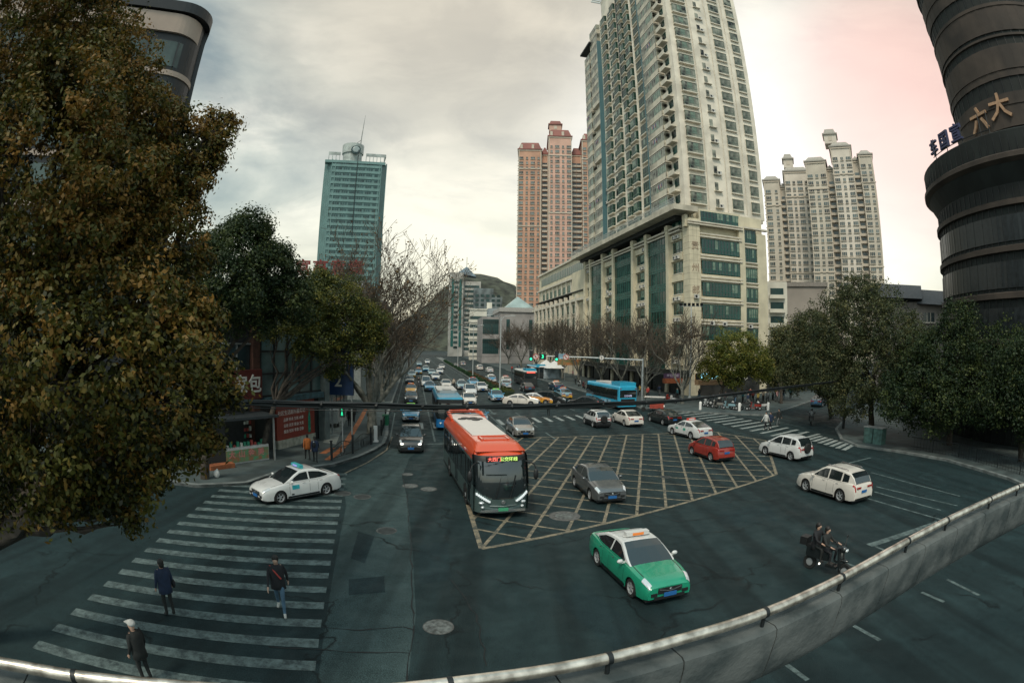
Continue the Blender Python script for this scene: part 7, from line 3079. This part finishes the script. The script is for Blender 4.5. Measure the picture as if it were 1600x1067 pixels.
# ground floor row along the side street
t = thing('shop_row', 'low shop row with awnings behind the people on the far right pavement', 'shop row', (47.0, 84.5, 0), R(14))
MB().box(0, 30, 0, 8, 0, 5.2).build('wall', mat('row_dim', (.05, .06, .06), .8, var=.3, scale=.4), t)
for i in range(8):
    c = ((.10, .12, .12), (.30, .32, .30), (.05, .06, .07), (.28, .07, .06), (.12, .2, .22), (.4, .36, .2), (.07, .08, .08), (.2, .22, .25))[i]
    MB().box(.2 + i * 3.7, 3.7 + i * 3.7, -.5, 0, 3.3, 4.4).build('sign_panel', mat('row2_%d' % i, c, .5, var=.15), t)
    MB().box(.3 + i * 3.7, 3.6 + i * 3.7, -.05, 0, .2, 3.1).build('shop_front', mat('row_glass', (.05, .07, .07), .2, var=.4, scale=.7), t)
    MB().box(.3 + i * 3.7, 3.6 + i * 3.7, -1.5, 0, 3.1, 3.2).build('awning', M_dk, t)
# white tents far up on the right pavement
for px, py, dist, w_, lab in ((853, 583, 124, 4, 'white peaked tent beyond the far buses, left one'), (866, 580, 118, 4, 'white peaked tent beyond the far buses, right one')):
    p_ = at(px, py, dist)
    t = thing('market_tent', lab, 'tent', (p_.x, p_.y, .15), TH)
    m = MB()
    h = 2.6
    m.v = [(-w_ / 2, -1.5, h), (w_ / 2, -1.5, h), (w_ / 2, 1.5, h), (-w_ / 2, 1.5, h), (0, 0, h + 1.7)]
    m.f = [(0, 1, 4), (1, 2, 4), (2, 3, 4), (3, 0, 4)]
    m.m = [0] * 4
    m.build('canopy', M_letter, t)
    m = MB()
    for x in (-w_ / 2, w_ / 2):
        for y in (-1.5, 1.5):
            m.tube([(x, y, 0), (x, y, h)], .05, 5)
    m.build('frame', M_metal, t)
    MB().box(-w_ / 2, w_ / 2, 1.4, 1.5, .2, 2.4).build('back_panel', mat('tent_panel', (.35, .42, .45), .6, var=.3, scale=.8), t)
# pale low barriers on the right-hand pavement
for px, py, lab, w_ in ((1362, 697, 'pale green box stall under the dark camphor trees', 1.9),):
    g = gp(px, py, .15)
    t = thing('street_stall', lab, 'stall', (g.x + 1.1, g.y + 1, .15), R(-70))
    MB().box(-w_ / 2, w_ / 2, -.4, .4, 0, 1.3).build('cabinet', mat('stall_green', (.07, .14, .125), .6, var=.2), t)
    MB().box(-w_ / 2 - .05, w_ / 2 + .05, -.45, .45, 1.3, 1.36).build('top', M_metal, t)
    MB().box(-.03, .03, -.43, -.4, .05, 1.25).build('door_gap', M_trim, t)
# railing along the right pavement
t = thing('pavement_fence', 'low dark fence along the kerb of the right pavement', 'fence', (28.6, 36, .15))
m = MB()
pl = [Vector((x + .7, y, .15)) - Vector((28.6, 36, .15)) for x, y in ((24.8, -6), (26.9, 6), (29.0, 14.3), (30.9, 20), (31.5, 26.9), (30.2, 31.5))]
for a, b in zip(pl, pl[1:]):
    m.tube([a + Vector((0, 0, .95)), b + Vector((0, 0, .95))], .03, 5)
    m.tube([a + Vector((0, 0, .25)), b + Vector((0, 0, .25))], .02, 5)
    n = int((b - a).length / .3)
    for i in range(n):
        q = a.lerp(b, i / n)
        m.tube([q, q + Vector((0, 0, .95))], .04 if i % 8 == 0 else .012, 4, cap=False)
m.build('rails', M_dark, t)

# ------------------------------------------------------------------ cable bundle
def cable_pts(pxs, dist, extra=0):
    out_ = []
    for px, py in pxs:
        p_ = at(px, py, 1)
        # on a vertical plane y = dist
        s_ = dist / p_.y
        out_.append(Vector((p_.x * s_, dist, H + (p_.z - H) * s_)))
    return out_


def smooth_path(pts, n=10):
    out_ = []
    P_ = [pts[0]] + pts + [pts[-1]]
    for i in range(1, len(P_) - 2):
        for k in range(n):
            t_ = k / n
            a, b, c, d_ = P_[i - 1], P_[i], P_[i + 1], P_[i + 2]
            out_.append(.5 * ((2 * b) + (c - a) * t_ + (2 * a - 5 * b + 4 * c - d_) * t_ ** 2 + (3 * b - a - 3 * c + d_) * t_ ** 3))
    out_.append(pts[-1])
    return out_


M_cab = mat('cable_black', (.010, .014, .015), .6, var=.1)
base_ = [at(*q) for q in ((120, 614, 12.5), (250, 622, 12.5), (380, 628, 12.6), (480, 631, 12.8), (600, 634, 13.1), (700, 635, 13.6), (800, 635, 14.6), (900, 633, 16.2), (1000, 629, 19), (1080, 623, 22), (1150, 614.5, 26.5), (1230, 605, 35), (1322, 594, 54))]
t = thing('cable_bundle', 'thick sagging bundle of black overhead cables across the whole street', 'cable', base_[0])
sm = smooth_path(base_)
m = MB()
for k in range(9):
    oy, oz = random.uniform(-.05, .05), random.uniform(-.055, .055)
    ph = random.uniform(0, 6)
    m.tube([q - base_[0] + Vector((0, oy + .02 * math.sin(i * .23 + ph), oz + .025 * math.sin(i * .17 + ph * 2))) for i, q in enumerate(sm)], random.uniform(.014, .03), 5)
m.build('wires', M_cab, t)
m = MB()
for i in range(4, len(sm), 7):
    m.tube([sm[i] - base_[0] + Vector((-.03, 0, 0)), sm[i] - base_[0] + Vector((.03, 0, 0))], .085, 8)
m.split('cable_tie', M_cab, t)
p_ = base_[-1]
t = thing('utility_pole', 'dark utility pole among the camphor trees where the cable bundle ends', 'pole', (p_.x, p_.y, .15))
MB().tube([(0, 0, 0), (0, 0, p_.z + 1.2)], [.15, .10], 10).build('pole', M_dark, t, smooth=60)
MB().box(-.6, .6, -.05, .05, p_.z + .1, p_.z + .22).build('crossarm', M_dark, t)
for lab, pts, rr in (('thin loose cable sagging just below the black cable bundle on the left', [(250, 628), (400, 637), (520, 641), (640, 642), (760, 641)], .012), ('thin drooping cable below the bundle in the middle', [(640, 640), (760, 649), (850, 652), (900, 648), (960, 636)], .009), ('thin straight overhead cable far up the main street', None, .03)):
    if pts:
        b_ = cable_pts(pts, 13.1)
    else:
        b_ = [at(640, 557, 100), at(720, 557, 98), at(860, 556, 100)]
    o = MB().tube([q - b_[0] for q in smooth_path(b_)], rr, 5).build('overhead_cable', M_cab, None, b_[0])
    tag(o, lab, 'cable')

# ------------------------------------------------------------------ curved rail and concrete parapet of the footbridge
RZ = 5.85
rp = [(-120, 1010), (-40, 1027), (40, 1042), (100, 1053), (160, 1061), (224, 1067), (330, 1075), (480, 1083), (620, 1076), (740, 1062), (860, 1046), (980, 1021), (1080, 993), (1180, 963), (1310, 905), (1385, 863), (1460, 822), (1530, 788), (1600, 757), (1680, 725), (1790, 690)]
rw = [gp(px, py, RZ) for px, py in rp]
# keep the track smooth
rs_ = smooth_path(rw, 8)
for _ in range(14):
    rs_ = [rs_[0]] + [(a + b * 2 + c) / 4 for a, b, c in zip(rs_, rs_[1:], rs_[2:])] + [rs_[-1]]
t = thing('footbridge_parapet', 'curved footbridge parapet of stained concrete panels with a round metal handrail', 'footbridge', (0, 0, 0))
M_rail = mat('brushed_rail', (.66, .60, .52), .34, .8, var=.3, scale=9, col2=(.36, .32, .27))
M_par = mat('stained_concrete', (.075, .085, .084), .85, var=.3, scale=3.2, bump=.5, bscale=22, col2=(.028, .04, .042))
arc = [0]
for a, b in zip(rs_, rs_[1:]):
    arc.append(arc[-1] + (b - a).length)


def along(s_):
    for i in range(len(arc) - 1):
        if arc[i + 1] >= s_:
            f = (s_ - arc[i]) / max(1e-6, arc[i + 1] - arc[i])
            return rs_[i].lerp(rs_[i + 1], f)
    return rs_[-1]


def tanv(s_):
    return (along(min(arc[-1], s_ + .1)) - along(max(0, s_ - .1))).normalized()


s0 = 0
k = 0
cuts = []
while s0 < arc[-1] - .3:
    s1 = min(arc[-1], s0 + (.95 if k % 2 else 1.25))
    n = 10
    pts = [along(s0 + .012 + (s1 - s0 - .024) * i / n) for i in range(n + 1)]
    MB().tube(pts, .040, 14).build('handrail', M_rail, t, smooth=60)
    cuts.append(s0)
    s0 = s1
    k += 1
m = MB()
for s_ in cuts:
    p_, u_ = along(s_), tanv(s_)
    m.tube([p_ - u_ * .016, p_ + u_ * .016], .044, 14)
    m.tube([p_ + Vector((0, 0, 0)), p_ + Vector((0, 0, -.20))], .016, 8)
m.split('bracket', M_dark, t, smooth=60)
# side that faces the camera's feet: inward normal
s0 = 0
k = 0
while s0 < arc[-1] - .3:
    s1 = min(arc[-1], s0 + .82)
    n = 8
    m = MB()
    prof = [(-.16, -.12), (.02, -.12), (.05, -.14), (.06, -.20), (.03, -.52), (.0, -.62), (-.05, -.66), (-.16, -.66)]
    rows = []
    for i in range(n + 1):
        s_ = s0 + .006 + (s1 - s0 - .012) * i / n
        p_, u_ = along(s_), tanv(s_)
        inn = Vector((-u_.y, u_.x, 0))
        if inn.y > 0:
            inn = -inn
        rows.append([p_ + inn * (a + .03) + Vector((0, 0, z)) for a, z in prof])
    q = len(prof)
    for r in rows:
        m.v += [tuple(x) for x in r]
    for i in range(n):
        for j in range(q):
            m.f.append((i * q + j, i * q + (j + 1) % q, (i + 1) * q + (j + 1) % q, (i + 1) * q + j))
            m.m.append(0)
    m.f += [tuple(range(q)), tuple(range(n * q + q - 1, n * q - 1, -1))]
    m.m += [0, 0]
    m.build('parapet_panel', M_par, t, smooth=40)
    s0 = s1
    k += 1
m = MB()
nn_ = 120
for i in range(nn_):
    a, b = arc[-1] * i / nn_, arc[-1] * (i + 1) / nn_
    pa, pb = along(a) + Vector((0, 0, -.30)), along(b) + Vector((0, 0, -.30))
    u_ = (pb - pa)
    inn = Vector((-u_.y, u_.x, 0)).normalized()
    if inn.y > 0:
        inn = -inn
    m.obox((pa + pb) / 2 - inn * .05, u_ / 2, inn * .06, (0, 0, .16))
m.build('joint_backing', M_dark, t)
m = MB()
for s_ in (arc[-1] * .999,):
    p_ = along(s_)
    m.lathe([(.22, 0), (.22, RZ - .6)], 16, (p_.x, p_.y, 0))
m.build('column', M_par, t)
